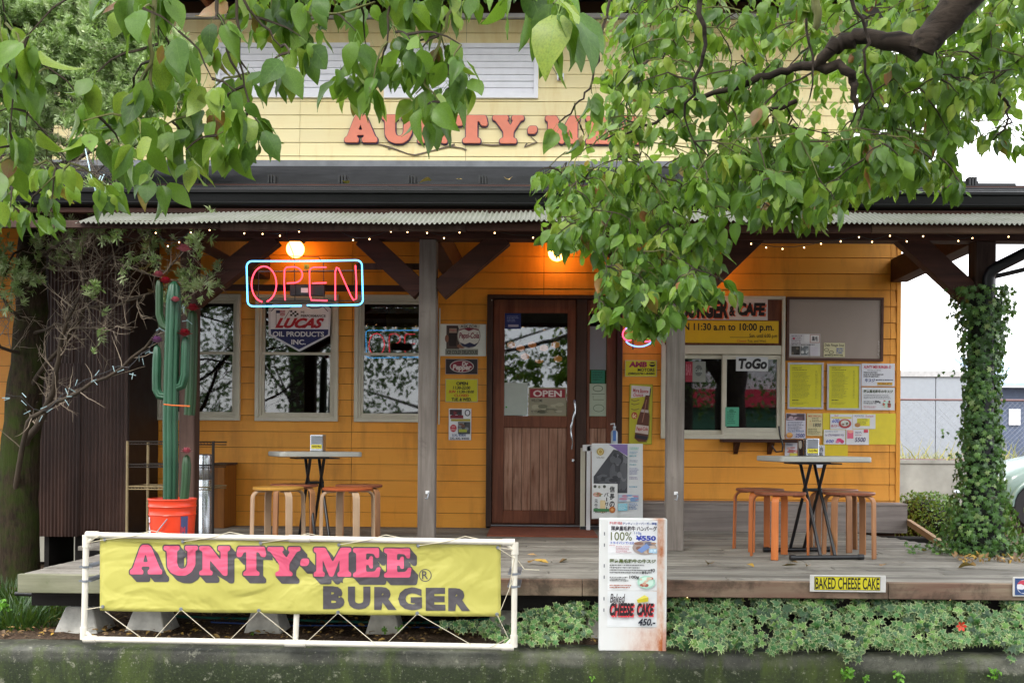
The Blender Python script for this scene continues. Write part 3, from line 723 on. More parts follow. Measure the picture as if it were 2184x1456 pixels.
# eave fascia plank under the corrugated sheets
fz0, fz1 = P(1900, 497, 6.5).z, P(1900, 481, 6.5).z
for a, b, d, mt in ((-3.75, -2.2, .012, m_postb), (-2.2, -.6, .0, m_postb), (-.6, .35, .004, m_beam), (.35, 2.0, 0.0, m_beam), (2.0, 4.1, 0, wood('eave_plank', '#5c4436', '#80634f', '#4b362b', .7, 0, 18, bump=.3))):
    MB().box(a, b - .004, 6.49, 6.52, fz0 + d, fz1 + d).build('eave_plank', porch, mt, bevel=.003)
def eave_y(px):
    t = [(-200, 482), (170, 477), (335, 479), (530, 474), (720, 477), (900, 480), (1130, 473), (1450, 472), (1700, 477), (1870, 479), (2184, 481), (2500, 482)]
    for (a, ya), (b, yb) in zip(t, t[1:]):
        if a <= px <= b: return ya + (yb - ya) * (px - a) / (b - a)
    return 480
x = P(160, 480, 6.42).x; N8 = 8; per = .0325
while x < 4.05:
    wd = per * 20; m = MB(); vs = []; N = 20 * N8 + 6
    sk_ = rnd.uniform(-.006, .006)
    for i in range(N + 1):
        xx = x + wd * i / (20 * N8); ww = math.cos(2 * math.pi * (xx / per)) * .0075
        px = proj(Vector((xx, 6.42, 2.2)))[0]; zf = P(px, eave_y(px), 6.42).z + .008
        for (t_) in (0, .33, .66, 1):
            yy = 6.42 + .38 * t_; zz = zf + (.150) * t_ + ww + sk_ * t_
            vs.append((xx, yy + (ww * .3 if t_ == 0 else 0), zz))
    m.add(vs, [(i*4+j, (i+1)*4+j, (i+1)*4+j+1, i*4+j+1) for i in range(N) for j in range(3)])
    m.build('corrugated_sheet', porch, m_corr, smooth=80, recalc=False)
    x += wd

# windows ------------------------------------------------------------
def frame_boxes(m, x0, x1, z0, z1, w, ya, yb):
    for r_ in ((x0, x1, z0, z0 + w), (x0, x1, z1 - w, z1), (x0, x0 + w, z0 + w, z1 - w), (x1 - w, x1, z0 + w, z1 - w)): m.box(r_[0], r_[1], ya, yb, r_[2], r_[3])
    return m
def dh_window(q, label=None):
    x0, x1, z0, z1 = rect(*q, WY); w = .045
    m = frame_boxes(MB(), x0, x1, z0, z1, .035, WY - .045, WY + .06); frame_boxes(m, x0 + .035, x1 - .035, z0 + .035, z1 - .035, .02, WY - .028, WY + .05)
    wn = m.build('window', house, m_white, bevel=.003)
    zm = z0 + (z1 - z0) * .535
    xa, xb = x0 + .055, x1 - .055
    for a, b, yy in ((z0 + .055, zm + .012, 0), (zm - .012, z1 - .055, .022)):
        frame_boxes(MB(), xa, xb, a, b, .024, WY - .012 - yy * 0 + (0 if yy == 0 else .0) + yy, WY + .010 + yy).build('sash', wn, m_white, bevel=.002)
        MB().box(xa + .02, xb - .02, WY + yy, WY + .004 + yy, a + .02, b - .02).build('pane', wn, m_glass)
    return wn
for q in (W1, W2, W3): dh_window(q)
# order window
x0, x1, z0, z1 = rect(*ORD, WY)
om = MB(); X = lambda px: P(px, 800, WY).x; Z = lambda py, px=1600: P(px, py, WY).z
om.mat(m_white)
frame_boxes(om, x0, x1, z0, z1, .03, WY - .04, WY + .07)
om.box(x0 + .03, x1 - .03, WY - .035, WY + .06, Z(756), Z(737))
om.box(x0 + .03, x1 - .03, WY - .022, WY + .06, z0 + .03, Z(926))
ow = om.build('order_window', house, bevel=.003)
MB().box(x0 + .03, x1 - .03, WY - .02, WY + .02, Z(737) + .002, z1 - .03).build('header_panel', ow, m_postb if False else m_door)
frame_boxes(MB(), X(1416), X(1548), Z(926) + .001, Z(757), .035, WY + .012, WY + .035).build('sash', ow, m_white, bevel=.003)
frame_boxes(MB(), X(1540), X(1666), Z(930) + .001, Z(757), .04, WY - .018, WY + .008).build('sash', ow, m_white, bevel=.003)
MB().box(X(1540) + .04, X(1666) - .04, WY - .019, WY + .007, Z(930) + .04, Z(912)).build('sash_rail', ow, m_white)
MB().box(X(1425), X(1540), WY + .02, WY + .025, Z(920), Z(762)).build('pane', ow, m_glass)
MB().box(X(1552), X(1656), WY - .008, WY - .003, Z(914), Z(766)).build('pane', ow, m_glass)
MB().box(X(1534), X(1704), WY - .20, WY - .046, Z(943) + .0, Z(936)).build('shelf', ow, m_beam, bevel=.003)
for px in (1569, 1641):
    MB().add([(X(px) - .02, WY - .018, Z(968)), (X(px) + .02, WY - .018, Z(968)), (X(px) + .02, WY - .16, Z(943) - .001), (X(px) - .02, WY - .16, Z(943) - .001), (X(px) - .02, WY - .018, Z(943) - .001), (X(px) + .02, WY - .018, Z(943) - .001)],
             [(0,1,2,3),(3,2,5,4),(0,3,4),(1,5,2),(0,4,5,1)]).build('bracket', ow, m_beam)

# door ----------------------------------------------------------------
x0, x1, z0, z1 = dr; zf = Z(1123, 1140)
m = MB(); w = .05
m.box(x0, x0 + w, WY - .05, WY + .07, zf, z1); m.box(x1 - w, x1, WY - .05, WY + .07, zf, z1); m.box(x0 + w, x1 - w, WY - .05, WY + .07, z1 - w * .7, z1)
m.box(x0 + w, x1 - w, WY - .045, WY + .07, zf, zf + .03)
XD = lambda px: P(px, 880, WY).x; ZD = lambda py: P(1170, py, WY).z
dw = m.build('door_frame', house, m_frame, bevel=.004)
m = MB(); m.box(x0 + w, x1 - w, WY - .048, WY - .046, zf + .012, zf + .02).build('threshold_strip', dw, m_galv)
m = MB(); m.box(XD(1228), XD(1250), WY - .03, WY + .05, zf + .03, z1 - w * .7).build('mullion', dw, m_frame, bevel=.003)
def leaf_door(name, xa, xb, ga, gb, ztop, zgt, zgb, zpt, zpb, npan):
    d = MB()
    ya, yb = WY - .012, WY + .03
    d.box(xa, ga, ya, yb, zf + .032, ztop); d.box(gb, xb, ya, yb, zf + .032, ztop)
    d.box(ga, gb, ya, yb, zgt, ztop); d.box(ga, gb, ya, yb, zpt, zgb); d.box(ga, gb, ya, yb, zf + .032, zpb)
    o = d.build(name, house, m_door, bevel=.004)
    MB().box(ga, gb, WY + .006, WY + .011, zgb, zgt).build('pane', o, m_glass)
    ww = (gb - ga) / npan
    for k in range(npan):
        MB().box(ga + ww * k + .0015, ga + ww * (k + 1) - .0015, WY + .0, WY + .015, zpb, zpt).build('panel_board', o, m_doorpan, bevel=.003)
    return o
main = leaf_door('door', x0 + w + .004, XD(1228) - .003, XD(1075), XD(1209), z1 - w * .7 - .004, ZD(668), ZD(887), ZD(912), ZD(1088), 7)
side = leaf_door('side_light', XD(1250) + .002, x1 - w - .003, XD(1257), XD(1293), z1 - w * .7 - .004, ZD(668), ZD(887), ZD(912), ZD(1088), 2)
# twisted branch-like handle
pts = []
for k in range(22):
    t_ = k / 21; py = 852 + 106 * t_; px = 1222 + 4.5 * math.sin(t_ * 6.5 + .6) - (6 * max(0, t_ - .85) / .15 if t_ > .85 else 0)
    p = P(px, py, WY - .055); pts.append(p + Vector((0, .02 * (abs(t_ - .5) * 2) ** 3, 0)))
MB().tube(pts, [.006 + .006 * math.sin(math.pi * min(1, (k + 2) / 20)) + .002 * math.sin(k * 1.3) for k in range(22)], 8).build('handle', main, m_chrome, smooth=60)
c = P(1222, 981, WY - .014); m = MB(); m.tube([c, c + Vector((0, -.03, 0))], [.016, .013], 14); m.build('lock', main, m_chrome, smooth=40)
c = P(1049, 640, WY - .052); MB().tube([c, c + Vector((0, -.004, 0))], .006, 8).build('door_sensor', dw, m_whitep)
# wall lamps ------------------------------------------------------------
m_globe = emis('lamp_globe', '#ffa84a', 5.0)
def lamp(px, py, label, rr=19):
    c = P(px, py, 9.02); r = rr / F * 9.02
    t = thing('wall_lamp', label, 'lamp', (c.x, WY - .02, c.z), 'globe lamps on the porch wall')
    pr = [(r * math.sin(math.pi * i / 14), -r * math.cos(math.pi * i / 14)) for i in range(0, 15)]; pr[0] = (.002, -r); pr[-1] = (.002, r)
    MB().lathe(pr, c, 24).build('globe', t, m_globe, smooth=80)
    m = MB(); m.lathe([(.028, r * .93), (.05, r * .98), (.045, r + .03), (.02, r + .045)], c, 16)
    m.tube([c + Vector((0, 0, r + .04)), c + Vector((0, .06, r + .07)), c + Vector((.0, .17, r + .05))], .012, 8)
    m.tube([c + Vector((0, .17, r + .05)), c + Vector((0, .195, r + .05))], .05, 16)
    m.build('bracket', t, m_black, smooth=40)
lamp(630, 531, 'glowing globe lamp on the orange wall just above the open neon sign'); lamp(1188, 538, 'glowing globe lamp on the orange wall above the front door'); lamp(1500, 560, 'glowing globe lamp above the order window, hidden by tree leaves')

# brown corrugated shed ---------------------------------------------------
shed = thing('corrugated_shed', 'tall brown corrugated metal enclosure beside the porch behind the dead branches', 'shed', (-4.0, 8.6, 0))
def corr_wall(x0, x1, z0, z1, Y, name, par, mt, per=.031, amp=.007):
    m = MB(); n = int((x1 - x0) / per * 6); vs = []
    for i in range(n + 1):
        x = x0 + (x1 - x0) * i / n; yy = Y + amp * math.cos(2 * math.pi * x / per)
        vs += [(x, yy, z0), (x, yy, z1)]
    m.add(vs, [(2*i, 2*i+2, 2*i+3, 2*i+1) for i in range(n)]); return m.build(name, par, mt, smooth=80, recalc=False)
SY = 8.57
sx = lambda px: P(px, 900, SY).x; sz = lambda py: P(200, py, SY).z
corr_wall(sx(160), sx(272), sz(1142), sz(452), SY, 'metal_sheet', shed, m_shed)
corr_wall(sx(82), sx(170), sz(1144), sz(775), SY - .018, 'metal_sheet', shed, m_shed)
corr_wall(sx(100), sx(164), sz(790), sz(452), SY + .016, 'metal_sheet', shed, m_shed)
MB().box(sx(84), sx(270), SY + .03, SY + .6, sz(1140), sz(455)).build('body', shed, m_shed2)
MB().box(sx(268), sx(272) + .01, SY + .01, WY - .02, sz(1140), sz(455)).build('side_panel', shed, m_shed2)
MB().box(sx(150), sx(245), SY + .1, SY + .5, GZ - .02, sz(1142) - .002).build('base', shed, m_dark2)
MB().box(sx(90), sx(100), SY + .05, SY + .5, GZ - .02, sz(1144) - .002).build('base', shed, m_dark2)
# ------------------------------------------------------------------ neon signs
def neon_open():
    Y = 7.05; c = P(650, 604, Y)
    t = thing('neon_open_sign', 'hanging neon sign with red OPEN letters in a blue rounded frame', 'neon sign', c)
    red = emis('neon_red', '#ff3a4c', 1.5); blue = emis('neon_blue', '#58bcff', 1.5)
    core = .0048
    def W(pts, Yo=0): return [P(a, b, Y + Yo) for a, b in pts]
    def arc(cx, cy, rx, ry, a0, a1, n=10): return [(cx + rx * math.cos(R(a0 + (a1 - a0) * i / n)), cy - ry * math.sin(R(a0 + (a1 - a0) * i / n))) for i in range(n + 1)]
    def tubes(name, lists, m, r=core):
        mb = MB()
        for l in lists: mb.tube(W(l), r, 8)
        return mb.build(name, t, m, smooth=80)
    B = [(643, 652)] + [(560, 653)] + arc(540, 642, 12, 11, 270, 180, 5) + arc(537, 569, 11, 12, 180, 90, 5) + [(650, 557)] + arc(760, 566, 12, 11, 90, 0, 5) + arc(762, 639, 12, 11, 0, -90, 5) + [(700, 651), (655, 651)]
    tubes('border_tube', [B], blue, .0052)
    tubes('letter_tube', [arc(563, 606, 26.5, 38, 262, -76, 30)], red)
    tubes('letter_tube', [[(608, 640), (606, 600), (607, 575), (611, 570), (625, 569)] + arc(627, 586, 18, 17, 90, -80, 10) + [(612, 604)]], red)
    tubes('letter_tube', [[(696, 570), (668, 570), (662, 573), (660, 580), (661, 630), (664, 640), (698, 641)], [(666, 604), (696, 603)]], red)
    tubes('letter_tube', [[(715, 640), (715, 580), (718, 570), (722, 572), (748, 630), (754, 640), (760, 637), (760, 600), (758, 566)]], red)
    m = MB()
    for l in ([(550, 641), (760, 641)], [(552, 579), (755, 577)], [(552, 579), (551, 641)], [(757, 577), (757, 640)], [(628, 563), (629, 640)], [(690, 560), (691, 640)]):
        m.tube(W(l, .03), .003, 5)
    m.build('wire_frame', t, m_black)
    a = P(622, 598, Y + .035); b = P(690, 630, Y + .035)
    a = P(618, 606, Y + .035)
    MB().box(a.x, b.x, Y + .035, Y + .085, b.z, a.z).build('transformer', t, m_black, bevel=.004)
    mp = flat_map(655, 617, Y + .034)
    p = Pr(mp); p.r(642, 614, 657, 624, '#d8d8d4'); p.r(648, 564, 659, 575, '#b8a820'); p.t('K', 651, 566, 656, 573, '#40400c'); p.mb.build('label', t, recalc=False)
    m = MB()
    for l in ([(610, 503), (625, 540), (628, 558)], [(680, 548), (616, 546), (622, 556)], [(680, 548), (686, 558)]): m.tube(W(l, .02), .0025, 5)
    bt = P(612, 495, 7.3); m.tube([P(610, 503, Y + .02), bt], .0025, 5)
    m.build('hanging_wire', t, m_black)
neon_open()
def neon_cola():
    Y = 9.02; c = P(1363, 715, Y)
    t = thing('neon_cola_sign', 'small oval pink and blue neon sign half hidden by leaves above the motors plate', 'neon sign', c)
    red = emis('neon_pink', '#ff4a6c', 1.1); blue = emis('neon_ice', '#6a94ff', 1.1)
    def W(pts): return [P(a, b, Y) for a, b in pts]
    def arc(cx, cy, rx, ry, a0, a1, n=12): return [(cx + rx * math.cos(R(a0 + (a1 - a0) * i / n)), cy - ry * math.sin(R(a0 + (a1 - a0) * i / n))) for i in range(n + 1)]
    MB().tube(W(arc(1363, 715, 34, 25, 150, 35)), .006, 8).build('border_tube', t, blue, smooth=80)
    MB().tube(W(arc(1363, 713, 34, 26, 215, 325)), .006, 8).build('border_tube', t, blue, smooth=80)
    for l in (arc(1340, 713, 12, 13, 60, 300), arc(1356, 713, 8, 10, 0, 350), [(1392, 702), (1380, 702), (1376, 708), (1380, 714), (1390, 714), (1392, 722), (1384, 728), (1372, 728)], [(1368, 698), (1368, 728)]):
        MB().tube(W(l), .006, 8).build('letter_tube', t, red, smooth=80)
    m = MB(); m.tube([P(1332, 715, Y + .03), P(1396, 715, Y + .03)], .006, 6); m.tube([P(1350, 745, Y + .03), P(1350, 690, Y + .03)], .006, 6); m.tube([P(1363, 715, Y + .03), P(1363, 715, WY - .02)], .012, 8); m.build('wire_frame', t, m_black)
neon_cola()

# ------------------------------------------------------------------ wall letters
lt = thing('wall_name_lettering', 'salmon pink cut-out letters reading AUNTY-MEE on the yellow upper wall', 'sign', P(1050, 305, UY - .02))
m_salmon = mplain('salmon_letter_paint', '#e28468', .55, var=.08, bump=.1); m_letside = mplain('letter_side', '#4b3a5c', .6)
LL = [('A', 738, 806), ('U', 817, 884), ('N', 893, 960), ('T', 974, 1040), ('Y', 1052, 1117), ('-', 1126, 1146), ('M', 1164, 1236), ('E', 1250, 1306), ('E', 1320, 1376)]
for ch, a, b in LL:
    y0, y1 = (249, 306); s_ = (a - 738) * .0068
    c0 = P(a, y1 + s_, UY); c1 = P(b, y0 + s_, UY); Wd = GLYPH[ch][0]
    kx = (c1.x - c0.x) / Wd; kz = (P(a, y0, UY).z - P(a, y1, UY).z)
    for nm, off, ex, mt, yo in (('letter_base', .035, .12, m_letside, -.024), ('letter', .0, .10, m_salmon, -.048)):
        v, f = glyphmesh(ch, off, ex, .02)
        m = MB().add([(c0.x + p[0] * kx, UY + yo - p[2] * .12, c0.z + p[1] * kz) for p in v], f)
        m.build(nm, lt, mt)
jb = thing('junction_box', 'small weathered white box on the yellow wall beside the shutters', 'junction box', P(1196, 175, UY - .02))
q = rect(1188, 160, 1203, 175, UY); MB().box(q[0], q[1], UY - .06, UY - .016, q[2], q[3]).build('box', jb, m_shut, bevel=.004)
mp = flat_map(1196, 168, UY - .06); pr_ = Pr(mp); pr_.r(1191, 164, 1201, 172, '#5a3a24'); pr_.mb.build('socket', jb, recalc=False)
MB().tube([P(1190, 163, UY - .03), P(1176, 140, UY - .025), P(1169, 110, UY - .025), P(1168, 60, UY - .025), P(1166, 35, UY - .03)], .004, 5).build('cable', jb, m_corr)
vn = thing('dead_vine', 'dried brown vine runners trailing below the salmon letters', 'vine', P(1000, 320, UY - .02))
for l in ([(806, 307), (835, 315), (870, 328), (885, 331), (920, 322), (958, 312), (985, 316), (995, 320)], [(1020, 307), (1050, 310), (1075, 309)], [(1132, 292), (1145, 303), (1118, 314), (1124, 306)], [(958, 312), (970, 308)], [(835, 315), (828, 318)]):
    MB().tube([P(a, b, UY - .024) for a, b in l], [.006 + .004 * (i % 2) for i in range(len(l))], 5).build('runner', vn, m_dtwig)

# ------------------------------------------------------------------ banner in its pipe frame
bp0 = P(183, 1365, 5.55); bp1 = P(1100, 1380, 5.53)
bn = Vector((bp1.x - bp0.x, bp1.y - bp0.y, 0)).normalized(); bnn = Vector((-bn.y, bn.x, 0)).normalized()
B0 = Vector((bp0.x, bp0.y, bp0.z))
def BM(px, py, l=0): return Pp(px, py, B0 - bnn * l, bnn)
ban = thing('banner_stand', 'yellow vinyl banner reading AUNTY-MEE BURGER laced into a white pipe frame', 'banner', ((bp0.x + bp1.x) / 2, (bp0.y + bp1.y) / 2, bp0.z))
C4 = [(184, 1140), (1098, 1156), (1096, 1379), (179, 1362)]
for a, b, r in ((0, 1, .0165), (3, 2, .0165)):
    MB().tube([BM(*C4[a]), BM(*C4[b])], r, 12).build('pipe', ban, m_pvc, smooth=60)
for a, b in ((0, 3), (1, 2)): MB().tube([BM(*C4[a]), BM(*C4[b])], .0165, 12).build('pipe', ban, m_pvc, smooth=60)
MB().tube([BM(639, 1148, -.027), BM(630, 1371, -.027)], .0155, 12).build('pipe', ban, m_pvc, smooth=60)
for i, (px, py) in enumerate(C4):
    dx = 26 if px < 600 else -26; dy = 26 if py < 1250 else -26
    m = MB(); m.tube([BM(px + dx, py, 0), BM(px, py, 0)], .0205, 14); m.tube([BM(px, py + dy, 0), BM(px, py, 0)], .0205, 14)
    m.tube([BM(px + dx * .75, py, 0), BM(px, py + dy * .75, 0)], .012, 8)
    m.build('corner_fitting', ban, m_pvc, smooth=60)
for px, py in ((639, 1148), (630, 1371)): 
    m = MB(); m.tube([BM(px - 22, py - .3, 0), BM(px + 22, py + .4, 0)], .0205, 14); m.build('pipe_joint', ban, m_pvc, smooth=60)
# vinyl sheet as a fine grid so that it can sag and ripple a little
VX = [(213, 1144, 1301), (1068, 1157, 1314)]
m = MB(); NX, NY = 90, 18; vs = []
def vy(px, f):
    t_ = (px - 213) / (1068 - 213); top = 1144 + 14 * t_; bot = 1301 + 13 * t_ + 1.2 * abs(math.sin(t_ * math.pi * 5.2)); return top + (bot - top) * f
def rip(px, py): return .0028 * math.sin((px - py * .6) * .021) + .0022 * math.sin(px * .05 + 2)
for j in range(NY + 1):
    for i in range(NX + 1):
        px = 213 + 855 * i / NX; py = vy(px, j / NY); vs.append(BM(px, py, -.004 + rip(px, py)))
m.add(vs, [(j*(NX+1)+i, j*(NX+1)+i+1, (j+1)*(NX+1)+i+1, (j+1)*(NX+1)+i) for j in range(NY) for i in range(NX)])
bo = m.build('vinyl_sheet', ban, m_banner, smooth=80, recalc=False)
sol = bo.modifiers.new('thickness', 'SOLIDIFY'); sol.thickness = .0015; sol.offset = 1
def bprint(name, polys, mat, lift):
    m = MB()
    for v, f in polys: m.add([BM(x, y, -.004 + rip(x, y) + lift) for x, y in v], f)
    return m.build(name, ban, mat, recalc=False)
BL = [('A', 277, 346), ('U', 349, 422), ('N', 425, 491), ('T', 504, 568), ('Y', 570, 641), ('-', 640, 660), ('M', 669, 749), ('E', 753, 812), ('E', 819, 878)]
def subdiv(v, f, mx=9.0):
    """split long faces so that flat print can follow the sheet"""
    bm = bmesh.new(); bv = [bm.verts.new((p[0], p[1], 0)) for p in v]
    for q in f:
        try: bm.faces.new([bv[i] for i in q])
        except ValueError: pass
    for _ in range(5):
        es = [e for e in bm.edges if e.calc_length() > mx]
        if not es: break
        bmesh.ops.subdivide_edges(bm, edges=es, cuts=1, use_grid_fill=False); bmesh.ops.triangulate(bm, faces=[q for q in bm.faces if len(q.verts) > 3])
    bm.verts.index_update(); out = ([(p.co.x, p.co.y) for p in bm.verts], [tuple(p.index for p in q.verts) for q in bm.faces]); bm.free(); return out
for ch, a, b in BL:
    top = 1162 + (a - 277) * .0125; bot = top + 62; Wd = GLYPH[ch][0]
    kx = (b - a) / Wd; ky = bot - top
    def mpg(off, dx=0, dy=0):
        v, f = glyphmesh(ch, off); return subdiv([(a + p[0] * kx + dx, bot - p[1] * ky + dy) for p in v], f, 14)
    bprint('letter_shadow', [mpg(.03, 2.6 * i, 2.9 * i) for i in range(1, 6)][:5], m_bgrey, .0018)
    bprint('letter_outline', [mpg(.045)], m_bgrey, .0026)
    bprint('letter', [mpg(0.0)], m_bpink, .0034)
xs_ = [(689, 735), (742, 790), (798, 846), (849, 900), (908, 950), (956, 1003)]
for ch, (a, b) in zip('BURGER', xs_):
    v, f = textmesh(ch, .065); top = 1249 + (a - 689) * .0155; bot = top + 49
    bprint('letter', [subdiv([(a + (b - a) * p[0], bot - (bot - top) * p[1]) for p in v], f, 14)], m_bgrey, .0022)
v, f = textmesh('R', .01); bprint('registered_mark', [([(900 + 13 * p[0], 1234 - 17 * p[1]) for p in v], f)], m_bgrey, .0022)
rg = []
for i in range(28):
    a = 2 * math.pi * i / 28; rg += [(907 + 13.5 * math.cos(a), 1226 + 13.5 * math.sin(a)), (907 + 11.8 * math.cos(a), 1226 + 11.8 * math.sin(a))]
bprint('registered_mark', [(rg, [(2*i, 2*((i+1)%28), 2*((i+1)%28)+1, 2*i+1) for i in range(28)])], m_bgrey, .0022)
top_e = [(223, 1150), (390, 1154), (556, 1157), (723, 1161), (892, 1163), (1062, 1167)]; bot_e = [(219, 1293), (386, 1298), (552, 1301), (721, 1305), (890, 1307), (1060, 1309)]
for px, py in top_e + bot_e:
    c = BM(px, py, .004); m = MB(); m.tube([c, c - bnn * .004], [.0105, .0085], 12); m.build('eyelet', ban, m_galv)
def rope(pts, par=ban, r=.0022, m=m_rope): MB().tube(pts, r, 5).build('rope', par, m)
for i, (px, py) in enumerate(top_e[:-1]): rope([BM(px, py, .006), BM(px + 60, 1137 + i * 2.8 + 6, .02), BM(px + 100, 1131 + i * 3, .006), BM(px + 150, 1141 + i * 3, -.018)])
z_ = [(219, 1293), (320, 1366)]; bz = [(224, 1303), (305, 1362), (322, 1369), (386, 1299), (465, 1366), (482, 1372), (552, 1302), (635, 1368), (648, 1374), (721, 1306), (800, 1372), (818, 1378), (890, 1308), (1005, 1374)]
rope([BM(px, py, .006 if i % 3 == 0 else (.016 if i % 3 == 1 else .0)) for i, (px, py) in enumerate(bz)])
rope([BM(1062, 1167, .006), BM(1097, 1172, .018)]); rope([BM(1062, 1168, .006), BM(1097, 1190, .018), BM(1085, 1262, .01)]); rope([BM(1096, 1230, .018), BM(1068, 1300, .006)]); rope([BM(1060, 1309, .006), BM(1084, 1360, .012), BM(1045, 1380, .018)]); rope([BM(223, 1150, .006), BM(186, 1157, .02), BM(215, 1140, .02)]); rope([BM(219, 1293, .006), BM(183, 1299, .02)]); rope([BM(1105, 1195, .018), BM(1118, 1213, .01), BM(1150, 1215, -.06)])
for px, py in ((183, 1208), (182, 1238), (1097, 1223), (1096, 1250)):
    m = MB(); c = BM(px, py, 0); m.tube([c + Vector((0, 0, -.006)), c + Vector((0, 0, .006))], .0195, 12)
    m.box(c.x - .035, c.x + .035, c.y - .004, 5.803, c.z - .004, c.z + .004); m.build('pipe_clamp', ban, m_galv)

# ------------------------------------------------------------------ white cheesecake sign stand
sg = P(1350, 1386, 5.64)
sign = thing('menu_stand', 'white steel menu stand with rust streak and a baked cheese cake notice', 'menu stand', (sg.x, 5.64, sg.z))
q = rect(1278, 1106, 1422, 1386, 5.62)
MB().box(q[0], q[1], 5.62, 5.70, sg.z, q[3]).build('body', sign, m_rusty, bevel=.006, seg=2)
def draw_menu(p):
    x0, x1 = 1296, 1401
    p.r(x0, 1110, x1, 1180, '#e6e7e9'); p.r(x0, 1181, x1, 1258, '#e2e4e4'); p.r(x0, 1260, x1, 1336, '#dcdfe0')
    p.t('持ち帰り商品', 1299, 1112, 1326, 1118, '#c23038', .02); p.t('アンティーミーバーガー特製', 1327, 1113, 1400, 1119, '#26408c', .02)
    p.t('国産黒毛和牛 ハンバーグ', 1303, 1121, 1400, 1132, '#2a2430', .03)
    p.t('100%', 1302, 1134, 1347, 1152, '#5a6420', .0); p.t('110g', 1352, 1133, 1367, 1140, '#4860b0'); p.t('¥550', 1355, 1141, 1398, 1152, '#2c40a8', .04)
    p.t('フライパンで12分', 1300, 1154, 1352, 1160, '#2c50c0', .02)
    p.e(1374, 1167, 26, 15, '#a89a94'); p.blot(1350, 1154, 1399, 1180, ['#8d6a5c', '#c9b8a8', '#6a6e84', '#b08a70'], 8, 3)
    p.poly([(1358, 1172), (1378, 1158), (1386, 1166), (1368, 1178)], '#7a96cc'); p.r(1383, 1169, 1400, 1178, '#9ccbe8'); p.t('冷凍', 1385, 1170, 1399, 1177, '#e8f4fa', .02)
    p.small(1313, 1164, 1346, 1180, 5, '#b06070'); p.small(1299, 1162, 1311, 1165, 1, '#b04050')
    p.t('国産黒毛和牛の牛スジ', 1300, 1191, 1398, 1200, '#4a5a14', .04)
    p.small(1300, 1203, 1394, 1224, 4, '#606060', .55, 5); p.small(1300, 1229, 1352, 1240, 3, '#2c2c2c', .6, 6); p.small(1300, 1246, 1352, 1255, 2, '#a05030', .6, 7)
    p.t('100g', 1342, 1226, 1363, 1234, '#303030', .03); p.t('¥1,170', 1368, 1216, 1396, 1225, '#303030', .02, 0, -.2)
    p.e(1378, 1240, 19, 14, '#a8d4c0'); p.e(1378, 1240, 15, 11, '#c9e6d6'); p.blot(1364, 1229, 1393, 1250, ['#a85a4a', '#caa088', '#8a4a3c', '#d8c0a8'], 9, 8)
    p.t('Baked', 1301, 1265, 1333, 1284, '#2a2024', .01, .25)
    p.poly([(1358, 1277), (1374, 1267), (1383, 1272), (1382, 1281), (1360, 1284)], '#c9bb28'); p.poly([(1358, 1277), (1374, 1267), (1383, 1272), (1366, 1276)], '#e6dc5c')
    p.t('CHEESE', 1302, 1287, 1354, 1315, '#e04048', .05, .22); p.t('CAKE', 1360, 1286, 1396, 1314, '#e04048', .05, .22)
    p.t('CHEESE', 1300, 1284, 1352, 1312, '#1e181c', .05, .22); p.t('CAKE', 1358, 1284, 1394, 1311, '#1e181c', .05, .22)
    p.t('450.-', 1361, 1317, 1398, 1332, '#182030', .04, .22)
    for y in (1134, 1158, 1202, 1226, 1272, 1296): p.r(1287, y, 1289.4, y + 7, '#6a6e74')
p = Pr(flat_map(1350, 1246, 5.62)); draw_menu(p); p.mb.build('print', sign, recalc=False)
# poster stand by the door
Y = 8.85
st = thing('poster_stand', 'pale poster stand by the front door with castle stone picture poster and hand gel', 'poster stand', (P(1316, 1130, Y).x, Y, 0.0))
MBx = MB(); q = rect(1262, 945, 1371, 1106, Y)
MBx.plate(*[P(a, b, Y) for a, b in ((1262, 1106), (1371, 1104), (1371, 946), (1262, 945))], (0, .012, 0)); MBx.build('poster', st, pcol('#dcdfe0'))
p = Pr(flat_map(1316, 1026, Y))
p.poly([(1297, 947), (1338, 947), (1338, 972), (1318, 960)], '#8a74b0')
p.poly([(1308, 958), (1318, 960), (1338, 974), (1338, 1051), (1317, 1051), (1317, 1032), (1266, 1031), (1266, 1016)], '#484a50')
p.blot(1300, 966, 1338, 1045, ['#5e6066', '#3a3c42', '#74767c'], 26, 4); p.blot(1272, 1010, 1318, 1030, ['#5e6066', '#3a3c42', '#6a6c72'], 14, 5)
p.e(1280, 963, 7.5, 8, '#b59a4a'); p.ring(1280, 963, 5, 5.5, 1.4, '#e0d4a0'); p.t('SAKAKI', 1272, 974, 1288, 977, '#50504c')
for y0, y1, c_ in ((953, 960, '#8fc8bc'), (962, 968, '#9ab8c8'), (970, 975, '#6ab0bc'), (980, 986, '#a8b4c4'), (989, 992, '#3a98a8'), (997, 1012, '#a0a4c0'), (1016, 1022, '#9a90b0'), (1036, 1039, '#3a98b8')): p.small(1342, y0, 1362, y1, max(1, int((y1 - y0) / 3)), c_, .7, int(y0))
p.r(1319, 1054, 1362, 1069, '#b9c8dc'); p.blot(1320, 1054, 1362, 1069, ['#7fa4d0', '#c890a8', '#e4e8ee'], 12, 6); p.r(1318, 1073, 1338, 1088, '#86cfe2'); p.small(1319, 1075, 1337, 1087, 5, '#e8f4f8'); p.small(1342, 1072, 1360, 1086, 4, '#6a88b4', .7)
p.r(1263, 1031, 1317, 1104, '#e4e6e6'); p.e(1269, 1037, 3.2, 3.4, '#50544c'); p.e(1278, 1038, 2.6, 2.8, '#8a9080'); p.e(1289, 1037, 3.2, 3.4, '#50544c')
for i, ch in enumerate('信長の'): p.t(ch, 1300, 1036 + i * 16, 1311, 1049 + i * 16, '#22242a', .03)
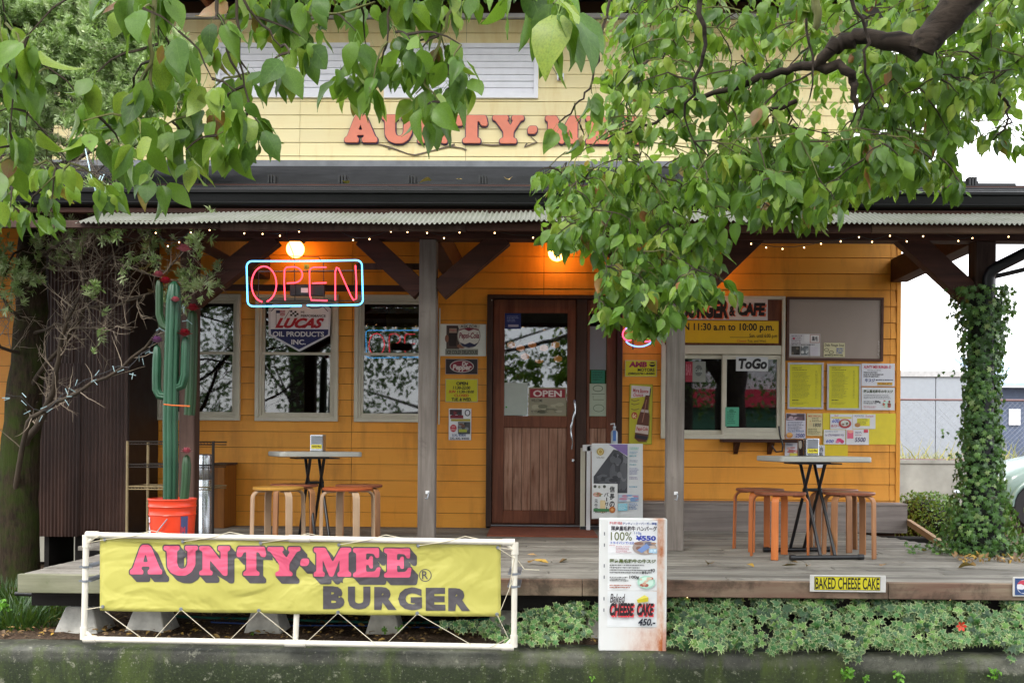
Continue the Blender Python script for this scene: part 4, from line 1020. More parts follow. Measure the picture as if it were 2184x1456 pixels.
for i, ch in enumerate('バーガー'):
    if ch == 'ー': p.r(1293, 1050 + i * 10, 1295, 1058 + i * 10, '#2c3038')
    else: p.t(ch, 1288, 1050 + i * 10, 1298, 1058 + i * 10, '#2c3038', .02)
for i, ch in enumerate('元牛照'): p.t(ch, 1268, 1064 + i * 9, 1275, 1072 + i * 9, '#30343c', .02)
p.e(1274, 1054, 9, 5, '#c08878'); p.blot(1266, 1049, 1286, 1059, ['#a85a5a', '#d8b0a0', '#7a8a50'], 7, 9)
p.r(1280, 1066, 1291, 1092, '#e2cc9c'); p.r(1266, 1084, 1302, 1090, '#4a8a58'); p.e(1306, 1086, 6.5, 7, '#c07034'); p.e(1306, 1086, 3, 3, '#e0a868'); p.t('Burger', 1270, 1088, 1296, 1094, '#404040')
p.mb.build('print', st, recalc=False)
m = MB()
for a, b, c_, d in ((1250, 950, 1260, 1130),):
    u = P(a, d, Y + .02); v_ = P(c_, b, Y + .02); m.box(u.x, v_.x, Y + .014, Y + .05, max(u.z, 0.002), v_.z)
m.box(P(1250, 0, Y).x, P(1290, 0, Y).x, Y + .014, Y + .06, P(1260, 962, Y).z, P(1260, 948, Y).z)
m.build('upright', st, m_whitep, bevel=.003)
u = P(1262, 1130, Y); MB().box(P(1246, 0, Y).x, P(1256, 0, Y).x, Y + .06, Y + .1, .002, P(1250, 955, Y).z).build('rear_leg', st, m_white)
MB().box(P(1246, 0, Y).x, P(1382, 0, Y).x, Y + .03, Y + .05, .02, .045).build('crossbar', st, m_black)
c = P(1310, 946, Y + .03)
MB().lathe([(.030, 0), (.031, .01), (.031, .10), (.022, .118), (.011, .125), (.011, .14), (.014, .142), (.014, .155), (.006, .157), (.006, .172)], c - Vector((0, 0, .001)), 18).build('gel_bottle', st, mplain('clear_bottle', '#aab6c0', .15), smooth=50)
MB().tube([c + Vector((0, 0, .17)), c + Vector((0, 0, .178)), c + Vector((-.035, 0, .172))], .006, 6).build('pump', st, m_whitep)
p = Pr(flat_map(1310, 932, Y - .002)); p.r(1307, 918, 1314, 940, '#4a74b8'); p.mb.build('label', st, recalc=False)

# ------------------------------------------------------------------ signs fixed to the walls
PYW = WY - .024
m_frdark = m_boardfr
def d_lucas(p):
    p.poly([(572, 658), (582, 648), (695, 648), (706, 658), (704, 715), (639, 750), (573, 715)][::-1], '#d6d9e2')
    p.poly([(577, 662), (586, 653), (692, 653), (701, 662), (701, 702), (577, 702)][::-1], '#eceef4')
    p.poly([(577, 702), (701, 702), (700, 713), (638, 745), (578, 713)], '#1c2460')
    for q in (((578, 664), (588, 654)), ((690, 654), (700, 664))): p.line(q, 1.6, '#1c2460')
    p.line([(586, 655), (600, 657), (615, 657), (624, 652)], 2, '#1c2460'); p.line([(654, 652), (665, 657), (680, 656), (688, 653)], 2, '#1c2460')
    p.r(589, 662, 597, 668, '#2c3060')
    for i in range(4): p.line([(597, 663 + i * 3), (603, 664 + i * 3), (608, 663 + i * 3)], 1.6, '#b83a48')
    p.line([(589, 662), (589, 695)], 1, '#40404c'); p.line([(618, 662), (607, 680)], 1, '#303038')
    for i in range(4):
        for j in range(3):
            if (i + j) % 2 == 0: p.r(619 + i * 4.5, 662 + j * 4 + i * .6, 623.5 + i * 4.5, 666 + j * 4 + i * .6, '#16181c')
    p.t('HI', 642, 663, 649, 668, '#40424c', .02); p.t('PERFORMANCE', 642, 671, 695, 676, '#40424c', .03)
    p.t('LUCAS', 587, 678, 692, 700, '#b01c2c', .05, .45); p.t('OIL PRODUCTS', 582, 707, 692, 718, '#d8dae2', .03); p.t('INC.', 622, 724, 653, 735, '#d8dae2', .03)
poster('oil_shield_sign', 'shield shaped white and navy motor oil sign in the upper sash of the middle window', 'sign', 600, 655, 678, 720, WY - .0215, '#d6d9e2', d_lucas, .008)
def d_pepsi(p):
    p.r(952, 694, 980, 744, '#4a3a34'); p.poly([(956, 697), (976, 697), (973, 738), (958, 738)][::-1], '#241814'); p.r(958, 700, 974, 710, '#a08a78'); p.t('Pepsi', 959, 702, 973, 707, '#b83040')
    p.e(985, 738, 10, 5, '#8a5a44'); p.e(953, 722, 4, 8, '#8a5a44')
    p.e(1000, 716, 25, 27, '#9a988e'); p.e(1000, 716, 23, 25, '#d8d8d0'); p.poly([(979, 705), (984, 696), (1000, 691), (1016, 696), (1022, 705), (1010, 702), (1000, 706), (990, 702)][::-1], '#7c2038')
    p.poly([(981, 730), (992, 734), (1002, 730), (1012, 734), (1020, 730), (1014, 738), (1000, 741), (987, 738)], '#22284c')
    p.t('Pepsi-Cola', 979, 709, 1022, 725, '#7c2038', .03, .2)
    p.poly([(976, 693), (1000, 690), (1024, 693), (1022, 702), (1000, 698), (979, 702)][::-1], '#c4c4b8'); p.t('ASK FOR', 982, 693, 1018, 699, '#2c2c30', .02)
    p.r(950, 744, 1020, 757, '#8d9084'); p.t('ICE COLD! DELICIOUS!', 953, 747, 1019, 755, '#20241e', .03)
poster('cola_wall_sign', 'white cola sign with a glass in a hand, topmost beside the door', 'sign', 938, 691, 1037, 759, PYW, '#dcdfd6', d_pepsi, .006, bev=.0015)
def d_drp(p):
    p.e(985, 781, 26, 13.5, '#b8b0ac'); p.e(985, 781, 24, 11.8, '#7c1830'); p.t('Dr', 985, 771, 999, 780, '#d0c8c4', .05, .15); p.t('Pepper', 965, 777, 1006, 792, '#d0c8c4', .05, .2)
poster('soda_wall_sign', 'dark soda plate with a red oval, just under the white cola sign', 'sign', 951, 766, 1018, 797, PYW, '#241c24', d_drp, .005, frame=(pcol('#a08a80'), 1.2, .001))
def d_hours(p):
    p.t('OPEN', 973, 814, 998, 821, '#241c10', .05); p.t('11:30-22:00', 966, 823, 1003, 830, '#241c10', .03, .15); p.t('SUN', 957, 832, 972, 838, '#b8301c', .04, .2); p.t('11:30-18:00', 975, 832, 1011, 838, '#241c10', .03, .15)
    p.t('CLOSED', 969, 840, 1000, 846, '#b8301c', .03); p.t('TUE. & WED.', 963, 848, 1006, 855, '#241c10', .04, .1)
poster('opening_hours_sign', 'yellow opening hours plate in the column beside the door', 'sign', 951, 809, 1018, 856, PYW, '#c6c21a', d_hours, .005, frame=(pcol('#b0aa90'), 1.2, .001))
def d_tee(p):
    p.r(959, 873, 985, 884, '#3c1c20'); p.blot(962, 873, 985, 888, ['#20202c', '#7a2430', '#34343c'], 9, 2); p.r(960, 885, 988, 892, '#7a1c2c'); p.r(962, 893, 1003, 898, '#a89c30'); p.ring(997, 880, 6, 7, 2, '#303440')
    p.e(967, 913, 7, 8, '#b82434'); p.t('NEW', 963, 908, 971, 912, '#e8d0d0'); p.t('DESIGN', 961, 914, 973, 918, '#e8d0d0')
    p.r(977, 899, 1003, 925, '#44484c'); p.blot(977, 900, 1003, 925, ['#2c3034', '#6a4a3c', '#84888c'], 10, 7); p.r(979, 915, 996, 921, '#a8b03a')
    p.t('S-XL ¥3800', 965, 925, 994, 930, '#24407c', .02); p.t('2XL-4XL ¥4000', 960, 932, 1001, 937, '#20242c', .02)
poster('shirt_poster', 'white t-shirt price poster, lowest one of the column beside the door', 'poster', 957, 871, 1005, 938, PYW, '#e2e5ea', d_tee)
c = P(937, 780, WY - .03); 
cd = thing('wall_conduit', 'thin pale conduit strip running down the orange wall behind the middle post', 'conduit', (c.x, c.y, P(937, 900, WY).z))
MB().box(c.x - .006, c.x + .006, WY - .034, WY - .017, P(937, 905, WY).z, P(937, 658, WY).z).build('strip', cd, m_white)
def d_motor(p):
    p.t('AMB', 1341, 771, 1380, 783, '#8c1c44', .06, .1); p.e(1391, 777, 6.5, 5, '#1c1c18'); p.r(1385, 775, 1397, 777, '#c6c21a'); p.t('MOTORS', 1360, 785, 1396, 792, '#20201c', .03); p.t('(080)3781-8480', 1340, 794, 1396, 800, '#20201c', .03)
poster('motors_plate', 'yellow motors plate with a phone number above the cola bottle sign', 'sign', 1334, 769, 1400, 802, PYW, '#c6c21a', d_motor, .004, bev=.001, frame=(pcol('#b8b890'), 1, .0008))
def d_bottle(p):
    p.poly([(1348, 824), (1388, 827), (1386, 846), (1346, 842)][::-1], '#3c3c3c'); p.poly([(1346, 822), (1386, 824), (1384, 844), (1345, 849)][::-1], '#cfc8c8')
    p.t('More Bounce', 1349, 828, 1382, 836, '#a82c34', .03, .2, .06); p.t('to the', 1360, 836, 1370, 839, '#a82c34'); p.t('Ounce', 1350, 838, 1371, 846, '#b8404c', .02, .2)
    for y in (853, 861, 872): p.line([(1346, y), (1352, y + 2), (1358, y + 1), (1363, y - 1)], 1.3, '#5c4434')
    p.e(1353, 886, 6.5, 7.5, '#b05030'); p.t('6c', 1349, 881, 1357, 891, '#e0d0a0', .03)
    B = [(1376, 842), (1384, 843), (1383, 860), (1382, 872), (1385, 886), (1384, 905), (1383, 930), (1378, 941), (1362, 941), (1354, 934), (1357, 912), (1360, 895), (1366, 876), (1373, 858)]
    p.poly([(a + 2, b + 2) for a, b in B][::-1], '#8c8428'); p.poly(B[::-1], '#5a3020'); p.poly([(1368, 872), (1383, 874), (1383, 880), (1366, 878)][::-1], '#b8a8a0')
    p.poly([(1357, 905), (1384, 908), (1383, 926), (1355, 922)][::-1], '#c8b8b0'); p.t('Pepsi-Cola', 1358, 910, 1382, 920, '#a83838', .03, .1); p.poly([(1356, 926), (1383, 930), (1381, 938), (1357, 934)][::-1], '#22202c'); p.line([(1378, 852), (1374, 880), (1370, 900)], 1.6, '#a0705c')
poster('cola_bottle_sign', 'tall yellow sign with a tilted cola bottle beside the door', 'sign', 1343, 820, 1390, 946, PYW, '#b8b22a', d_bottle, .004, frame=(pcol('#8c8a20'), 1.2, .0008), tilt=-.01)
# white vertical trim of the order window behind the post
tr = thing('window_side_trim', 'narrow white vertical rail beside the cola bottle sign', 'rail', P(1415, 932, WY - .03))
q = rect(1410, 738, 1420, 932, WY - .05); MB().box(q[0], q[1], WY - .062, WY - .041, q[2], q[3]).build('rail', tr, m_white, bevel=.002)
# burger & cafe header
def d_cafe(p):
    p.t('BURGER', 1455, 641, 1556, 681, '#d86a48', .07, .12); p.t('BURGER', 1452, 638, 1553, 679, '#16100e', .06, .12)
    p.t('&', 1557, 654, 1570, 675, '#d86a48', .05); p.t('&', 1555, 652, 1568, 674, '#16100e', .05)
    p.t('CAFE', 1576, 648, 1635, 675, '#d86a48', .07, .12); p.t('CAFE', 1573, 645, 1632, 673, '#16100e', .06, .12)
poster('cafe_header_sign', 'white header sign reading BURGER & CAFE above the order window', 'sign', 1450, 637, 1637, 682, WY - .046, '#cfc8c4', d_cafe, .006)
def d_open2(p):
    p.t('OPEN 11:30 a.m to 10:00 p.m.', 1424, 689, 1650, 709, '#16120c', .025)
    p.line([(1557, 719), (1600, 719)], 1, '#16120c'); p.t('Sun. until 6:00 p.m', 1598, 711, 1657, 722, '#16120c', .01); p.t('Closed', 1572, 724, 1591, 729, '#b83020'); p.t('Tue. and Wed.', 1594, 724, 1634, 729, '#16120c')
poster('hours_header_sign', 'long yellow sign with opening hours between the cafe header and the order window', 'sign', 1416, 684, 1660, 731, WY - .046, '#d4ac08', d_open2, .005)
def d_togo(p): p.t('ToGo', 1575, 764, 1636, 787, '#14161a', .05, .15)
poster('togo_card', 'white ToGo card at the top of the order window pane', 'card', 1570, 761, 1638, 791, WY - .0225, '#c4c8ca', d_togo, .002)
def d_green(p): p.small(1551, 877, 1572, 905, 7, '#1c5c44', .5, 3); p.e(1560, 876, 5, 4, '#2c7c5c')
poster('green_notice', 'small green notice in the lower corner of the order window pane', 'notice', 1547, 868, 1576, 909, WY - .0225, '#4aa080', d_green, .002)
def d_menuw(p): p.r(1480, 772, 1496, 832, '#8c2034'); p.t('Cola', 1481, 778, 1494, 790, '#b8a0a0'); p.r(1478, 772, 1479, 812, '#401018'); p.e(1490, 805, 7, 12, '#6c706c'); p.ring(1490, 805, 6, 10, 2, '#404440')
poster('window_photo_sheet', 'red and grey drink sheet behind the sliding order window glass', 'poster', 1462, 771, 1505, 814, WY + .014, '#848880', lambda p: (p.r(1462, 771, 1477, 814, '#8c1c30'), p.t('BAR', 1463, 776, 1475, 800, '#b0606c', .03), p.e(1490, 790, 8, 12, '#5c605c'), p.t('Coke', 1482, 786, 1498, 794, '#98a098', .02)), .002)
def d_nb1(p):
    p.r(1715, 713, 1727, 729, '#d8d8d8'); p.small(1688, 715, 1712, 735, 5, '#705868', .5, 1); p.e(1693, 722, 2.4, 2.4, '#b83858'); p.r(1727, 713, 1748, 731, '#b08a80'); p.r(1728.5, 714.5, 1746.5, 729.5, '#d8d6d4'); p.t('黒毛', 1731, 717, 1744, 727, '#30303a', .03)
    p.r(1688, 738, 1706, 757, '#3c3834'); p.blot(1688, 738, 1706, 757, ['#6c6458', '#24201c', '#8c8478'], 7, 1); p.r(1708, 738, 1724, 757, '#6c7478'); p.blot(1708, 738, 1724, 757, ['#a0a8ac', '#343838', '#ccd0d0'], 7, 2); p.r(1727, 740, 1744, 757, '#c8c4cc')
    p.small(1688, 734, 1740, 737, 1, '#30303a', .7)
nb = thing('notice_board', 'large beige notice board with a dark frame at the end of the orange wall', 'notice board', P(1780, 767, WY - .02))
mp = flat_map(1780, 700, WY - .03, -.004)
MB().plate(mp(1683, 764, 0), mp(1878, 764, 0), mp(1878, 639, 0), mp(1683, 639, 0), (0, .012, 0)).build('panel', nb, m_stucco)
f = MB()
for q in ((1678, 634, 1883, 639), (1678, 764, 1883, 769), (1678, 639, 1683, 764), (1878, 639, 1883, 764)): f.plate(mp(q[0], q[3], .012), mp(q[2], q[3], .012), mp(q[2], q[1], .012), mp(q[0], q[1], .012), (0, .03, 0))
f.build('frame', nb, m_boardfr)
p = Pr(flat_map(1780, 700, WY - .032)); q_ = random.Random(4)
for i in range(26): p.e(1875 - q_.random() * 3, 725 + q_.random() * 36, .9, .9, '#c8beb4', 6)
p.mb.build('print', nb, recalc=False)
NBY = WY - .034
poster('soup_flyer', 'white photo flyer pinned in the corner of the beige notice board', 'flyer', 1684, 712, 1749, 759, NBY, '#ccccce', d_nb1, .002)
poster('prime_soup_note', 'cream handwritten soup note pinned beside the photo flyer', 'note', 1757, 731, 1802, 761, NBY, '#cfc9a0', lambda p: (p.t('Daily Potage Soup', 1759, 733, 1800, 740, '#30303a', .01, .2), p.ring(1763, 746, 5, 3.5, 1, '#303038'), p.ring(1773, 751, 5, 3.5, 1, '#303038'), p.small(1784, 742, 1800, 755, 3, '#4458a0', .7), p.small(1759, 756, 1799, 760, 1, '#40403c', .7)), .002)
def d_menu1(p, x0, x1):
    p.t('MENU LIST', x0 + 6, 783, x0 + 26, 786, '#44441c'); p.small(x0 + 6, 788, x0 + 40, 790, 1, '#54541c', .7, 3)
    p.small(x0 + 6, 793, x1 - 22, 850, 21, '#8a8a2c', .45, int(x0)); p.small(x1 - 13, 790, x1 - 8, 850, 21, '#8a8a2c', .45, 5); p.small(x0 + 6, 852, x0 + 22, 856, 1, '#44441c', .6); p.small(x0 + 6, 858, x1 - 26, 863, 2, '#8a8a2c', .45)
m_alu = mplain('aluminium_frame', '#b4b2b8', .4, .2)
poster('menu_board', 'framed yellow menu sheet next to the order window', 'menu', 1684, 777, 1752, 868, PYW - .002, '#ccc61c', lambda p: d_menu1(p, 1684, 1752), .004, group='framed yellow menus', frame=(m_alu, 4, .005))
poster('menu_board', 'framed yellow menu sheet beside the two white wagyu notices', 'menu', 1768, 780, 1832, 870, PYW - .002, '#ccc61c', lambda p: d_menu1(p, 1768, 1832), .004, group='framed yellow menus', frame=(m_alu, 4, .005))
poster('beef_notice', 'white notice with red restaurant name headline, upper of the two by the wall corner', 'notice', 1838, 775, 1908, 823, PYW, '#d4d6dc', lambda p: (p.t('AUNTY-MEE BURGER の', 1842, 779, 1900, 786, '#c0304c', .03), p.small(1850, 789, 1880, 791, 1, '#303030', .7), p.small(1842, 793, 1886, 806, 3, '#24242c', .6, 2), p.t('牛スジ', 1845, 807, 1866, 815, '#28407c', .03), p.small(1868, 809, 1906, 813, 1, '#28304c', .6), p.r(1871, 815, 1903, 821, '#c8a030'), p.t('¥1000 JPY', 1873, 816, 1901, 820, '#7c2c1c', .02)), .002)
poster('wagyu_notice', 'white notice with green headline and a food photo, under the restaurant notice', 'notice', 1838, 826, 1908, 874, PYW, '#d4d6d8', lambda p: (p.t('国産黒毛和牛の牛スジ', 1842, 831, 1904, 838, '#34441c', .04), p.small(1842, 842, 1900, 852, 3, '#70747c', .5, 3), p.small(1842, 855, 1876, 863, 2, '#50545c', .6), p.t('700g', 1866, 854, 1878, 860, '#24242c', .03), p.e(1891, 862, 10, 8, '#bcdccc'), p.blot(1882, 853, 1900, 869, ['#b06458', '#d8b8a0', '#8c4438'], 9, 4), p.small(1842, 866, 1870, 871, 2, '#b05060', .5)), .002)
poster('yellow_backing_sheet', 'large plain yellow sheet on the orange wall behind the price cards', 'sheet', 1755, 881, 1910, 947, WY - .020, '#d9c62c', None, .003)
poster('yellow_backing_sheet', 'lower plain yellow sheet beneath the price cards', 'sheet', 1736, 947.5, 1808, 978, WY - .020, '#d9bf1c', None, .003)
PW = WY - .026
poster('burger_flyer', 'white flyer with a 2500 yen burger box photo beside the order window', 'flyer', 1676, 881, 1718, 935, PW, '#cccad4', lambda p: (p.r(1677, 882, 1716, 896, '#4c3c44'), p.blot(1678, 882, 1716, 896, ['#a08890', '#6c5460', '#c0a8b0'], 8, 3), p.small(1680, 899, 1715, 918, 6, '#70748c', .55, 3), p.t('The Box BURGER', 1680, 917, 1715, 921, '#3870a8'), p.e(1684, 928, 7, 6, '#c88438'), p.e(1684, 926, 6, 3.4, '#dca85c'), p.t('2500', 1696, 924, 1716, 932, '#2c3c8c', .01, .2)), .002)
poster('mee_special_flyer', 'cream flyer with a red headline and 1800 yen in handwriting', 'flyer', 1721, 881, 1754, 929, PW, '#cfc496', lambda p: (p.t('MEE SPECIAL', 1724, 885, 1752, 889, '#b84030', .01), p.small(1732, 891, 1752, 900, 3, '#605c40', .5, 2), p.t('1800', 1734, 902, 1751, 910, '#30343c', .01, .2), p.blot(1723, 896, 1732, 906, ['#d8b890', '#c09860'], 5, 2), p.small(1724, 914, 1750, 927, 4, '#605c40', .5, 6)), .002)
poster('beef_bowl_card', 'white price card with a red bowl photo, 600 yen', 'price card', 1771, 883, 1818, 915, PW, '#d8d8de', lambda p: (p.t('Beef', 1780, 884, 1788, 888, '#b82c3c'), p.r(1773, 889, 1816, 892, '#d8cc3c'), p.t('600', 1775, 893, 1790, 901, '#2848b8', .01, .2), p.e(1802, 903, 13.5, 10, '#a83c38'), p.e(1802, 902, 9, 6.5, '#c8ccc4'), p.blot(1795, 897, 1809, 908, ['#5c6c50', '#d8d8d0', '#7c5c48'], 6, 2), p.t('肉バター', 1773, 905, 1789, 911, '#b82c3c', .02)), .002)
poster('yellow_label_card', 'white price card with yellow label strips at the top of the yellow sheet', 'price card', 1819, 883, 1867, 914, PW, '#d8d8da', lambda p: (p.t('POTATO', 1823, 885, 1842, 889, '#505878'), p.t('Salad', 1846, 885, 1862, 889, '#b83c4c'), p.r(1828, 892, 1855, 908, '#dcd430'), p.small(1829, 893, 1853, 907, 5, '#6c6c30', .5, 7), p.e(1829, 906, 6, 4.5, '#b07c40')), .002)
poster('pink_sweets_card', 'white price card with pink sweets and 600 in blue, lower row', 'price card', 1757, 916, 1803, 947, PW - .001, '#dadadc', lambda p: (p.t('Strawberry Cool', 1760, 918, 1786, 922, '#385c7c'), p.t('for STRAWBERRY MIX', 1760, 925, 1800, 930, '#705c90'), p.t('600', 1762, 937, 1778, 944, '#2848b8', .01, .2), p.e(1790, 938, 6, 4, '#d84c7c'), p.e(1796, 941, 4, 4, '#c83c6c'), p.e(1786, 942, 4, 2.6, '#e87c9c')), .002)
poster('pink_drink_card', 'white price card with a pink jar drink and 5500 in ink, lower row', 'price card', 1805, 915, 1853, 948, PW - .001, '#dadadc', lambda p: (p.r(1807, 917, 1820, 935, '#d8607c'), p.e(1814, 920, 6, 3.4, '#e8a08c'), p.r(1842, 915.5, 1851, 922, '#d04458'), p.small(1824, 920, 1838, 926, 2, '#705c90', .5), p.t('5500', 1823, 932, 1846, 942, '#402c68', .015, .2), p.small(1824, 927, 1840, 930, 1, '#a05070', .6)), .002)
poster('lower_flyer', 'white flyer under the burger box flyer, partly behind the pepper bottle', 'flyer', 1674, 940, 1712, 975, PW, '#cfced6', lambda p: (p.t('Fries', 1678, 945, 1690, 950, '#4878b0'), p.blot(1678, 953, 1710, 966, ['#c88088', '#d8a8a0', '#b0605c'], 12, 3), p.r(1684, 966, 1708, 972, '#d8cc50')), .002)
poster('calligraphy_card', 'white card with two brush written characters behind the square dispenser', 'card', 1741, 949, 1759, 997, PW, '#d4d6de', lambda p: (p.t('信', 1744, 951, 1756, 962, '#303440', .02), p.t('長', 1744, 964, 1756, 976, '#303440', .02)), .002)
# door glass stickers
DY = WY + .002
poster('blue_door_sticker', 'blue sticker in the top corner of the door glass', 'sticker', 1077, 668, 1111, 701, DY, '#1c2c70', lambda p: (p.small(1081, 674, 1107, 688, 4, '#8c9cc8', .4, 3), p.r(1084, 692, 1106, 697, '#a8a8c0')), .002)
poster('blank_door_paper', 'blank white paper in the lower corner of the door glass', 'paper', 1076, 816, 1125, 885, DY, '#aab4ac', lambda p: p.e(1080, 868, 2, 2, '#3c9c3c'), .002)
def d_dopen(p):
    p.r(1130, 829, 1205, 848, '#8c1c2c'); p.t('OPEN', 1137, 832, 1198, 846, '#d0c4c0', .03); p.t('WELCOME', 1133, 851, 1157, 857, '#303028', .02); p.blot(1134, 858, 1203, 882, ['#6c6c58', '#a4a088', '#50503c', '#8c8870'], 18, 5); p.small(1133, 876, 1150, 882, 2, '#303028', .5)
poster('door_open_plate', 'tin OPEN plate with red header hanging in the door glass', 'sign', 1128, 827, 1207, 886, DY - .001, '#8f8b76', d_dopen, .003, frame=(pcol('#8c7a50'), 1, .0006))
poster('brown_door_card', 'small brown card halfway up the door glass', 'card', 1129, 748, 1173, 767, WY + .02, '#5c4c38', lambda p: p.t('THE LEG', 1131, 750, 1168, 762, '#2c241c', .03), .002)
poster('frosted_door_sheet', 'grey frosted sheet behind the narrow side glass', 'sheet', 1257, 696, 1293, 788, DY, '#7c8084', None, .002)
poster('green_door_sticker', 'green notice on the narrow side glass of the door', 'sticker', 1261, 789, 1290, 817, DY, '#1c7058', lambda p: p.small(1264, 793, 1287, 813, 4, '#0c4030', .5, 4), .002)
poster('no_smoking_sheet', 'tall pale sheet with sketched rings on the narrow side glass', 'sheet', 1257, 818, 1293, 887, DY, '#a4b09c', lambda p: (p.ring(1275, 828, 11, 7, 1.5, '#505c50'), p.line([(1262, 840), (1290, 840)], 1, '#40483c'), p.line([(1265, 844), (1265, 852), (1288, 852)], 1, '#40483c'), p.ring(1277, 870, 12, 8, 1.2, '#586858')), .002)
# plates fixed on the deck edge
poster('cheese_cake_plate', 'yellow plate reading BAKED CHEESE CAKE on the deck edge below the stools', 'sign', 1728, 1226, 1889, 1262, 5.79, '#ccc9c4', lambda p: (p.r(1737, 1229, 1877, 1258, '#2c2810'), p.r(1738, 1230, 1876, 1257, '#cfc41c'), p.t('BAKED CHEESE CAKE', 1739, 1231, 1875, 1256, '#1c1808', .02)), .008, bev=.002)
poster('cola_deck_plate', 'blue cola plate at the end of the deck edge, cut by the picture', 'sign', 2161, 1231, 2300, 1272, 5.79, '#c9c6c0', lambda p: (p.r(2165, 1233, 2296, 1269, '#2c4878'), p.e(2185, 1251, 16, 15, '#d8d8dc'), p.poly([(2169, 1246), (2176, 1238), (2190, 1236), (2200, 1246), (2186, 1249), (2178, 1245)][::-1], '#b83c50'), p.poly([(2170, 1256), (2180, 1257), (2190, 1253), (2200, 1256), (2192, 1264), (2178, 1264)], '#2c4878'), p.t('PEPSI', 2208, 1243, 2290, 1260, '#d8d8dc', .03)), .008, bev=.002)
mt = thing('door_mat', 'reddish brown rubber mat lying before the front door', 'mat', (P(1140, 1130, 8.8).x, 8.9, 0))
a = G(1047, 1126, 0); b = G(1262, 1128, 0); c = G(1275, 1147, 0); d = G(1038, 1144, 0)
MB().plate(*[Vector((v.x, v.y, .002)) for v in (d, c, Vector((b.x, 9.12, 0)), Vector((a.x, 9.12, 0)))], (0, 0, .014)).build('mat', mt, m_mat)
# ------------------------------------------------------------------ stools and tables
def make_stool(label, seatm, legm, loc, rz, group):
    t = thing('bentwood_stool', label, 'stool', (0, 0, 0), group)
    pr = [(.168, .433), (.176, .437), (.177, .449), (.172, .4535), (.001, .4535)]
    MB().lathe([(.001, .433)] + pr, (0, 0, 0), 40).build('seat', t, seatm, smooth=40)
    for k in range(4):
        a = R(90 * k); ca, sa = math.cos(a), math.sin(a); prof = []
        for (r, z) in [(.09, .426)] + [(.138 + .05 * math.sin(R(x)), .376 + .05 * math.cos(R(x))) for x in range(0, 91, 15)] + [(.194, .0)]: prof.append((r, z))
        m = MB(); vs = []; w = .024; th = .0065
        n = len(prof)
        for i, (r, z) in enumerate(prof):
            p0 = prof[max(i - 1, 0)]; p1 = prof[min(i + 1, n - 1)]; dr_, dz_ = p1[0] - p0[0], p1[1] - p0[1]; q = math.hypot(dr_, dz_); nr, nz_ = -dz_ / q, dr_ / q
            for (s1, s2) in ((-1, -1), (1, -1), (1, 1), (-1, 1)):
                rr = r + nr * th * s2; zz = z + nz_ * th * s2; vs.append((rr * ca - s1 * w * sa, rr * sa + s1 * w * ca, zz))
        fs = [(i*4+j, i*4+(j+1)%4, (i+1)*4+(j+1)%4, (i+1)*4+j) for i in range(n - 1) for j in range(4)] + [(3,2,1,0), tuple((n-1)*4+j for j in range(4))]
        m.add(vs, fs).build('leg', t, legm, bevel=.0018, smooth=30)
    t.location = loc; t.rotation_euler = (0, 0, rz); return t
def at(px, pyb, z=0): v = G(px, pyb, z); return (v.x, v.y, 0.0)
g1 = 'bentwood stools round the table before the windows'; g2 = 'bentwood stools round the table before the order window'
def sp(px, Y): return (P(px, 1000, Y).x, Y, 0.0)
make_stool('tan topped stool with pale legs in front of the window table', m_seat_y, m_leg_g, sp(594, 7.12), R(38), g1)
make_stool('brown topped stool behind the tan one at the window table', m_seat_b, m_leg_t, sp(628, 7.62), R(60), g1)
make_stool('red topped stool with pale legs beside the window table, nearer the middle post', m_seat_r, m_leg_g, sp(742, 7.12), R(30), g1)
make_stool('dark topped stool behind the red one at the window table', m_seat_b, m_leg_t, sp(766, 7.62), R(58), g1)
make_stool('front stool with bright orange legs at the order window table', m_seat_b, m_leg_o, sp(1664, 7.02), R(68), g2)
make_stool('orange legged stool behind the front one, nearest the grey post', m_seat_b, m_leg_o, sp(1621, 7.50), R(62), g2)
make_stool('front stool with tan legs at the order window table, towards the ivy post', m_seat_b, m_leg_t, sp(1811, 7.10), R(44), g2)
make_stool('rear stool half hidden behind the folding table legs of the order window table', m_seat_b, m_leg_t, sp(1778, 7.52), R(20), g2)
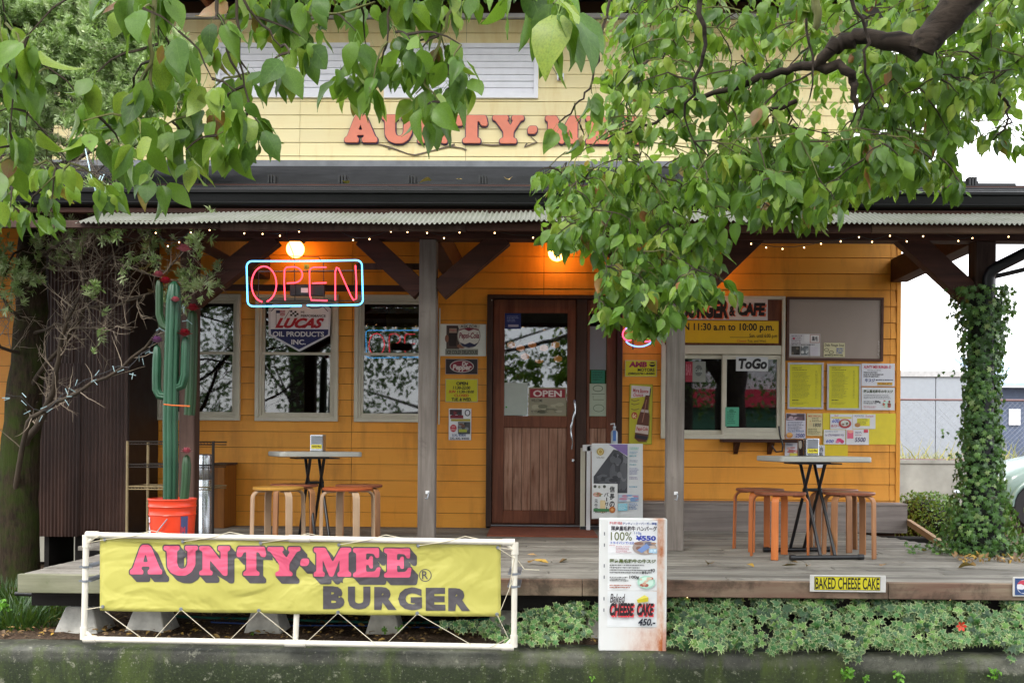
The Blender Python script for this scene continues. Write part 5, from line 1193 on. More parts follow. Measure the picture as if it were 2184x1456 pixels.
def make_table(label, loc, rz, wx, wy):
    t = thing('folding_table', label, 'table', (0, 0, 0), 'white topped folding tables')
    pts = roundpoly([(-wx/2, -wy/2), (wx/2, -wy/2), (wx/2, wy/2), (-wx/2, wy/2)], .06, 8)
    m = MB(); n = len(pts); vs = []
    for (s_, z) in ((.97, .662), (1.0, .667), (1.0, .692), (.985, .70)): vs += [(p[0] * s_, p[1] * s_, z) for p in pts]
    fs = [(k*n+i, k*n+(i+1)%n, (k+1)*n+(i+1)%n, (k+1)*n+i) for k in range(3) for i in range(n)] + [tuple(range(n))[::-1], tuple(3*n+i for i in range(n))]
    m.add(vs, fs).build('tabletop', t, m_tabletop, smooth=40)
    MB().box(-.16, .16, -.13, .13, .645, .654).build('under_plate', t, m_black)
    for sgn, xo in ((1, .052), (-1, .052)):
        for sx_ in (-1, 1):
            MB().tube([(sx_ * xo + .006 * sgn, -.25 * sgn, .03), (sx_ * xo + .006 * sgn, .0, .465), (sx_ * xo + .006 * sgn, .11 * sgn, .656)], .0115, 10).build('leg', t, m_black, smooth=50)
        MB().tube([(-.245, -.25 * sgn, .018), (.245, -.25 * sgn, .018)], .0155, 10).build('foot_bar', t, m_black, smooth=50)
        for sx_ in (-1, 1): MB().tube([(sx_ * .225, -.25 * sgn, .019), (sx_ * .262, -.25 * sgn, .019)], .019, 12).build('foot_cap', t, m_black, smooth=50)
        MB().tube([(-xo - .03, .11 * sgn, .655), (xo + .03, .11 * sgn, .655)], .01, 8).build('crossbar', t, m_black)
    MB().tube([(-.07, 0, .465), (.07, 0, .465)], .011, 8).build('pivot', t, m_black)
    t.location = loc; t.rotation_euler = (0, 0, rz); return t
tl = sp(671, 7.66); tr_ = sp(1733, 7.13)
make_table('white folding table with a square napkin dispenser, in front of the windows', tl, R(27), .62, .50)
make_table('white folding table with a dark bottle, in front of the order window', tr_, R(9), .66, .52)
def dispenser(px, Y, wpx, hpx, label):
    c = P(px, 960, Y); w = wpx / F * Y / 2; h = hpx / F * Y; z = .7005
    t = thing('napkin_dispenser', label, 'napkin dispenser', (c.x, Y, z), 'square napkin dispensers')
    MB().box(c.x - w, c.x + w, Y - .045, Y + .055, z, z + h).build('case', t, m_chrome, bevel=.008, seg=2)
    m = MB(); m.box(c.x - w * .8, c.x + w * .8, Y - .049, Y - .0455, z + h * .45, z + h * .94); m.build('face_plate', t, m_galv)
    k = Y / F
    mp = lambda px_, py_, l: Vector((c.x + (px_ - px) * k, Y - .0455 - l, z + (0 - py_) * k))
    p = Pr(mp); p.r(px - wpx * .40, -hpx * .42, px + wpx * .40, -hpx * .18, '#c8bc24'); p.t('Aunty-Mee', px - wpx * .34, -hpx * .38, px + wpx * .34, -hpx * .22, '#4c3018', .03, .2); p.mb.build('label', t, recalc=False)
dispenser(678, 7.6, 28, 36, 'square steel napkin dispenser with a yellow label on the window table')
dispenser(1730, 7.13, 28, 38, 'square steel napkin dispenser with a yellow label on the order window table')
c = P(1707, 960, 7.16); bt = thing('sauce_bottle', 'dark brown square bottle standing beside the dispenser on the table', 'bottle', (c.x, 7.16, .7005))
MB().box(c.x - .018, c.x + .018, 7.145, 7.18, .7005, .815).build('bottle', bt, mplain('brown_bottle', '#2a1812', .25), bevel=.005); 
p = Pr(flat_map(1707, 945, 7.144)); p.e(1707, 948, 3.4, 9, '#8c8478'); p.mb.build('label', bt, recalc=False)
# tongs-like black strap hanging by the shelf
hk = thing('black_strap', 'black curved wand and strap hanging by the order window shelf', 'strap', P(1665, 965, 9.0))
MB().tube([P(a, b, 9.0) for a, b in ((1661, 908), (1664, 930), (1670, 950), (1668, 962), (1655, 963), (1646, 950))], .008, 8).build('strap', hk, m_black, smooth=60)

# ------------------------------------------------------------------ bucket and cactus
c = P(368, 1062, 6.66); z0 = 0.002; zt_ = c.z; rt = 49 / F * 6.66
bk = thing('orange_bucket', 'bright orange plastic bucket holding the artificial cactus', 'bucket', (c.x, 6.66, z0))
h = zt_ - z0; pr = [(rt * .86, 0), (rt * .965, h * .72), (rt * 1.0, h * .73), (rt * .97, h * .75), (rt * .985, h * .86), (rt * 1.015, h * .87), (rt * .985, h * .89), (rt * 1.0, h * .97), (rt * 1.03, h * .985), (rt * 1.02, h), (rt * .97, h), (rt * .95, h * .9)]
m = MB(); n = 40; vs = []
for r_, z in pr:
    for j in range(n): vs.append((c.x + r_ * math.cos(2 * math.pi * j / n), 6.66 + r_ * math.sin(2 * math.pi * j / n), z0 + z))
m.add(vs, [(i*n+j, i*n+(j+1)%n, (i+1)*n+(j+1)%n, (i+1)*n+j) for i in range(len(pr)-1) for j in range(n)] + [tuple(range(n))[::-1]])
m.build('body', bk, mplain('orange_plastic', '#d83c1c', .35, var=.04, bump=.02), smooth=50)
MB().lathe([(rt * .94, 0), (rt * .94, .004)], (c.x, 6.66, zt_ - .05), 24).build('soil_fill', bk, m_soil)
hp = []
for k in range(9):
    a = R(178 + 100 * k / 8); hp.append((c.x + rt * 1.06 * math.cos(a) * (1 - .05 * k / 8), 6.66 + rt * 1.07 * math.sin(a), z0 + h * (.30 + .0 * k) + .0 * k))
hp = [(c.x + rt * 1.05 * math.cos(R(a)), 6.66 + rt * 1.05 * math.sin(R(a)), z0 + h * z) for a, z in ((205, .18), (225, .25), (245, .37), (262, .52), (280, .68))]
MB().tube(hp, .004, 6).build('handle', bk, m_galv)
k_ = 6.66 / F
def bkmap(px, py, l):
    a = R(270) + (px - 368) * k_ / rt * .96; zz = zt_ - (py - 1062) * k_; rr = rt * (.965 - .1 * (zt_ - zz) / h * 1.0) + .002 + l + .004
    return Vector((c.x + rr * math.cos(a), 6.66 + rr * math.sin(a), zz))
p = Pr(bkmap)
for i in range(5): p.r(405 + i * 3.4, 1098, 408.6 + i * 3.4, 1150, '#3c4470')
p.t('M', 406, 1120, 416, 1134, '#b03040', .04); p.t('S', 318, 1100, 328, 1112, '#d8ccd8', .05); p.t('A', 317, 1116, 328, 1130, '#d8ccd8', .05); p.r(312, 1130, 330, 1146, '#c0c4d0'); p.mb.build('label', bk, recalc=False)
m_cact = mplain('cactus_green', '#1e4a32', .45, var=.2, scale=5, bump=.1); m_cactd = mplain('cactus_dark', '#1f4020', .5, var=.2)
m_cf = mplain('cactus_flower_red', '#a0162c', .6, orand=.3); m_cfp = mplain('cactus_flower_pink', '#b0606c', .6); m_cfl = mplain('cactus_flower_mauve', '#8c5c88', .6)
cc = thing('artificial_cactus', 'tall ribbed green artificial cactus with red flowers beside the brown post', 'cactus', (c.x, 6.66, zt_ - .05))
def cact(pts, r, ribs=7, m_=m_cact, name='stem'):
    pts = [Vector(p) for p in pts]; n = ribs * 6; m = MB(); vs = []; k = len(pts); u = Vector((1, 0, 0))
    for i, p in enumerate(pts):
        d = (pts[min(i+1, k-1)] - pts[max(i-1, 0)]).normalized(); uu = Vector((0, 1, 0)); w = d.cross(uu).normalized(); uu = w.cross(d)
        rr = r * (1 if 0 < i < k - 2 else (.95 if i == 0 else (.75 if i == k - 2 else .25)))
        for j in range(n):
            a = 2 * math.pi * j / n; q = rr * (.80 + .20 * abs(math.cos(a * ribs / 2)) ** .7); vs.append(p + (w * math.cos(a) + uu * math.sin(a)) * q)
    m.add(vs, [(i*n+j, i*n+(j+1)%n, (i+1)*n+(j+1)%n, (i+1)*n+j) for i in range(k-1) for j in range(n)] + [tuple((k-1)*n+j for j in range(n))])
    return m.build(name, cc, m_, smooth=70)
CY = 6.66
def cp(l, Y_=CY): return [P(a, b, Y_) for a, b in l]
cact(cp([(363, 1075), (364, 1000), (363, 900), (365, 800), (368, 700), (370, 640), (371, 610), (371, 600)]), .050)
cact(cp([(352, 845), (340, 843), (334, 830), (334, 800), (335, 765), (335, 742), (335, 736)]), .030, 6)
cact(cp([(376, 826), (388, 822), (394, 800), (395, 765), (396, 735), (396, 722), (396, 718)]), .030, 6)
cact(cp([(358, 700), (346, 692), (340, 670), (340, 640), (340, 612), (340, 600), (340, 596)]), .026, 6, m_cactd)
cact(cp([(404, 885), (407, 840), (409, 760), (410, 690), (411, 668), (411, 662)], 7.2), .042, 6, m_cactd)
cact(cp([(392, 1070), (396, 1030), (398, 990), (398, 975), (398, 970)], 6.6), .03, 6, m_cactd)
def flower(px, py, Y_, r, m_):
    c_ = P(px, py, Y_); m = MB()
    for ring_, (rr, up, nn) in enumerate(((1.0, .5, 11), (.75, .95, 9), (.45, 1.3, 7))):
        for j in range(nn):
            a = 2 * math.pi * (j + .5 * ring_) / nn; d = Vector((math.cos(a), math.sin(a), 0)); s_ = Vector((-math.sin(a), math.cos(a), 0)) * r * .3
            b0 = c_ + d * r * .15; b1 = c_ + d * r * rr * .75 + Vector((0, 0, r * up * .6)); b2 = c_ + d * r * rr * 1.15 + Vector((0, 0, r * up * .75))
            m.add([b0 - s_ * .4, b0 + s_ * .4, b1 + s_, b2, b1 - s_], [(0, 1, 2, 3, 4)])
    m.build('flower', cc, m_)
for a in ((335, 730, CY, .045, m_cfl), (394, 716, CY - .03, .05, m_cf), (411, 662, 7.15, .05, m_cf), (353, 604, CY, .045, m_cf), (374, 643, CY - .06, .035, m_cfp), (398, 966, 6.58, .04, m_cfp), (392, 536, CY, .05, m_cfp), (338, 590, CY, .04, m_cfp)): flower(*a)
MB().tube(cp([(349, 862), (366, 864), (384, 865), (405, 866)], 6.57), .005, 6).build('tie_strap', cc, mplain('orange_strap', '#b85a1c', .6))
# wire rack
rk = thing('wire_rack', 'rusty wire shelf rack behind the cactus', 'rack', (P(360, 1000, 7.65).x, 7.65, 0))
RY = 7.60; m_wire = mplain('rusty_wire', '#8c7c5c', .6, .3); m_wireb = mplain('dark_wire', '#2a2420', .5, .3)
for px, yy, mm_ in ((272, RY, m_wire), (316, RY + .3, m_wire), (455, RY, m_wireb), (421, RY + .3, m_wireb)):
    a = P(px, 940, yy); MB().tube([(a.x, yy, .002), (a.x, yy, a.z)], .011, 8).build('upright', rk, mm_)
for py in (941, 990, 1037):
    z = P(272, py, RY).z; xa = P(272, py, RY).x; xb = P(455, py, RY).x
    m = MB()
    for yy in (RY, RY + .3): m.tube([(xa, yy, z), (xb, yy, z)], .005, 6); m.tube([(xa, yy, z - .02), (xb, yy, z - .02)], .004, 6)
    for xx in (xa, xb): m.tube([(xx, RY, z), (xx, RY + .3, z)], .005, 6)
    q = 14
    for i in range(q): 
        x_ = xa + (xb - xa) * i / (q - 1); m.tube([(x_, RY, z - .003), (x_, RY + .3, z - .003)], .0025, 4)
    for i in range(26):
        x_ = xa + (xb - xa) * i / 26; x2 = xa + (xb - xa) * (i + .5) / 26; m.tube([(x_, RY, z), (x2, RY, z - .02)], .002, 4)
    m.build('shelf', rk, m_wire if py == 1037 else m_wireb)
dk = thing('steel_canister', 'tall ribbed shiny steel canister standing behind the brown post', 'canister', (P(436, 1100, 7.78).x, 7.78, 0))
c = P(436, 1040, 7.78); r_ = 17 / F * 7.78
MB().lathe([(r_, 0), (r_, .46), (r_ * .94, .465), (r_ * .94, .475), (r_, .48), (r_, .66), (r_ * .8, .67)], (c.x, 7.78, .003), 36, fn=lambda a, z: 1 + .03 * math.cos(a * 9)).build('body', dk, m_chrome, smooth=50)
# orange brown box over a darker patch of the wall by the shed
cb = thing('low_box', 'low orange brown cabinet against the wall beside the rack', 'cabinet', (P(470, 1100, 8.9).x, 8.95, 0))
q = rect(448, 992, 478, 1122, 8.85); MB().box(q[0], q[1], 8.85, 9.19, .003, q[3]).build('case', cb, wood('box_wood', '#6e4010', '#8a5518', None, .6, 2, 18), bevel=.004); MB().box(q[0] - .01, q[1] + .01, 8.84, 9.19, q[3] + .001, q[3] + .02).build('top', cb, m_postb)

# ------------------------------------------------------------------ hooks on the posts
for px, py, lb in ((911, 1050, 'small white hook screwed to the middle grey post'), (1441, 1052, 'small white hook screwed to the grey post by the order window')):
    c = P(px, py, 7.34); t = thing('post_hook', lb, 'hook', (c.x, 7.345, c.z), 'hooks on the grey posts')
    MB().box(c.x - .012, c.x + .016, 7.335, 7.344, c.z - .01, c.z + .014).build('plate', t, m_whitep, bevel=.002)
    MB().tube([(c.x + .01, 7.334, c.z), (c.x + .012, 7.315, c.z - .015), (c.x + .004, 7.31, c.z - .045), (c.x - .01, 7.315, c.z - .04)], .005, 6).build('hook', t, m_galv, smooth=60)

# ------------------------------------------------------------------ fairy lights
m_bulb = emis('fairy_bulb', '#ffc98a', 3.5); m_bulboff = mplain('fairy_bulb_unlit', '#8fa8ac', .3)
def fairy(label, pts, Y_, lit=True, group='strings of fairy lights', r=.0045):
    t = thing('fairy_light_string', label, 'fairy lights', P(*pts[0], Y_), group)
    W = [P(a, b - 5, Y_) for a, b in pts]; sag = []
    for i in range(len(W) - 1):
        sag += [W[i], (W[i] + W[i + 1]) / 2 - Vector((0, 0, (W[i + 1] - W[i]).length * .05))]
    sag.append(W[-1]); MB().tube(sag, .0022, 4).build('cable', t, m_black)
    for a, b in pts:
        c = P(a, b, Y_); s_ = P(a, b - 5, Y_)
        MB().tube([s_, c], .002, 4).build('drop_wire', t, m_black)
        if lit: MB().lathe([(.001, -r), (r * .8, -r * .5), (r, 0), (r * .8, r * .6), (.002, r)], c, 8).build('bulb', t, m_bulb)
        else:
            for _ in range(2): dd = Vector((rnd.uniform(-1, 1), rnd.uniform(-.3, .3), rnd.uniform(-1, .5))).normalized(); c2 = c + Vector((rnd.uniform(-.05, .05), 0, rnd.uniform(-.03, .02))); MB().tube([c2, c2 + dd * .048], [.0034, .0022], 6).build('bulb', t, m_bulboff)
fairy('lit fairy lights under the eave above the cactus', [(332, 497), (358, 525), (382, 517), (407, 496), (447, 491), (485, 487), (521, 498)], 6.55)
fairy('lit fairy lights under the eave between the two globe lamps', [(560, 499), (597, 503), (638, 494), (714, 490), (753, 512), (788, 510), (834, 494), (869, 495), (911, 497), (947, 508), (980, 496), (1021, 490), (1055, 497), (1137, 507), (1200, 500)], 6.55)
fairy('lit fairy lights draped under the eave above the order window', [(1602, 520), (1634, 528), (1669, 531), (1715, 528), (1751, 520), (1793, 515), (1832, 506), (1860, 516), (1898, 503), (1934, 515)], 6.6)
fairy('lit fairy lights round the top of the ivy covered post', [(1969, 504), (2002, 494), (2044, 514), (2074, 508), (2121, 496), (2151, 505)], 6.6)
fairy('fairy lights under the leading edge of the deck beneath the stools', [(1466, 1272), (1590, 1271), (1702, 1268), (1773, 1269), (1816, 1272), (1956, 1266), (2027, 1277)], 5.86)
fairy('fairy lights under the corner of the deck near the mossy tree', [(48, 1249), (82, 1249), (164, 1255), (228, 1262)], 5.9)
fairy('cool white unlit fairy lights wound along the dead lower branch', [(12, 845), (45, 850), (72, 877), (100, 880), (130, 848), (150, 833), (180, 815), (205, 805), (252, 785), (275, 788), (302, 758), (318, 750), (340, 705), (372, 698), (384, 678), (398, 655)], 6.95, False, r=.006)
# ------------------------------------------------------------------ hoses and pipes under the deck
def hose(label, pts, Y_, r, m_, name='garden_hose', cat='hose', group=None):
    t = thing(name, label, cat, P(*pts[0], Y_), group); W = [P(a, b, Y_) for a, b in pts]
    MB().tube(W, r, 8).build('tube', t, m_, smooth=60)
hose('green garden hose lying on the soil under the deck behind the banner', [(345, 1312), (450, 1317), (600, 1320), (700, 1324), (860, 1328), (990, 1324), (1080, 1315)], 6.35, .009, mplain('green_hose', '#1c6c5c', .4))
hose('thin blue hose lying just below the green hose', [(450, 1326), (620, 1333), (760, 1333), (900, 1337), (1000, 1336), (1080, 1330)], 6.22, .005, mplain('blue_hose', '#24468c', .4))
hose('black capped pole lying under the corner of the deck', [(33, 1265), (125, 1268), (210, 1274)], 5.95, .014, m_black, 'black_pole', 'pole')
wp = thing('water_pipe', 'grey water pipe with brass valves hanging beneath the deck', 'pipe', P(1110, 1280, 6.1))
MB().tube([P(1100, 1278, 6.1), P(1150, 1282, 6.1), P(1225, 1290, 6.1)], .014, 10).build('pipe', wp, m_galv, smooth=60)
m = MB(); m.tube([P(1150, 1276, 6.08), P(1172, 1282, 6.08)], .022, 10); m.tube([P(1162, 1282, 6.08), P(1163, 1292, 6.06)], .013, 8); m.tube([P(1200, 1288, 6.08), P(1206, 1302, 6.06)], .014, 8); m.tube([P(1196, 1298, 6.06), P(1214, 1300, 6.06)], .008, 8); m.build('valve', wp, m_whitep, smooth=50)
MB().box(P(1112, 0, 6.1).x, P(1122, 0, 6.1).x, 6.08, 6.12, P(1115, 1288, 6.1).z, -.105).build('bracket', wp, m_black)
dp = thing('black_drainpipe', 'black bent downpipe coming down beside the ivy covered post', 'drainpipe', P(2110, 900, 7.3))
MB().tube([P(2230, 520, 7.15), P(2184, 541, 7.2), P(2130, 568, 7.26), P(2114, 578, 7.28), P(2108, 592, 7.3), P(2107, 640, 7.3), P(2106, 1150, 7.3)], .042, 12).build('pipe', dp, mplain('navy_black_pipe', '#17191f', .4), smooth=60)
MB().tube([P(2240, 552, 7.3), P(2184, 575, 7.33), P(2120, 590, 7.36)], .017, 8).build('thin_pipe', dp, m_black, smooth=60)

# ------------------------------------------------------------------ background beyond the house
gy = -.38
bw = thing('concrete_garden_wall', 'stained grey concrete boundary wall behind the hedge', 'wall', (8, 18, gy))
m_cw = mplain('stained_concrete', '#8c8c86', .9, var=.35, scale=1.6, bump=.4)
MB().box(4.5, 16, 18, 18.2, gy - .05, P(1960, 988, 18).z).build('wall', bw, m_cw); MB().box(4.5, 16, 17.98, 18.22, P(1960, 988, 18).z + .002, P(1960, 981, 18).z).build('coping', bw, m_cw)
cf = thing('chain_link_fence', 'thin rusty rail fence standing behind the concrete wall', 'fence', (8, 18.6, gy))
m_rail = mplain('fence_rail', '#6c5454', .6)
for py in (852, 980): z = P(1960, py, 18.6).z; MB().tube([(4.5, 18.6, z), (16, 18.6, z)], .02, 8).build('rail', cf, m_rail)
for x in (5.0, 9.0, 12.6): MB().tube([(x, 18.6, gy), (x, 18.6, P(1960, 850, 18.6).z)], .03, 8).build('post', cf, m_rail)
m = MB(); za, zb_ = P(1960, 978, 18.6).z, P(1960, 854, 18.6).z
x = 4.5
while x < 12: m.tube([(x, 18.6, za), (min(x + (zb_ - za), 99), 18.6, zb_)], .0026, 3, cap=False); m.tube([(x + (zb_ - za), 18.6, za), (x, 18.6, zb_)], .0018, 3, cap=False); x += .09
m.build('wire_mesh', cf, m_galv)
wb = thing('white_storage_building', 'plain white panelled storage building beyond the fence', 'building', (9, 24, gy))
m_wb = mplain('white_panel', '#8e949b', .6, var=.05); zz = P(1950, 803, 24).z
x = 5; 
while x < 9.75: MB().box(x + .01, x + 1.3, 24, 24.1, gy, zz).build('panel', wb, m_wb); x += 1.31
MB().box(5, 9.9, 23.96, 28, zz + .002, zz + .14).build('roof_edge', wb, mplain('roof_edge', '#a8a8a8', .5)); MB().box(5, 9.8, 24.12, 28, gy, zz).build('body', wb, m_wb)
bs = thing('blue_grey_shed', 'slate blue shed with a pale blue sloping roof behind the parked car', 'shed', (13, 27, gy))
q = rect(2138, 826, 2300, 965, 27); MB().box(q[0], q[1], 27, 31, gy, q[3]).build('wall', bs, mplain('slate_blue', '#4f5a70', .6)); MB().box(q[0] + .9, q[0] + 1.0, 26.95, 26.998, gy, q[3]).build('corner_board', bs, m_whitep)
z1_ = q[3]; MB().add([(q[0] - .5, 26.6, z1_), (q[1], 26.6, z1_), (q[1], 29.5, z1_ + .9), (q[0] - .3, 29.5, z1_ + .9), (q[0] - .5, 26.6, z1_ + .1), (q[1], 26.6, z1_ + .1), (q[1], 29.5, z1_ + 1.0), (q[0] - .3, 29.5, z1_ + 1.0)], [(3,2,1,0),(4,5,6,7),(0,1,5,4),(1,2,6,5),(2,3,7,6),(3,0,4,7)]).build('roof', bs, mplain('pale_blue_roof', '#9fb4c6', .5))
q = rect(2151, 872, 2175, 906, 26.98); MB().box(q[0], q[1], 26.94, 26.97, q[2], q[3]).build('paper_notice', bs, pcol('#dfe0e2'))
# parked car ------------------------------------------------------------
car = thing('parked_car', 'pale mint green rounded car parked behind the ivy covered post', 'car', (7.4, 14.6, gy))
m_car = mplain('mint_car_paint', '#6c827c', .2, var=.03, bump=0, spec=.6); m_cglass = mplain('car_glass', '#1a2226', .08)
cx0 = P(2118, 1000, 14.2).x; gz_ = P(2165, 1128, 13.9).z
side = [(0.0, .42), (.02, .60), (.10, .74), (.35, .86), (.8, .96), (1.1, 1.02), (1.35, 1.28), (1.7, 1.45), (2.3, 1.47), (2.9, 1.32), (3.5, 1.02), (3.85, .80), (3.95, .5), (3.9, .28), (3.2, .22), (.25, .22)]
def carbody(pts, ya, yb, name, mt, inset=.12):
    m = MB(); n = len(pts); sec = [(ya, .90), (ya + .05, .97), (ya + .16, 1.0), (yb - .16, 1.0), (yb - .05, .97), (yb, .90)]; vs = []
    for (yy, s_) in sec: vs += [(cx0 + 2 + (p[0] - 2) * (s_ * .5 + .5), yy, gz_ + .22 + (p[1] - .22) * s_) for p in pts]
    fs = [(k*n+i, k*n+(i+1)%n, (k+1)*n+(i+1)%n, (k+1)*n+i) for k in range(5) for i in range(n)] + [tuple(range(n))[::-1], tuple(5*n+i for i in range(n))]
    return m.add(vs, fs).build(name, car, mt, smooth=50)
carbody(roundpoly(side, .15, 4), 13.95, 15.45, 'body', m_car)
carbody(roundpoly([(1.18, 1.03), (1.42, 1.25), (1.75, 1.39), (2.25, 1.40), (2.75, 1.26), (2.95, 1.05)], .05, 2), 13.975, 15.42, 'side_window', m_cglass)
for x_ in (.50, 3.1):
    for y_ in (13.93, 15.3):
        MB().tube([(cx0 + x_, y_, gz_ + .31), (cx0 + x_, y_ + .19, gz_ + .31)], .31, 28).build('tyre', car, mplain('tyre', '#17171a', .8), smooth=40)
        MB().tube([(cx0 + x_, y_ - .012, gz_ + .31), (cx0 + x_, y_ + .0, gz_ + .31)], .19, 20).build('hubcap', car, m_chrome, smooth=40)
        m = MB(); m.tube([(cx0 + x_ + .36 * math.cos(R(a)), y_ + .0, gz_ + .31 + .36 * math.sin(R(a))) for a in range(0, 181, 15)], .035, 8); m.build('wheel_arch', car, m_car, smooth=60)
c_ = (cx0 + .12, 14.1, gz_ + .66); MB().lathe([(.09, -.02), (.1, 0), (.08, .03), (.01, .045)], c_, 18).build('headlight', car, m_chrome, smooth=50)
MB().tube([(cx0 - .03, 13.98, gz_ + .42), (cx0 - .06, 14.7, gz_ + .42), (cx0 - .03, 15.4, gz_ + .42)], .05, 8).build('bumper', car, m_chrome, smooth=60)
# houses and street seen only as reflections in the glass
sh = thing('street_shop', 'shop across the street with a red awning, seen mirrored in the order window', 'building', (6, -16, -.86))
for nm, za, zb_, mt, dy in (('wall', 2.6, 5.0, mplain('shop_white', '#d0d0d0', .6), 0), ('awning', 2.0, 2.6, mplain('awning_red', '#c0203c', .5), .5), ('shopfront', .9, 2.0, mplain('shop_green', '#3c6c54', .6), 0), ('base_wall', -.86, .9, mplain('shop_brown', '#6c4434', .7), 0.0)):
    MB().box(0.5, 13, -20, -16 + dy, za, zb_ - .002).build(nm, sh, mt)
MB().box(.3, 13.2, -20.2, -15.8, 5.0, 5.3).build('roof', sh, m_roof)
# ------------------------------------------------------------------ vegetation
import numpy as np
def leaf_ovate(L=1.0, W=.5, fold=.12, curl=.18, twist=.0, pet=.45, n=6, tip=.86):
    """pointed ovate leaf along +x, face up +z, with its stalk behind the origin"""
    vs = []; fs = []; ac = []
    for i in range(n + 1):
        t = i / n; w = W / 2 * (math.sin(math.pi * min(1, t * .95 + .05) ** .86) ** .95) * (1 if t < tip else max(0, (1 - t) / (1 - tip)) ** .8) * (1 - .22 * t)
        if i == n: w = .004
        z = -curl * t * t * L; x = t * L
        tw = twist * t
        for s_ in (-1, -.5, 0, .5, 1):
            yy = w * s_; zz = z + fold * abs(s_) ** 1.3 * w * 2 * .5 + .022 * math.sin(t * 14 + s_ * 3) * abs(s_)
            vs.append((x, yy * math.cos(tw) - (zz - z) * math.sin(tw), z + yy * math.sin(tw) + (zz - z) * math.cos(tw))); ac.append(abs(s_))
    for i in range(n):
        for j in range(4): a = i * 5 + j; fs.append((a, a + 1, a + 6, a + 5))
    b = len(vs)
    if pet:
        for (x, z) in ((0, 0), (-pet * .5, .05), (-pet, 0.0)):
            vs += [(x, -.008, z), (x, .008, z)]; ac += [0, 0]
        fs += [(b, b+1, b+3, b+2), (b+2, b+3, b+5, b+4)]
    return np.array(vs), fs, np.array(ac)
def leaf_ivy(seed=0, fold=.1):
    q = random.Random(seed); ang = [(-155, .48), (-118, .38), (-98, .78), (-62, .42), (-42, .80), (-18, .50), (0, 1.08), (18, .50), (42, .80), (62, .42), (98, .78), (118, .38), (155, .48), (180, .12)]
    vs = [(0, 0, 0)]; ac = [0]; k = len(ang)
    for sc_, av in ((.55, .35), (1, 1)):
        for a, r in ang:
            r2 = r * sc_ * q.uniform(.94, 1.06) * .5; x = r2 * math.cos(R(a)) + .0; y = r2 * math.sin(R(a)); vs.append((x, y, -fold * (x * x + y * y) * 2 + .03 * math.sin(R(a) * 5) * sc_)); ac.append(av)
    fs = [(0, 1 + i, 1 + (i + 1) % k) for i in range(k)] + [(1 + i, 1 + k + i, 1 + k + (i + 1) % k, 1 + (i + 1) % k) for i in range(k)]
    return np.array(vs), fs, np.array(ac)
def tuft(seed=0, n=15):
    q = random.Random(seed); vs = []; fs = []; ac = []
    for i in range(n):
        a = q.uniform(0, 2 * math.pi); el = q.uniform(.15, 1.35); d = Vector((math.cos(a) * math.sin(el), math.sin(a) * math.sin(el), math.cos(el))); s_ = d.orthogonal().normalized() * .085
        L = q.uniform(.6, 1); b = len(vs); o = Vector((0, 0, q.uniform(-.5, .3)))
        vs += [tuple(o - s_ * .6), tuple(o + s_ * .6), tuple(o + d * L * .6 + s_), tuple(o + d * L), tuple(o + d * L * .6 - s_)]; fs.append((b, b+1, b+2, b+3, b+4)); ac += [0.5] * 5
    return np.array(vs), fs, np.array(ac)
def blade(seed=0):
    q = random.Random(seed); c = q.uniform(.2, .7); vs = []; ac = []
    for i in range(5):
        t = i / 4; w = .035 * (1 - t) + .003; x = t * c * t; vs += [(x, -w, t * (1 - .3 * c * t)), (x, w, t * (1 - .3 * c * t))]; ac += [.5, .5]
    return np.array(vs), [(2*i, 2*i+1, 2*i+3, 2*i+2) for i in range(4)], np.array(ac)
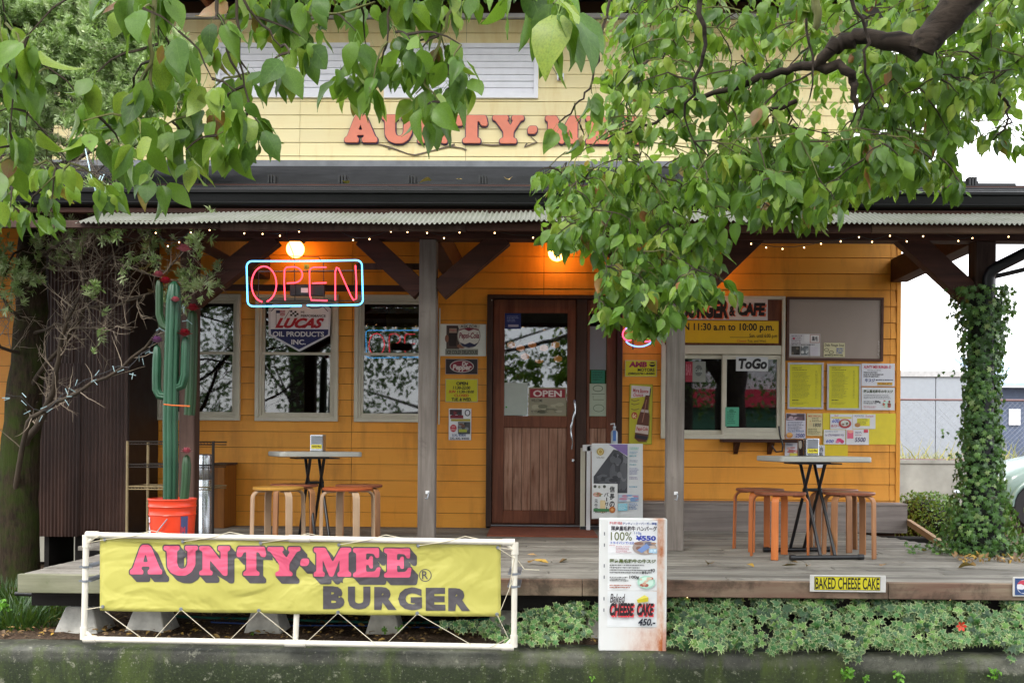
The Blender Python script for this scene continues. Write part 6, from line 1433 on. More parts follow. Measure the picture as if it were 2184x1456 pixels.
class Leaves:
    def __init__(s, variants): s.var = variants; s.it = []
    def add(s, pos, d, n, sc_, r=None):
        d = Vector(d).normalized(); n = Vector(n); y = n.cross(d)
        if y.length < 1e-4: y = d.orthogonal()
        y.normalize(); n = d.cross(y)
        s.it.append((rnd.randrange(len(s.var)), Vector(pos), d, y, n, sc_, rnd.random() if r is None else r))
    def finish(s, parent, mat, single='leaf', many='foliage', top=290, w=2184, h=1456):
        def size(t):
            x, y, dd = proj(t[1] + t[2] * t[5] * .5)
            return -1 if dd < .2 or not (0 < x < w and 0 < y < h) else t[5] / dd
        its = sorted(s.it, key=lambda t: -size(t)) if top else s.it
        off = Vector((0, 0, 0)); p = parent
        while p is not None: off += Vector(p.location); p = p.parent
        meshes = []
        if top:
            for v, f, a in s.var:
                me = bpy.data.meshes.new(single); me.from_pydata(v.tolist(), [], f); me.materials.append(mat)
                at = me.attributes.new('across', 'FLOAT', 'POINT'); at.data.foreach_set('value', a.astype(float)); at = me.attributes.new('along', 'FLOAT', 'POINT'); at.data.foreach_set('value', v[:, 0].astype(float)); me.polygons.foreach_set('use_smooth', [True] * len(f)); meshes.append(me)
            for (k, pos, d, y, n, sc_, r) in its[:top]:
                o = bpy.data.objects.new(single, meshes[k]); COL.objects.link(o); o.parent = parent; q = pos - off
                o.matrix_local = Matrix(((d.x * sc_, y.x * sc_, n.x * sc_, q.x), (d.y * sc_, y.y * sc_, n.y * sc_, q.y), (d.z * sc_, y.z * sc_, n.z * sc_, q.z), (0, 0, 0, 1)))
        rest = its[top:]
        if not rest: return
        V = []; Fc = []; FL = []; A = []; AL = []; RN = []; b = 0
        for (k, pos, d, y, n, sc_, r) in rest:
            v, f, a = s.var[k]; M = np.array([d, y, n]) * sc_; V.append(v @ M + np.array(pos - off)); A.append(a); AL.append(v[:, 0]); RN.append(np.full(len(a), r))
            for q in f: Fc.extend([i + b for i in q]); FL.append(len(q))
            b += len(v)
        V = np.concatenate(V); me = bpy.data.meshes.new(many); me.vertices.add(len(V)); me.vertices.foreach_set('co', V.ravel().astype(np.float32))
        me.loops.add(len(Fc)); me.loops.foreach_set('vertex_index', np.array(Fc, dtype=np.int32)); me.polygons.add(len(FL))
        st = np.concatenate([[0], np.cumsum(FL)[:-1]]).astype(np.int32); me.polygons.foreach_set('loop_start', st); me.polygons.foreach_set('loop_total', np.array(FL, dtype=np.int32))
        me.update(calc_edges=True); me.validate()
        at = me.attributes.new('across', 'FLOAT', 'POINT'); at.data.foreach_set('value', np.concatenate(A).astype(np.float32))
        at = me.attributes.new('along', 'FLOAT', 'POINT'); at.data.foreach_set('value', np.concatenate(AL).astype(np.float32))
        at = me.attributes.new('rnd', 'FLOAT', 'POINT'); at.data.foreach_set('value', np.concatenate(RN).astype(np.float32))
        me.polygons.foreach_set('use_smooth', [True] * len(me.polygons)); me.materials.append(mat)
        o = bpy.data.objects.new(many, me); COL.objects.link(o); o.parent = parent; o['kind'] = 'stuff'; return o
def inpoly(x, y, poly):
    c = False; j = len(poly) - 1
    for i in range(len(poly)):
        xi, yi = poly[i]; xj, yj = poly[j]
        if (yi > y) != (yj > y) and x < (xj - xi) * (y - yi) / (yj - yi) + xi: c = not c
        j = i
    return c
def rv(a=1.0): return Vector((rnd.uniform(-a, a), rnd.uniform(-a, a), rnd.uniform(-a, a)))

# --- the big overhanging tree -----------------------------------------
TX = Vector((2.55, 3.6, -.86))
tree = thing('overhanging_tree', 'broad green tree with pointed leaves overhanging the whole front of the restaurant', 'tree', TX)
leafv = [leaf_ovate(1, .68, .12, .12), leaf_ovate(1, .74, .30, .34, .5), leaf_ovate(1, .60, .18, -.10, -.5), leaf_ovate(1, .72, .08, .45, .3), leaf_ovate(1, .58, .45, .25, -.9), leaf_ovate(1, .66, -.16, .22, .9), leaf_ovate(1, .62, .6, .5, .4), leaf_ovate(.85, .62, .1, .1, -.2)]
LV = Leaves(leafv)
def wob(pts, k=3, a=.02):
    out = []
    for i in range(len(pts) - 1):
        for j in range(k):
            t = j / k; p = pts[i].lerp(pts[i + 1], t); out.append(p + (rv(a) if 0 < j else Vector((0, 0, 0))))
    out.append(pts[-1]); return out
def limb(name, lst, sm=True, m=m_bark, a=.015, k=3, n=10):
    pts = [P(x, y, Y) if not isinstance(x, Vector) else x for (x, y, Y, r) in lst]; rr = [q[3] for q in lst]
    R2 = []
    for i in range(len(rr) - 1): R2 += [rr[i] + (rr[i+1] - rr[i]) * j / k for j in range(k)]
    R2.append(rr[-1]); W = wob(pts, k, a); MB().tube(W, [r * rnd.uniform(.92, 1.08) for r in R2], n).build(name, tree, m, smooth=70)
    return W
trunkpts = [TX + Vector((0, 0, -.05)), TX + Vector((.05, 0, 1.2)), TX + Vector((-.03, .05, 2.4)), TX + Vector((.06, .0, 3.4)), TX + Vector((.0, -.1, 4.6))]
MB().tube(wob(trunkpts, 4, .03), [.27 - .007 * i for i in range(17)], 16).build('trunk', tree, m_bark, smooth=70)
nodes = []
def feed(W): nodes.extend(W[::1])
top_l = P(2230, -330, 4.0)
l1 = limb('limb', [(trunkpts[3], 0, 0, .13), (P(2230, -200, 4.0), 0, 0, .075), (2055, -5, 4.0, .068), (1998, 62, 4.0, .058), (1962, 108, 4.0, .052)], n=14)
l2 = limb('branch', [(1966, 104, 4.0, .050), (1915, 88, 4.02, .036), (1850, 78, 4.05, .033), (1798, 88, 4.1, .034), (1772, 108, 4.1, .030)], n=12)
l3 = limb('branch', [(1780, 100, 4.1, .028), (1745, 140, 4.15, .022), (1690, 145, 4.2, .016), (1640, 163, 4.2, .015), (1570, 187, 4.25, .013), (1500, 207, 4.3, .011), (1455, 225, 4.3, .009), (1400, 262, 4.35, .007), (1345, 282, 4.4, .005), (1290, 298, 4.4, .004)])
l4 = limb('branch', [(1745, 138, 4.15, .024), (1800, 150, 4.1, .021), (1823, 182, 4.1, .016), (1826, 215, 4.1, .011), (1838, 240, 4.1, .007), (1830, 256, 4.1, .004)])
l5 = limb('branch', [(1700, 215, 4.3, .010), (1660, 232, 4.3, .010), (1604, 262, 4.3, .006)])
l6 = limb('branch', [(1736, -20, 3.6, .014), (1742, 20, 3.6, .017), (1737, 62, 3.6, .011)], m=m_gtwig)
l7 = limb('branch', [(1800, -60, 3.7, .008), (1822, 20, 3.7, .007), (1846, 64, 3.7, .006), (1845, 130, 3.7, .005), (1862, 200, 3.75, .004)])
l8 = limb('branch', [(1505, -60, 3.9, .012), (1490, 30, 3.9, .010), (1505, 95, 3.9, .008), (1480, 170, 3.9, .006), (1460, 250, 4.0, .005)])
l9 = limb('branch', [(1720, 40, 3.8, .005), (1734, 120, 3.8, .004), (1727, 210, 3.8, .003)])
# limbs above the picture that carry the hanging sprays
u1 = limb('limb', [(trunkpts[2], 0, 0, .11), (P(2250, -420, 3.4), 0, 0, .085), (P(1750, -330, 3.1), 0, 0, .06), (P(1250, -300, 2.8), 0, 0, .038), (P(750, -280, 2.6), 0, 0, .028), (P(250, -250, 2.5), 0, 0, .019), (P(-150, -180, 2.5), 0, 0, .010)], k=4)
u2 = limb('limb', [(P(1750, -330, 3.1), 0, 0, .04), (P(1600, -280, 4.0), 0, 0, .03), (P(1350, -220, 4.8), 0, 0, .02)], k=3)
u3 = limb('limb', [(trunkpts[3], 0, 0, .09), (P(2150, -150, 5.4), 0, 0, .05), (P(1900, -100, 5.8), 0, 0, .03), (P(1600, -90, 5.8), 0, 0, .02), (P(1400, -60, 5.8), 0, 0, .012)], k=3)
l10 = limb('branch', [(1920, 205, 5.2, .008), (1980, 212, 5.2, .006), (2060, 205, 5.2, .004)])
l11 = limb('branch', [(2125, 195, 4.6, .007), (2150, 225, 4.6, .006), (2151, 252, 4.6, .005), (2118, 300, 4.6, .003)])
for W in (l1, l2, l3, l4, l5, l7, l8, l9, l10, l11, u1, u2, u3): feed(W[1:] if W is u1 else W)
# hanging leading shoots that the photograph shows
def shoot(lst, r0=.006, m=m_gtwig):
    p0 = P(*lst[0]); base = [] if lst[0][1] > -30 else [(min(u1, key=lambda q: (q - p0).length), 0, 0, r0 * 1.1)]
    W = limb('branch', base + [(x, y, Y, r0 * (1 - .65 * i / len(lst))) for i, (x, y, Y) in enumerate(lst)], m=m, a=.006, n=6); feed(W); return W
shoot([(331, -120, 2.45), (330, -10, 2.45), (326, 70, 2.45), (323, 130, 2.45), (324, 195, 2.45)], .008)
shoot([(323, 135, 2.45), (300, 175, 2.45), (288, 205, 2.45), (289, 245, 2.45)], .006)
shoot([(470, -120, 2.6), (462, 20, 2.6), (478, 60, 2.6), (492, 130, 2.6), (515, 170, 2.6)], .006, m_twig); shoot([(505, -60, 2.6), (505, 40, 2.6), (510, 130, 2.6), (530, 215, 2.6)], .005, m_twig)
shoot([(520, 0, 2.6), (560, 55, 2.6), (600, 100, 2.6)], .004, m_twig)
shoot([(560, -60, 2.7), (645, 35, 2.7), (720, 30, 2.7), (800, 5, 2.75)], .005); shoot([(840, -60, 2.7), (832, 10, 2.7), (826, 90, 2.7)], .005, m_twig); shoot([(975, -60, 2.75), (965, 20, 2.75), (940, 75, 2.75), (920, 130, 2.75), (905, 180, 2.75)], .006)
shoot([(1310, -60, 3.1), (1296, 20, 3.1), (1284, 70, 3.1), (1278, 130, 3.1), (1258, 190, 3.1), (1236, 215, 3.1), (1205, 250, 3.2), (1192, 262, 3.2)], .005, m_twig)
shoot([(1360, 258, 4.3), (1300, 280, 4.4), (1272, 300, 4.4), (1240, 325, 4.4), (1215, 345, 4.45), (1212, 362, 4.45)], .004, m_gtwig)
shoot([(1226, 220, 3.2), (1228, 250, 3.2), (1245, 282, 3.25)], .003, m_gtwig)
regs = [  # polygon, depth range, leaf length, clusters, leaves per cluster
 ([(240,-40),(420,-40),(440,60),(410,105),(350,110),(330,60),(250,30)], 2.35, 2.6, .112, 5, 5),
 ([(205,170),(290,110),(420,120),(470,170),(520,220),(600,240),(605,310),(570,280),(520,350),(440,330),(400,400),(330,410),(260,420),(235,330),(165,280),(160,210)], 2.35, 2.85, .100, 28, 6),
 ([(440,-40),(600,-40),(720,10),(700,80),(640,120),(600,170),(540,180),(480,180),(450,90)], 2.5, 2.85, .098, 14, 6),
 ([(600,-50),(1040,-50),(1010,0),(960,30),(900,20),(800,30),(700,30),(640,10)], 2.6, 3.0, .10, 15, 6),
 ([(700,50),(830,80),(960,90),(1010,130),(1005,190),(960,230),(900,240),(830,210),(760,200),(700,150)], 2.6, 3.0, .096, 20, 6),
 ([(880,225),(930,225),(960,250),(940,260),(890,250)], 2.65, 2.8, .095, 2, 4),
 ([(-40,40),(40,60),(90,120),(100,210),(50,250),(-40,320)], 2.4, 2.9, .105, 14, 6),
 ([(-40,250),(60,250),(50,330),(-20,480),(-40,480)], 2.4, 2.7, .105, 5, 5),
 ([(-20,340),(120,350),(240,400),(270,430),(200,450),(60,480),(-20,460)], 3.0, 3.6, .080, 19, 6),
 ([(1100,-60),(1280,-60),(1240,0),(1160,0),(1130,0)], 2.2, 2.4, .115, 3, 5),
 ([(1320,-40),(2240,-40),(2240,180),(2100,190),(2050,300),(1800,120),(1600,130),(1400,200),(1310,170)], 4.12, 5.5, .094, 180, 6),
 ([(1290,150),(1480,120),(1700,150),(1690,210),(1650,380),(1480,420),(1330,370),(1290,260)], 3.8, 5.6, .084, 105, 6),
 ([(1850,120),(2200,120),(2080,280),(2020,310),(2030,380),(1980,390),(1850,390),(1830,290)], 4.12, 5.4, .088, 120, 6),
 ([(1470,330),(1640,330),(1700,300),(1840,290),(1990,320),(1990,380),(1850,410),(1790,450),(1700,450),(1600,430),(1480,420)], 3.7, 4.8, .090, 125, 6),
 ([(2080,290),(2200,280),(2200,330),(2100,320),(2060,330)], 4.4, 5.0, .078, 9, 5),
 ([(2010,390),(2050,390),(2050,425),(2015,430)], 4.0, 4.3, .075, 3, 6),
 ([(1150,370),(1230,360),(1330,370),(1470,410),(1480,530),(1390,510),(1300,470),(1200,440),(1140,400)], 4.2, 5.1, .076, 78, 6),
 ([(1165,460),(1300,460),(1400,510),(1530,480),(1550,540),(1510,590),(1440,640),(1350,640),(1300,580),(1250,540),(1200,540),(1170,510)], 4.1, 4.9, .080, 98, 6),
 ([(1275,570),(1400,600),(1500,590),(1520,630),(1450,660),(1430,700),(1370,690),(1310,660)], 4.0, 4.7, .080, 40, 6),
 ([(1275,630),(1320,650),(1325,700),(1300,720),(1275,680)], 4.2, 4.5, .076, 6, 5),
 ([(1345,680),(1430,690),(1410,725),(1360,715)], 4.0, 4.4, .082, 8, 5),
 ([(1440,600),(1530,590),(1560,640),(1500,650)], 3.9, 4.3, .082, 8, 5),
 ([(1500,460),(1640,430),(1700,450),(1800,465),(1790,480),(1700,485),(1600,470),(1540,500)], 4.0, 4.6, .085, 16, 5),
]
clusters = []
for poly, ya, yb, L, nc, nl in regs:
    xs = [p[0] for p in poly]; ys = [p[1] for p in poly]; got = 0; tries = 0; pts = []
    mind = math.sqrt((max(xs) - min(xs)) * (max(ys) - min(ys)) / max(nc, 1)) * .45
    while got < nc and tries < 6000:
        tries += 1; x = rnd.uniform(min(xs), max(xs)); y = rnd.uniform(min(ys), max(ys))
        if not inpoly(x, y, poly) or any((x - a) ** 2 + (y - b) ** 2 < mind ** 2 for a, b in pts): 
            if tries % 300 == 0: mind *= .85
            continue
        pts.append((x, y)); got += 1; clusters.append((P(x, y - 20, rnd.uniform(ya, yb)), L, nl, x, y))
for a in ((1180, 8, 2.0, .118, 6), (1215, -10, 2.05, .12, 6), (1262, 200, 3.1, .08, 4), (1190, 268, 3.2, .078, 4), (1245, 288, 3.25, .072, 4), (1212, 362, 4.4, .05, 4), (1275, 60, 3.1, .09, 4)):
    clusters.append((P(a[0], a[1], a[2]), a[3], a[4], a[0], a[1]))
N = np.array([list(p) for p in nodes]); todo = list(clusters); tw = MB(); tg = MB()
dist = [min((Vector(n_) - c[0]).length for n_ in nodes[::2]) for c in todo]
todo = [c for _, c in sorted(zip(dist, todo), key=lambda q: q[0])]
for (c, L, nl, px, py) in todo:
    d = N - np.array(c); dd = np.sqrt((d ** 2).sum(1)); pen = dd + np.where(d[:, 2] < 0.02, .25, 0) + np.abs(d[:, 1]) * .3
    i = int(pen.argmin()); a = Vector(N[i]); ln_ = (c - a).length
    if ln_ > 1e-3:
        mid = a.lerp(c, .5) + Vector((0, 0, .10 * ln_)) + rv(.07 * ln_); q1 = a.lerp(mid, .55) + rv(.03 * ln_); q2 = mid.lerp(c, .5) + rv(.03 * ln_) + Vector((0, 0, .03 * ln_))
        (tw if rnd.random() < .6 else tg).tube([a, q1, mid, q2, c], [.0042, .0036, .003, .0024, .0016], 4, cap=False)
        N = np.vstack([N, [list(mid)], [list(q2)], [list(c)]])
        az = (c - a).normalized()
    else: az = Vector((0, 0, -1))
    cr = rnd.random()
    for k in range(nl + rnd.randint(-1, 2)):
        ang = rnd.uniform(0, 2 * math.pi); out = Vector((math.cos(ang), math.sin(ang) * .8, 0))
        d_ = out * rnd.uniform(.25, 1.0) + Vector((0, 0, -rnd.uniform(.5, 1.2))) + az * .25 + rv(.12)
        sc_ = L * (.86 if px < 1100 else .92) * rnd.choice((.5, .7, .85, .95, 1.0, 1.12)) * rnd.uniform(.9, 1.08); base = c + d_.normalized() * L * .42 + rv(.015) - az * rnd.uniform(0, .03)
        nrm = Vector((0, -1, .6)) + rv(.85) + out * .5
        if rnd.random() < .25: nrm = rv(1)
        LV.add(base, d_, nrm, sc_, (cr * .9 + rnd.uniform(-.16, .16)) % .97 if rnd.random() > .02 else .99)
tw.build('twig', tree, m_twig, recalc=False)['kind'] = 'stuff'; tg.build('green_twig', tree, m_gtwig, recalc=False)['kind'] = 'stuff'
# crown above the picture, sparser, so that the tree is whole
for _ in range(900):
    a = rnd.uniform(0, 2 * math.pi); rr = 3.2 * math.sqrt(rnd.random()); c = Vector((1.2 + rr * math.cos(a) * 1.2, 3.6 + rr * math.sin(a) * .8, rnd.uniform(2.6, 5.0)))
    if proj(c)[1] > -60 and c.y > .5: continue
    if c.y < .6: continue
    for k in range(5): LV.add(c + rv(.15), rv(1) + Vector((0, 0, -.8)), Vector((0, -.4, 1)) + rv(.5), rnd.uniform(.07, .11))
LV.finish(tree, m_leaf)
LB = Leaves(leafv)
for poly, nB, sB in (([(1880,-40),(2250,-40),(2250,190),(2090,240),(1950,150)], 560, (.07, .1)), ([(1290,-20),(1850,-20),(1900,200),(1860,420),(1500,440),(1330,380),(1270,250),(1300,120)], 900, (.055, .08)), ([(1850,-20),(2200,-20),(2200,180),(2080,280),(2000,330),(1990,400),(1860,400)], 520, (.055, .08)), ([(1270,560),(1400,540),(1520,590),(1480,660),(1340,690)], 120, (.05, .07)), ([(1240,150),(1330,120),(1340,400),(1270,420),(1250,330),(1280,260)], 110, (.045, .065)), ([(1150,380),(1480,400),(1540,540),(1330,560),(1170,500)], 300, (.05, .07))):
    xs = [p[0] for p in poly]; ys = [p[1] for p in poly]; kk = 0
    while kk < nB:
        x = rnd.uniform(min(xs), max(xs)); y = rnd.uniform(min(ys), max(ys))
        if not inpoly(x, y, poly): continue
        c = P(x, y, rnd.uniform(5.2, 6.3) if y < 440 else rnd.uniform(4.6, 5.2))
        for q in range(4): LB.add(c + rv(.07), Vector((0, 0, -.7)) + rv(.8), Vector((0, -.6, .5)) + rv(.9), rnd.uniform(*sB)); kk += 1
LB.finish(tree, m_leaf_backlit, many='back_foliage', top=0)

# --- the mossy fir by the shed ------------------------------------------
FX = Vector((P(42, 1000, 7.9).x, 7.9, GZ))
fir = thing('mossy_fir_tree', 'old mossy fir with bare dead lower branches and pale needles, beside the brown shed', 'tree', FX)
FY = 7.9
tp = [P(40, 1255, FY), P(38, 1100, FY), P(42, 980, FY), P(50, 860, FY), P(62, 740, FY), P(66, 620, FY), P(72, 500, FY), P(80, 380, FY), P(92, 240, FY), P(98, 120, FY), P(88, 20, FY), P(85, -90, FY)]
tp[0].z = GZ - .05
MB().tube(wob(tp, 3, .012), [.165 - .0034 * i for i in range(34)], 14).build('trunk', fir, m_moss, smooth=70)
FT = Leaves([tuft(i) for i in range(5)]); FB = Leaves([tuft(i + 9, 10) for i in range(3)])
dead = MB()
def twiggy(a, d, L, r, depth, leafy, mb, needles=1.0):
    n = 5; pts = [a]; p = a.copy(); dd = d.normalized()
    for i in range(n):
        dd = (dd + rv(.22) + Vector((0, 0, .03))).normalized(); p = p + dd * L / n; pts.append(p.copy())
    mb.tube(pts, [r * (1 - .75 * i / n) for i in range(n + 1)], 4 if r < .008 else 7, cap=False)
    if depth > 0:
        for i in range(1, n + 1):
            for s_ in range(2 if depth > 1 or rnd.random() < .7 else 1):
                q = (dd * .7 + rv(.9)); q.y *= .6
                twiggy(pts[i], q, L * rnd.uniform(.35, .6), r * .5, depth - 1, leafy, mb, needles)
    if leafy and depth <= 1:
        for i in range(1, n + 1):
            if rnd.random() < needles and i > 1:
                for q2 in range(1 if needles < .95 else 2): FT.add(pts[i] + rv(.012), Vector((1, 0, 0)) + rv(.5), (pts[i] - pts[i-1]).normalized() + Vector((0, 0, .5)) + rv(.5), rnd.uniform(.04, .07))
def fbranch(lst, r0, sub, depth, leafy, needles=1.0, m=None):
    pts = wob([P(x, y, Y) for x, y, Y in lst], 3, .012); k = len(pts); 
    MB().tube(pts, [r0 * (1 - .75 * i / k) for i in range(k)], 8).build('branch', fir, m or m_twig, smooth=70)
    for i in range(2, k):
        for s_ in range(sub):
            q = (pts[i] - pts[i-1]).normalized() * .6 + rv(.9); q.y *= .5
            twiggy(pts[i], q, rnd.uniform(.16, .34), r0 * .16 + .0012, depth, leafy(i / k) if callable(leafy) else leafy, dead, needles)
# dead lower branches
fbranch([(50, 960, 7.85), (95, 880, 7.7), (115, 830, 7.6), (130, 720, 7.5), (150, 670, 7.45), (180, 620, 7.4)], .03, 1, 1, False)
fbranch([(30, 1060, 7.8), (60, 900, 7.6), (100, 870, 7.5), (170, 835, 7.3), (260, 785, 7.2), (330, 715, 7.1), (392, 640, 7.0)], .022, 1, 0, False)
fbranch([(40, 870, 7.9), (80, 800, 7.8), (140, 730, 7.6), (180, 655, 7.5), (250, 650, 7.4), (320, 625, 7.3), (380, 600, 7.2)], .02, 1, 1, lambda t: t > .8, .4)
fbranch([(60, 700, 7.9), (20, 660, 7.7), (-20, 600, 7.6)], .02, 2, 1, False); fbranch([(60, 760, 7.9), (0, 740, 7.6), (-30, 700, 7.5)], .018, 2, 1, False)
fbranch([(60, 720, 7.9), (120, 690, 7.6), (200, 700, 7.4), (270, 690, 7.3)], .014, 1, 1, False)
fbranch([(66, 600, 7.9), (110, 560, 7.7), (170, 580, 7.5), (185, 640, 7.45)], .014, 1, 1, False)
# needled boughs at eave height
fbranch([(185, 645, 7.45), (180, 580, 7.35), (175, 540, 7.3), (190, 505, 7.25)], .012, 2, 1, lambda t: t > .75, .45)
fbranch([(180, 640, 7.45), (225, 560, 7.3), (275, 520, 7.2), (320, 505, 7.1)], .012, 1, 1, lambda t: t > .75, .4)
fbranch([(70, 560, 7.8), (110, 530, 7.6), (150, 510, 7.4), (230, 500, 7.3), (290, 515, 7.2)], .014, 2, 1, lambda t: t > .75, .4)
fbranch([(230, 545, 7.3), (280, 570, 7.2), (340, 590, 7.1), (370, 560, 7.1), (395, 530, 7.0)], .01, 1, 1, lambda t: t > .7, .4)
fbranch([(70, 520, 7.9), (30, 540, 7.6), (10, 590, 7.5)], .012, 2, 1, True, .5)
fbranch([(190, 655, 7.4), (230, 668, 7.3)], .008, 1, 1, True, .3)
# upper crown, pale needles over the yellow wall
ub = [([(84, 330, 7.8), (40, 290, 7.5), (-20, 270, 7.3)], 3), ([(95, 200, 7.9), (150, 170, 7.5), (210, 130, 7.2), (270, 150, 7.0)], 4), ([(96, 150, 7.9), (140, 80, 7.5), (190, 40, 7.2), (240, 10, 7.0)], 5), ([(92, 240, 7.9), (150, 215, 7.5), (220, 200, 7.1), (290, 195, 6.9)], 4),
      ([(90, 100, 7.9), (50, 60, 7.5), (0, 40, 7.3)], 4), ([(88, 40, 7.9), (130, 10, 7.5), (180, -20, 7.3)], 5), ([(95, 120, 7.9), (170, 100, 7.4), (240, 80, 7.1), (310, 110, 6.9), (340, 150, 6.8)], 5), ([(93, 260, 7.9), (30, 200, 7.6), (-10, 170, 7.4)], 3),
      ([(85, 350, 7.9), (140, 350, 7.6), (200, 320, 7.3), (240, 300, 7.2)], 1), ([(95, 130, 7.9), (40, 110, 7.6), (0, 90, 7.5)], 4), ([(90, -30, 7.9), (160, -60, 7.4), (240, -70, 7.1)], 4), ([(96, 170, 7.9), (160, 140, 7.5), (230, 170, 7.1), (260, 220, 7.0)], 4)]
for l, s_ in ub: fbranch(l, .016, max(1, s_ - 1), 1, s_ > 1, .96)
fbranch([(70, 420, 7.9), (120, 400, 7.7), (180, 390, 7.5), (225, 350, 7.4)], .012, 2, 1, False); fbranch([(84, 330, 7.9), (120, 350, 7.7), (170, 340, 7.5), (230, 310, 7.4)], .012, 2, 1, False); fbranch([(75, 440, 7.9), (30, 420, 7.7), (0, 380, 7.6)], .012, 2, 1, False)
for _ in range(40):
    x = rnd.uniform(290, 420); y = rnd.uniform(490, 640)
    if abs(x - 355) / 65 + abs(y - 560) / 80 < 1.3: FB.add(P(x, y, rnd.uniform(7.0, 7.2)), rv(1), rv(1), rnd.uniform(.03, .055))
dead.build('twig', fir, m_dtwig, recalc=False)['kind'] = 'stuff'
FT.finish(fir, m_fir, many='needles', top=0); FB.finish(fir, m_firold, many='dead_needles', top=0)
wr = thing('pale_blue_twine', 'pale blue twine tied among the twigs above the gutter', 'twine', P(205, 400, 6.5))
MB().tube([P(182, 318, 6.6), P(193, 370, 6.5), P(203, 405, 6.5), P(214, 445, 6.5)], .004, 5).build('strand', wr, mplain('pale_twine', '#a8c4cc', .6)); MB().tube([P(215, 375, 6.5), P(202, 402, 6.48), P(196, 380, 6.5), P(206, 408, 6.5), P(222, 372, 6.55)], .004, 5).build('strand', wr, pcol('#a8c4cc'))

# --- ivy ------------------------------------------------------------------
ivv = [leaf_ivy(i, f) for i, f in enumerate((.1, .3, -.1, .5))]
def fill(poly, count, fn, LVs, size, nfn):
    xs = [p[0] for p in poly]; ys = [p[1] for p in poly]; k = 0
    while k < count:
        x = rnd.uniform(min(xs), max(xs)); y = rnd.uniform(min(ys), max(ys))
        if not inpoly(x, y, poly): continue
        k += 1; pos = fn(x, y); pn = mnoise.noise(Vector((x * .013, y * .022, 3))); pg = mnoise.noise(Vector((x * .02, y * .03, 9)))
        if pg < -.18 and rnd.random() < .8: continue
        LVs.add(pos + Vector((0, -.03 * pn, .02 * pn)), Vector((rnd.uniform(-1, 1), -.35, -1)) + rv(.4), nfn(), (size[0] + (size[1] - size[0]) * min(1, max(0, .5 + pn + rnd.uniform(-.4, .4)))), min(.99, max(0.0, .42 + 1.2 * pn + rnd.uniform(-.3, .3))))
GIs = Leaves(ivv)
def ivpos(x, y):
    # a bank that rises from the wall's edge back under the deck
    t = max(0, min(1, (1385 - y) / 125)); Y = 5.54 + .40 * t + rnd.uniform(-.04, .06); return P(x, y, Y)
nf = lambda: Vector((0, -1, .8)) + rv(.5)
fill([(1425,1272),(1800,1265),(2250,1270),(2250,1365),(2184,1372),(2160,1385),(2120,1368),(1990,1366),(1960,1385),(1860,1370),(1830,1398),(1800,1375),(1700,1378),(1500,1382),(1425,1370)], 2100, ivpos, GIs, (.055, .105), nf)
fill([(1105,1310),(1180,1290),(1275,1280),(1275,1340),(1230,1362),(1150,1372),(1105,1368),(1000,1352),(930,1330),(1000,1325)], 400, ivpos, GIs, (.05, .085), nf)
fill([(1500,1365),(1780,1365),(1760,1388),(1640,1392),(1560,1386)], 70, lambda x, y: P(x, y, 5.54), GIs, (.05, .08), nf)
fill([(1860,1360),(2040,1350),(2060,1375),(1960,1392),(1900,1380)], 90, lambda x, y: P(x, y, 5.54), GIs, (.05, .08), nf)
fill([(2120,1360),(2184,1360),(2184,1375),(2165,1410),(2150,1408)], 26, lambda x, y: P(x, y, 5.53), GIs, (.05, .07), nf)
fill([(1785,1375),(1840,1375),(1838,1405),(1800,1408)], 30, lambda x, y: P(x, y, 5.53), GIs, (.05, .075), nf)
ib = MB(); n = 60; vs = []
for i in range(n + 1):
    x = 1.0 + (3.9 - 1.0) * i / n
    for (yy, zz) in ((5.62, -.40), (5.70, -.32), (5.84, -.25), (5.98, -.19), (6.2, -.17), (6.2, -.45)): vs.append((x, yy + .02 * mnoise.noise(Vector((x * 4, zz, 0))), zz + .035 * mnoise.noise(Vector((x * 5, yy * 3, 2)))))
ib.add(vs, [(i*6+j, (i+1)*6+j, (i+1)*6+j+1, i*6+j+1) for i in range(n) for j in range(5)])
gi = thing('variegated_ivy', 'bank of cream edged variegated ivy spilling over the wall below the deck', 'ivy', (1.9, 5.6, GZ))
ib.build('shade_core', gi, mplain('ivy_shade_fill', '#10160a', .9, bump=.5), smooth=60)  # near-black fill, shade between the ivy leaves put into its colour
GIs.finish(gi, m_ivyv, top=290)
# ivy column
icx = posts[3] - .01
iv = thing('climbing_ivy', 'dense dark green ivy wrapped round the end post of the porch', 'ivy', (icx, 7.35, 0))
IC = Leaves(ivv)
def irad(z):
    return .150 + .025 * math.sin(z * 4.2) + (.16 * max(0, (.55 - z) / .55) ** 1.3) + (.0 if z < 1.7 else .03)
cvs = MB(); m_core = mplain('leaf_gap_shade', '#0f150a', .9, bump=.6, bs=30)  # solid near-black core: the dark gaps between leaves are painted shade
pr = [(irad(z) * .6, z) for z in [x * .08 for x in range(0, 24)]]
cvs.lathe(pr, (icx, 7.38, 0), 20, fn=lambda a, z: 1 + .12 * math.sin(a * 3 + z * 5)).build('shade_core', iv, m_core, smooth=60)
for _ in range(3400):
    z = rnd.uniform(-.0, 1.93) ; a = rnd.uniform(-math.pi, math.pi); r = irad(z) * rnd.uniform(.7, 1.1)
    if rnd.random() < .04: r *= 1.25
    if math.sin(a) > .5 and rnd.random() < .5: continue
    o = Vector((math.cos(a), math.sin(a), 0)); IC.add(Vector((icx, 7.38, z)) + o * r, Vector((-o.y * rnd.uniform(-.6, .6), o.x * .3, -1)) + rv(.35), o + Vector((0, 0, .5)) + rv(.45), rnd.uniform(.045, .085))
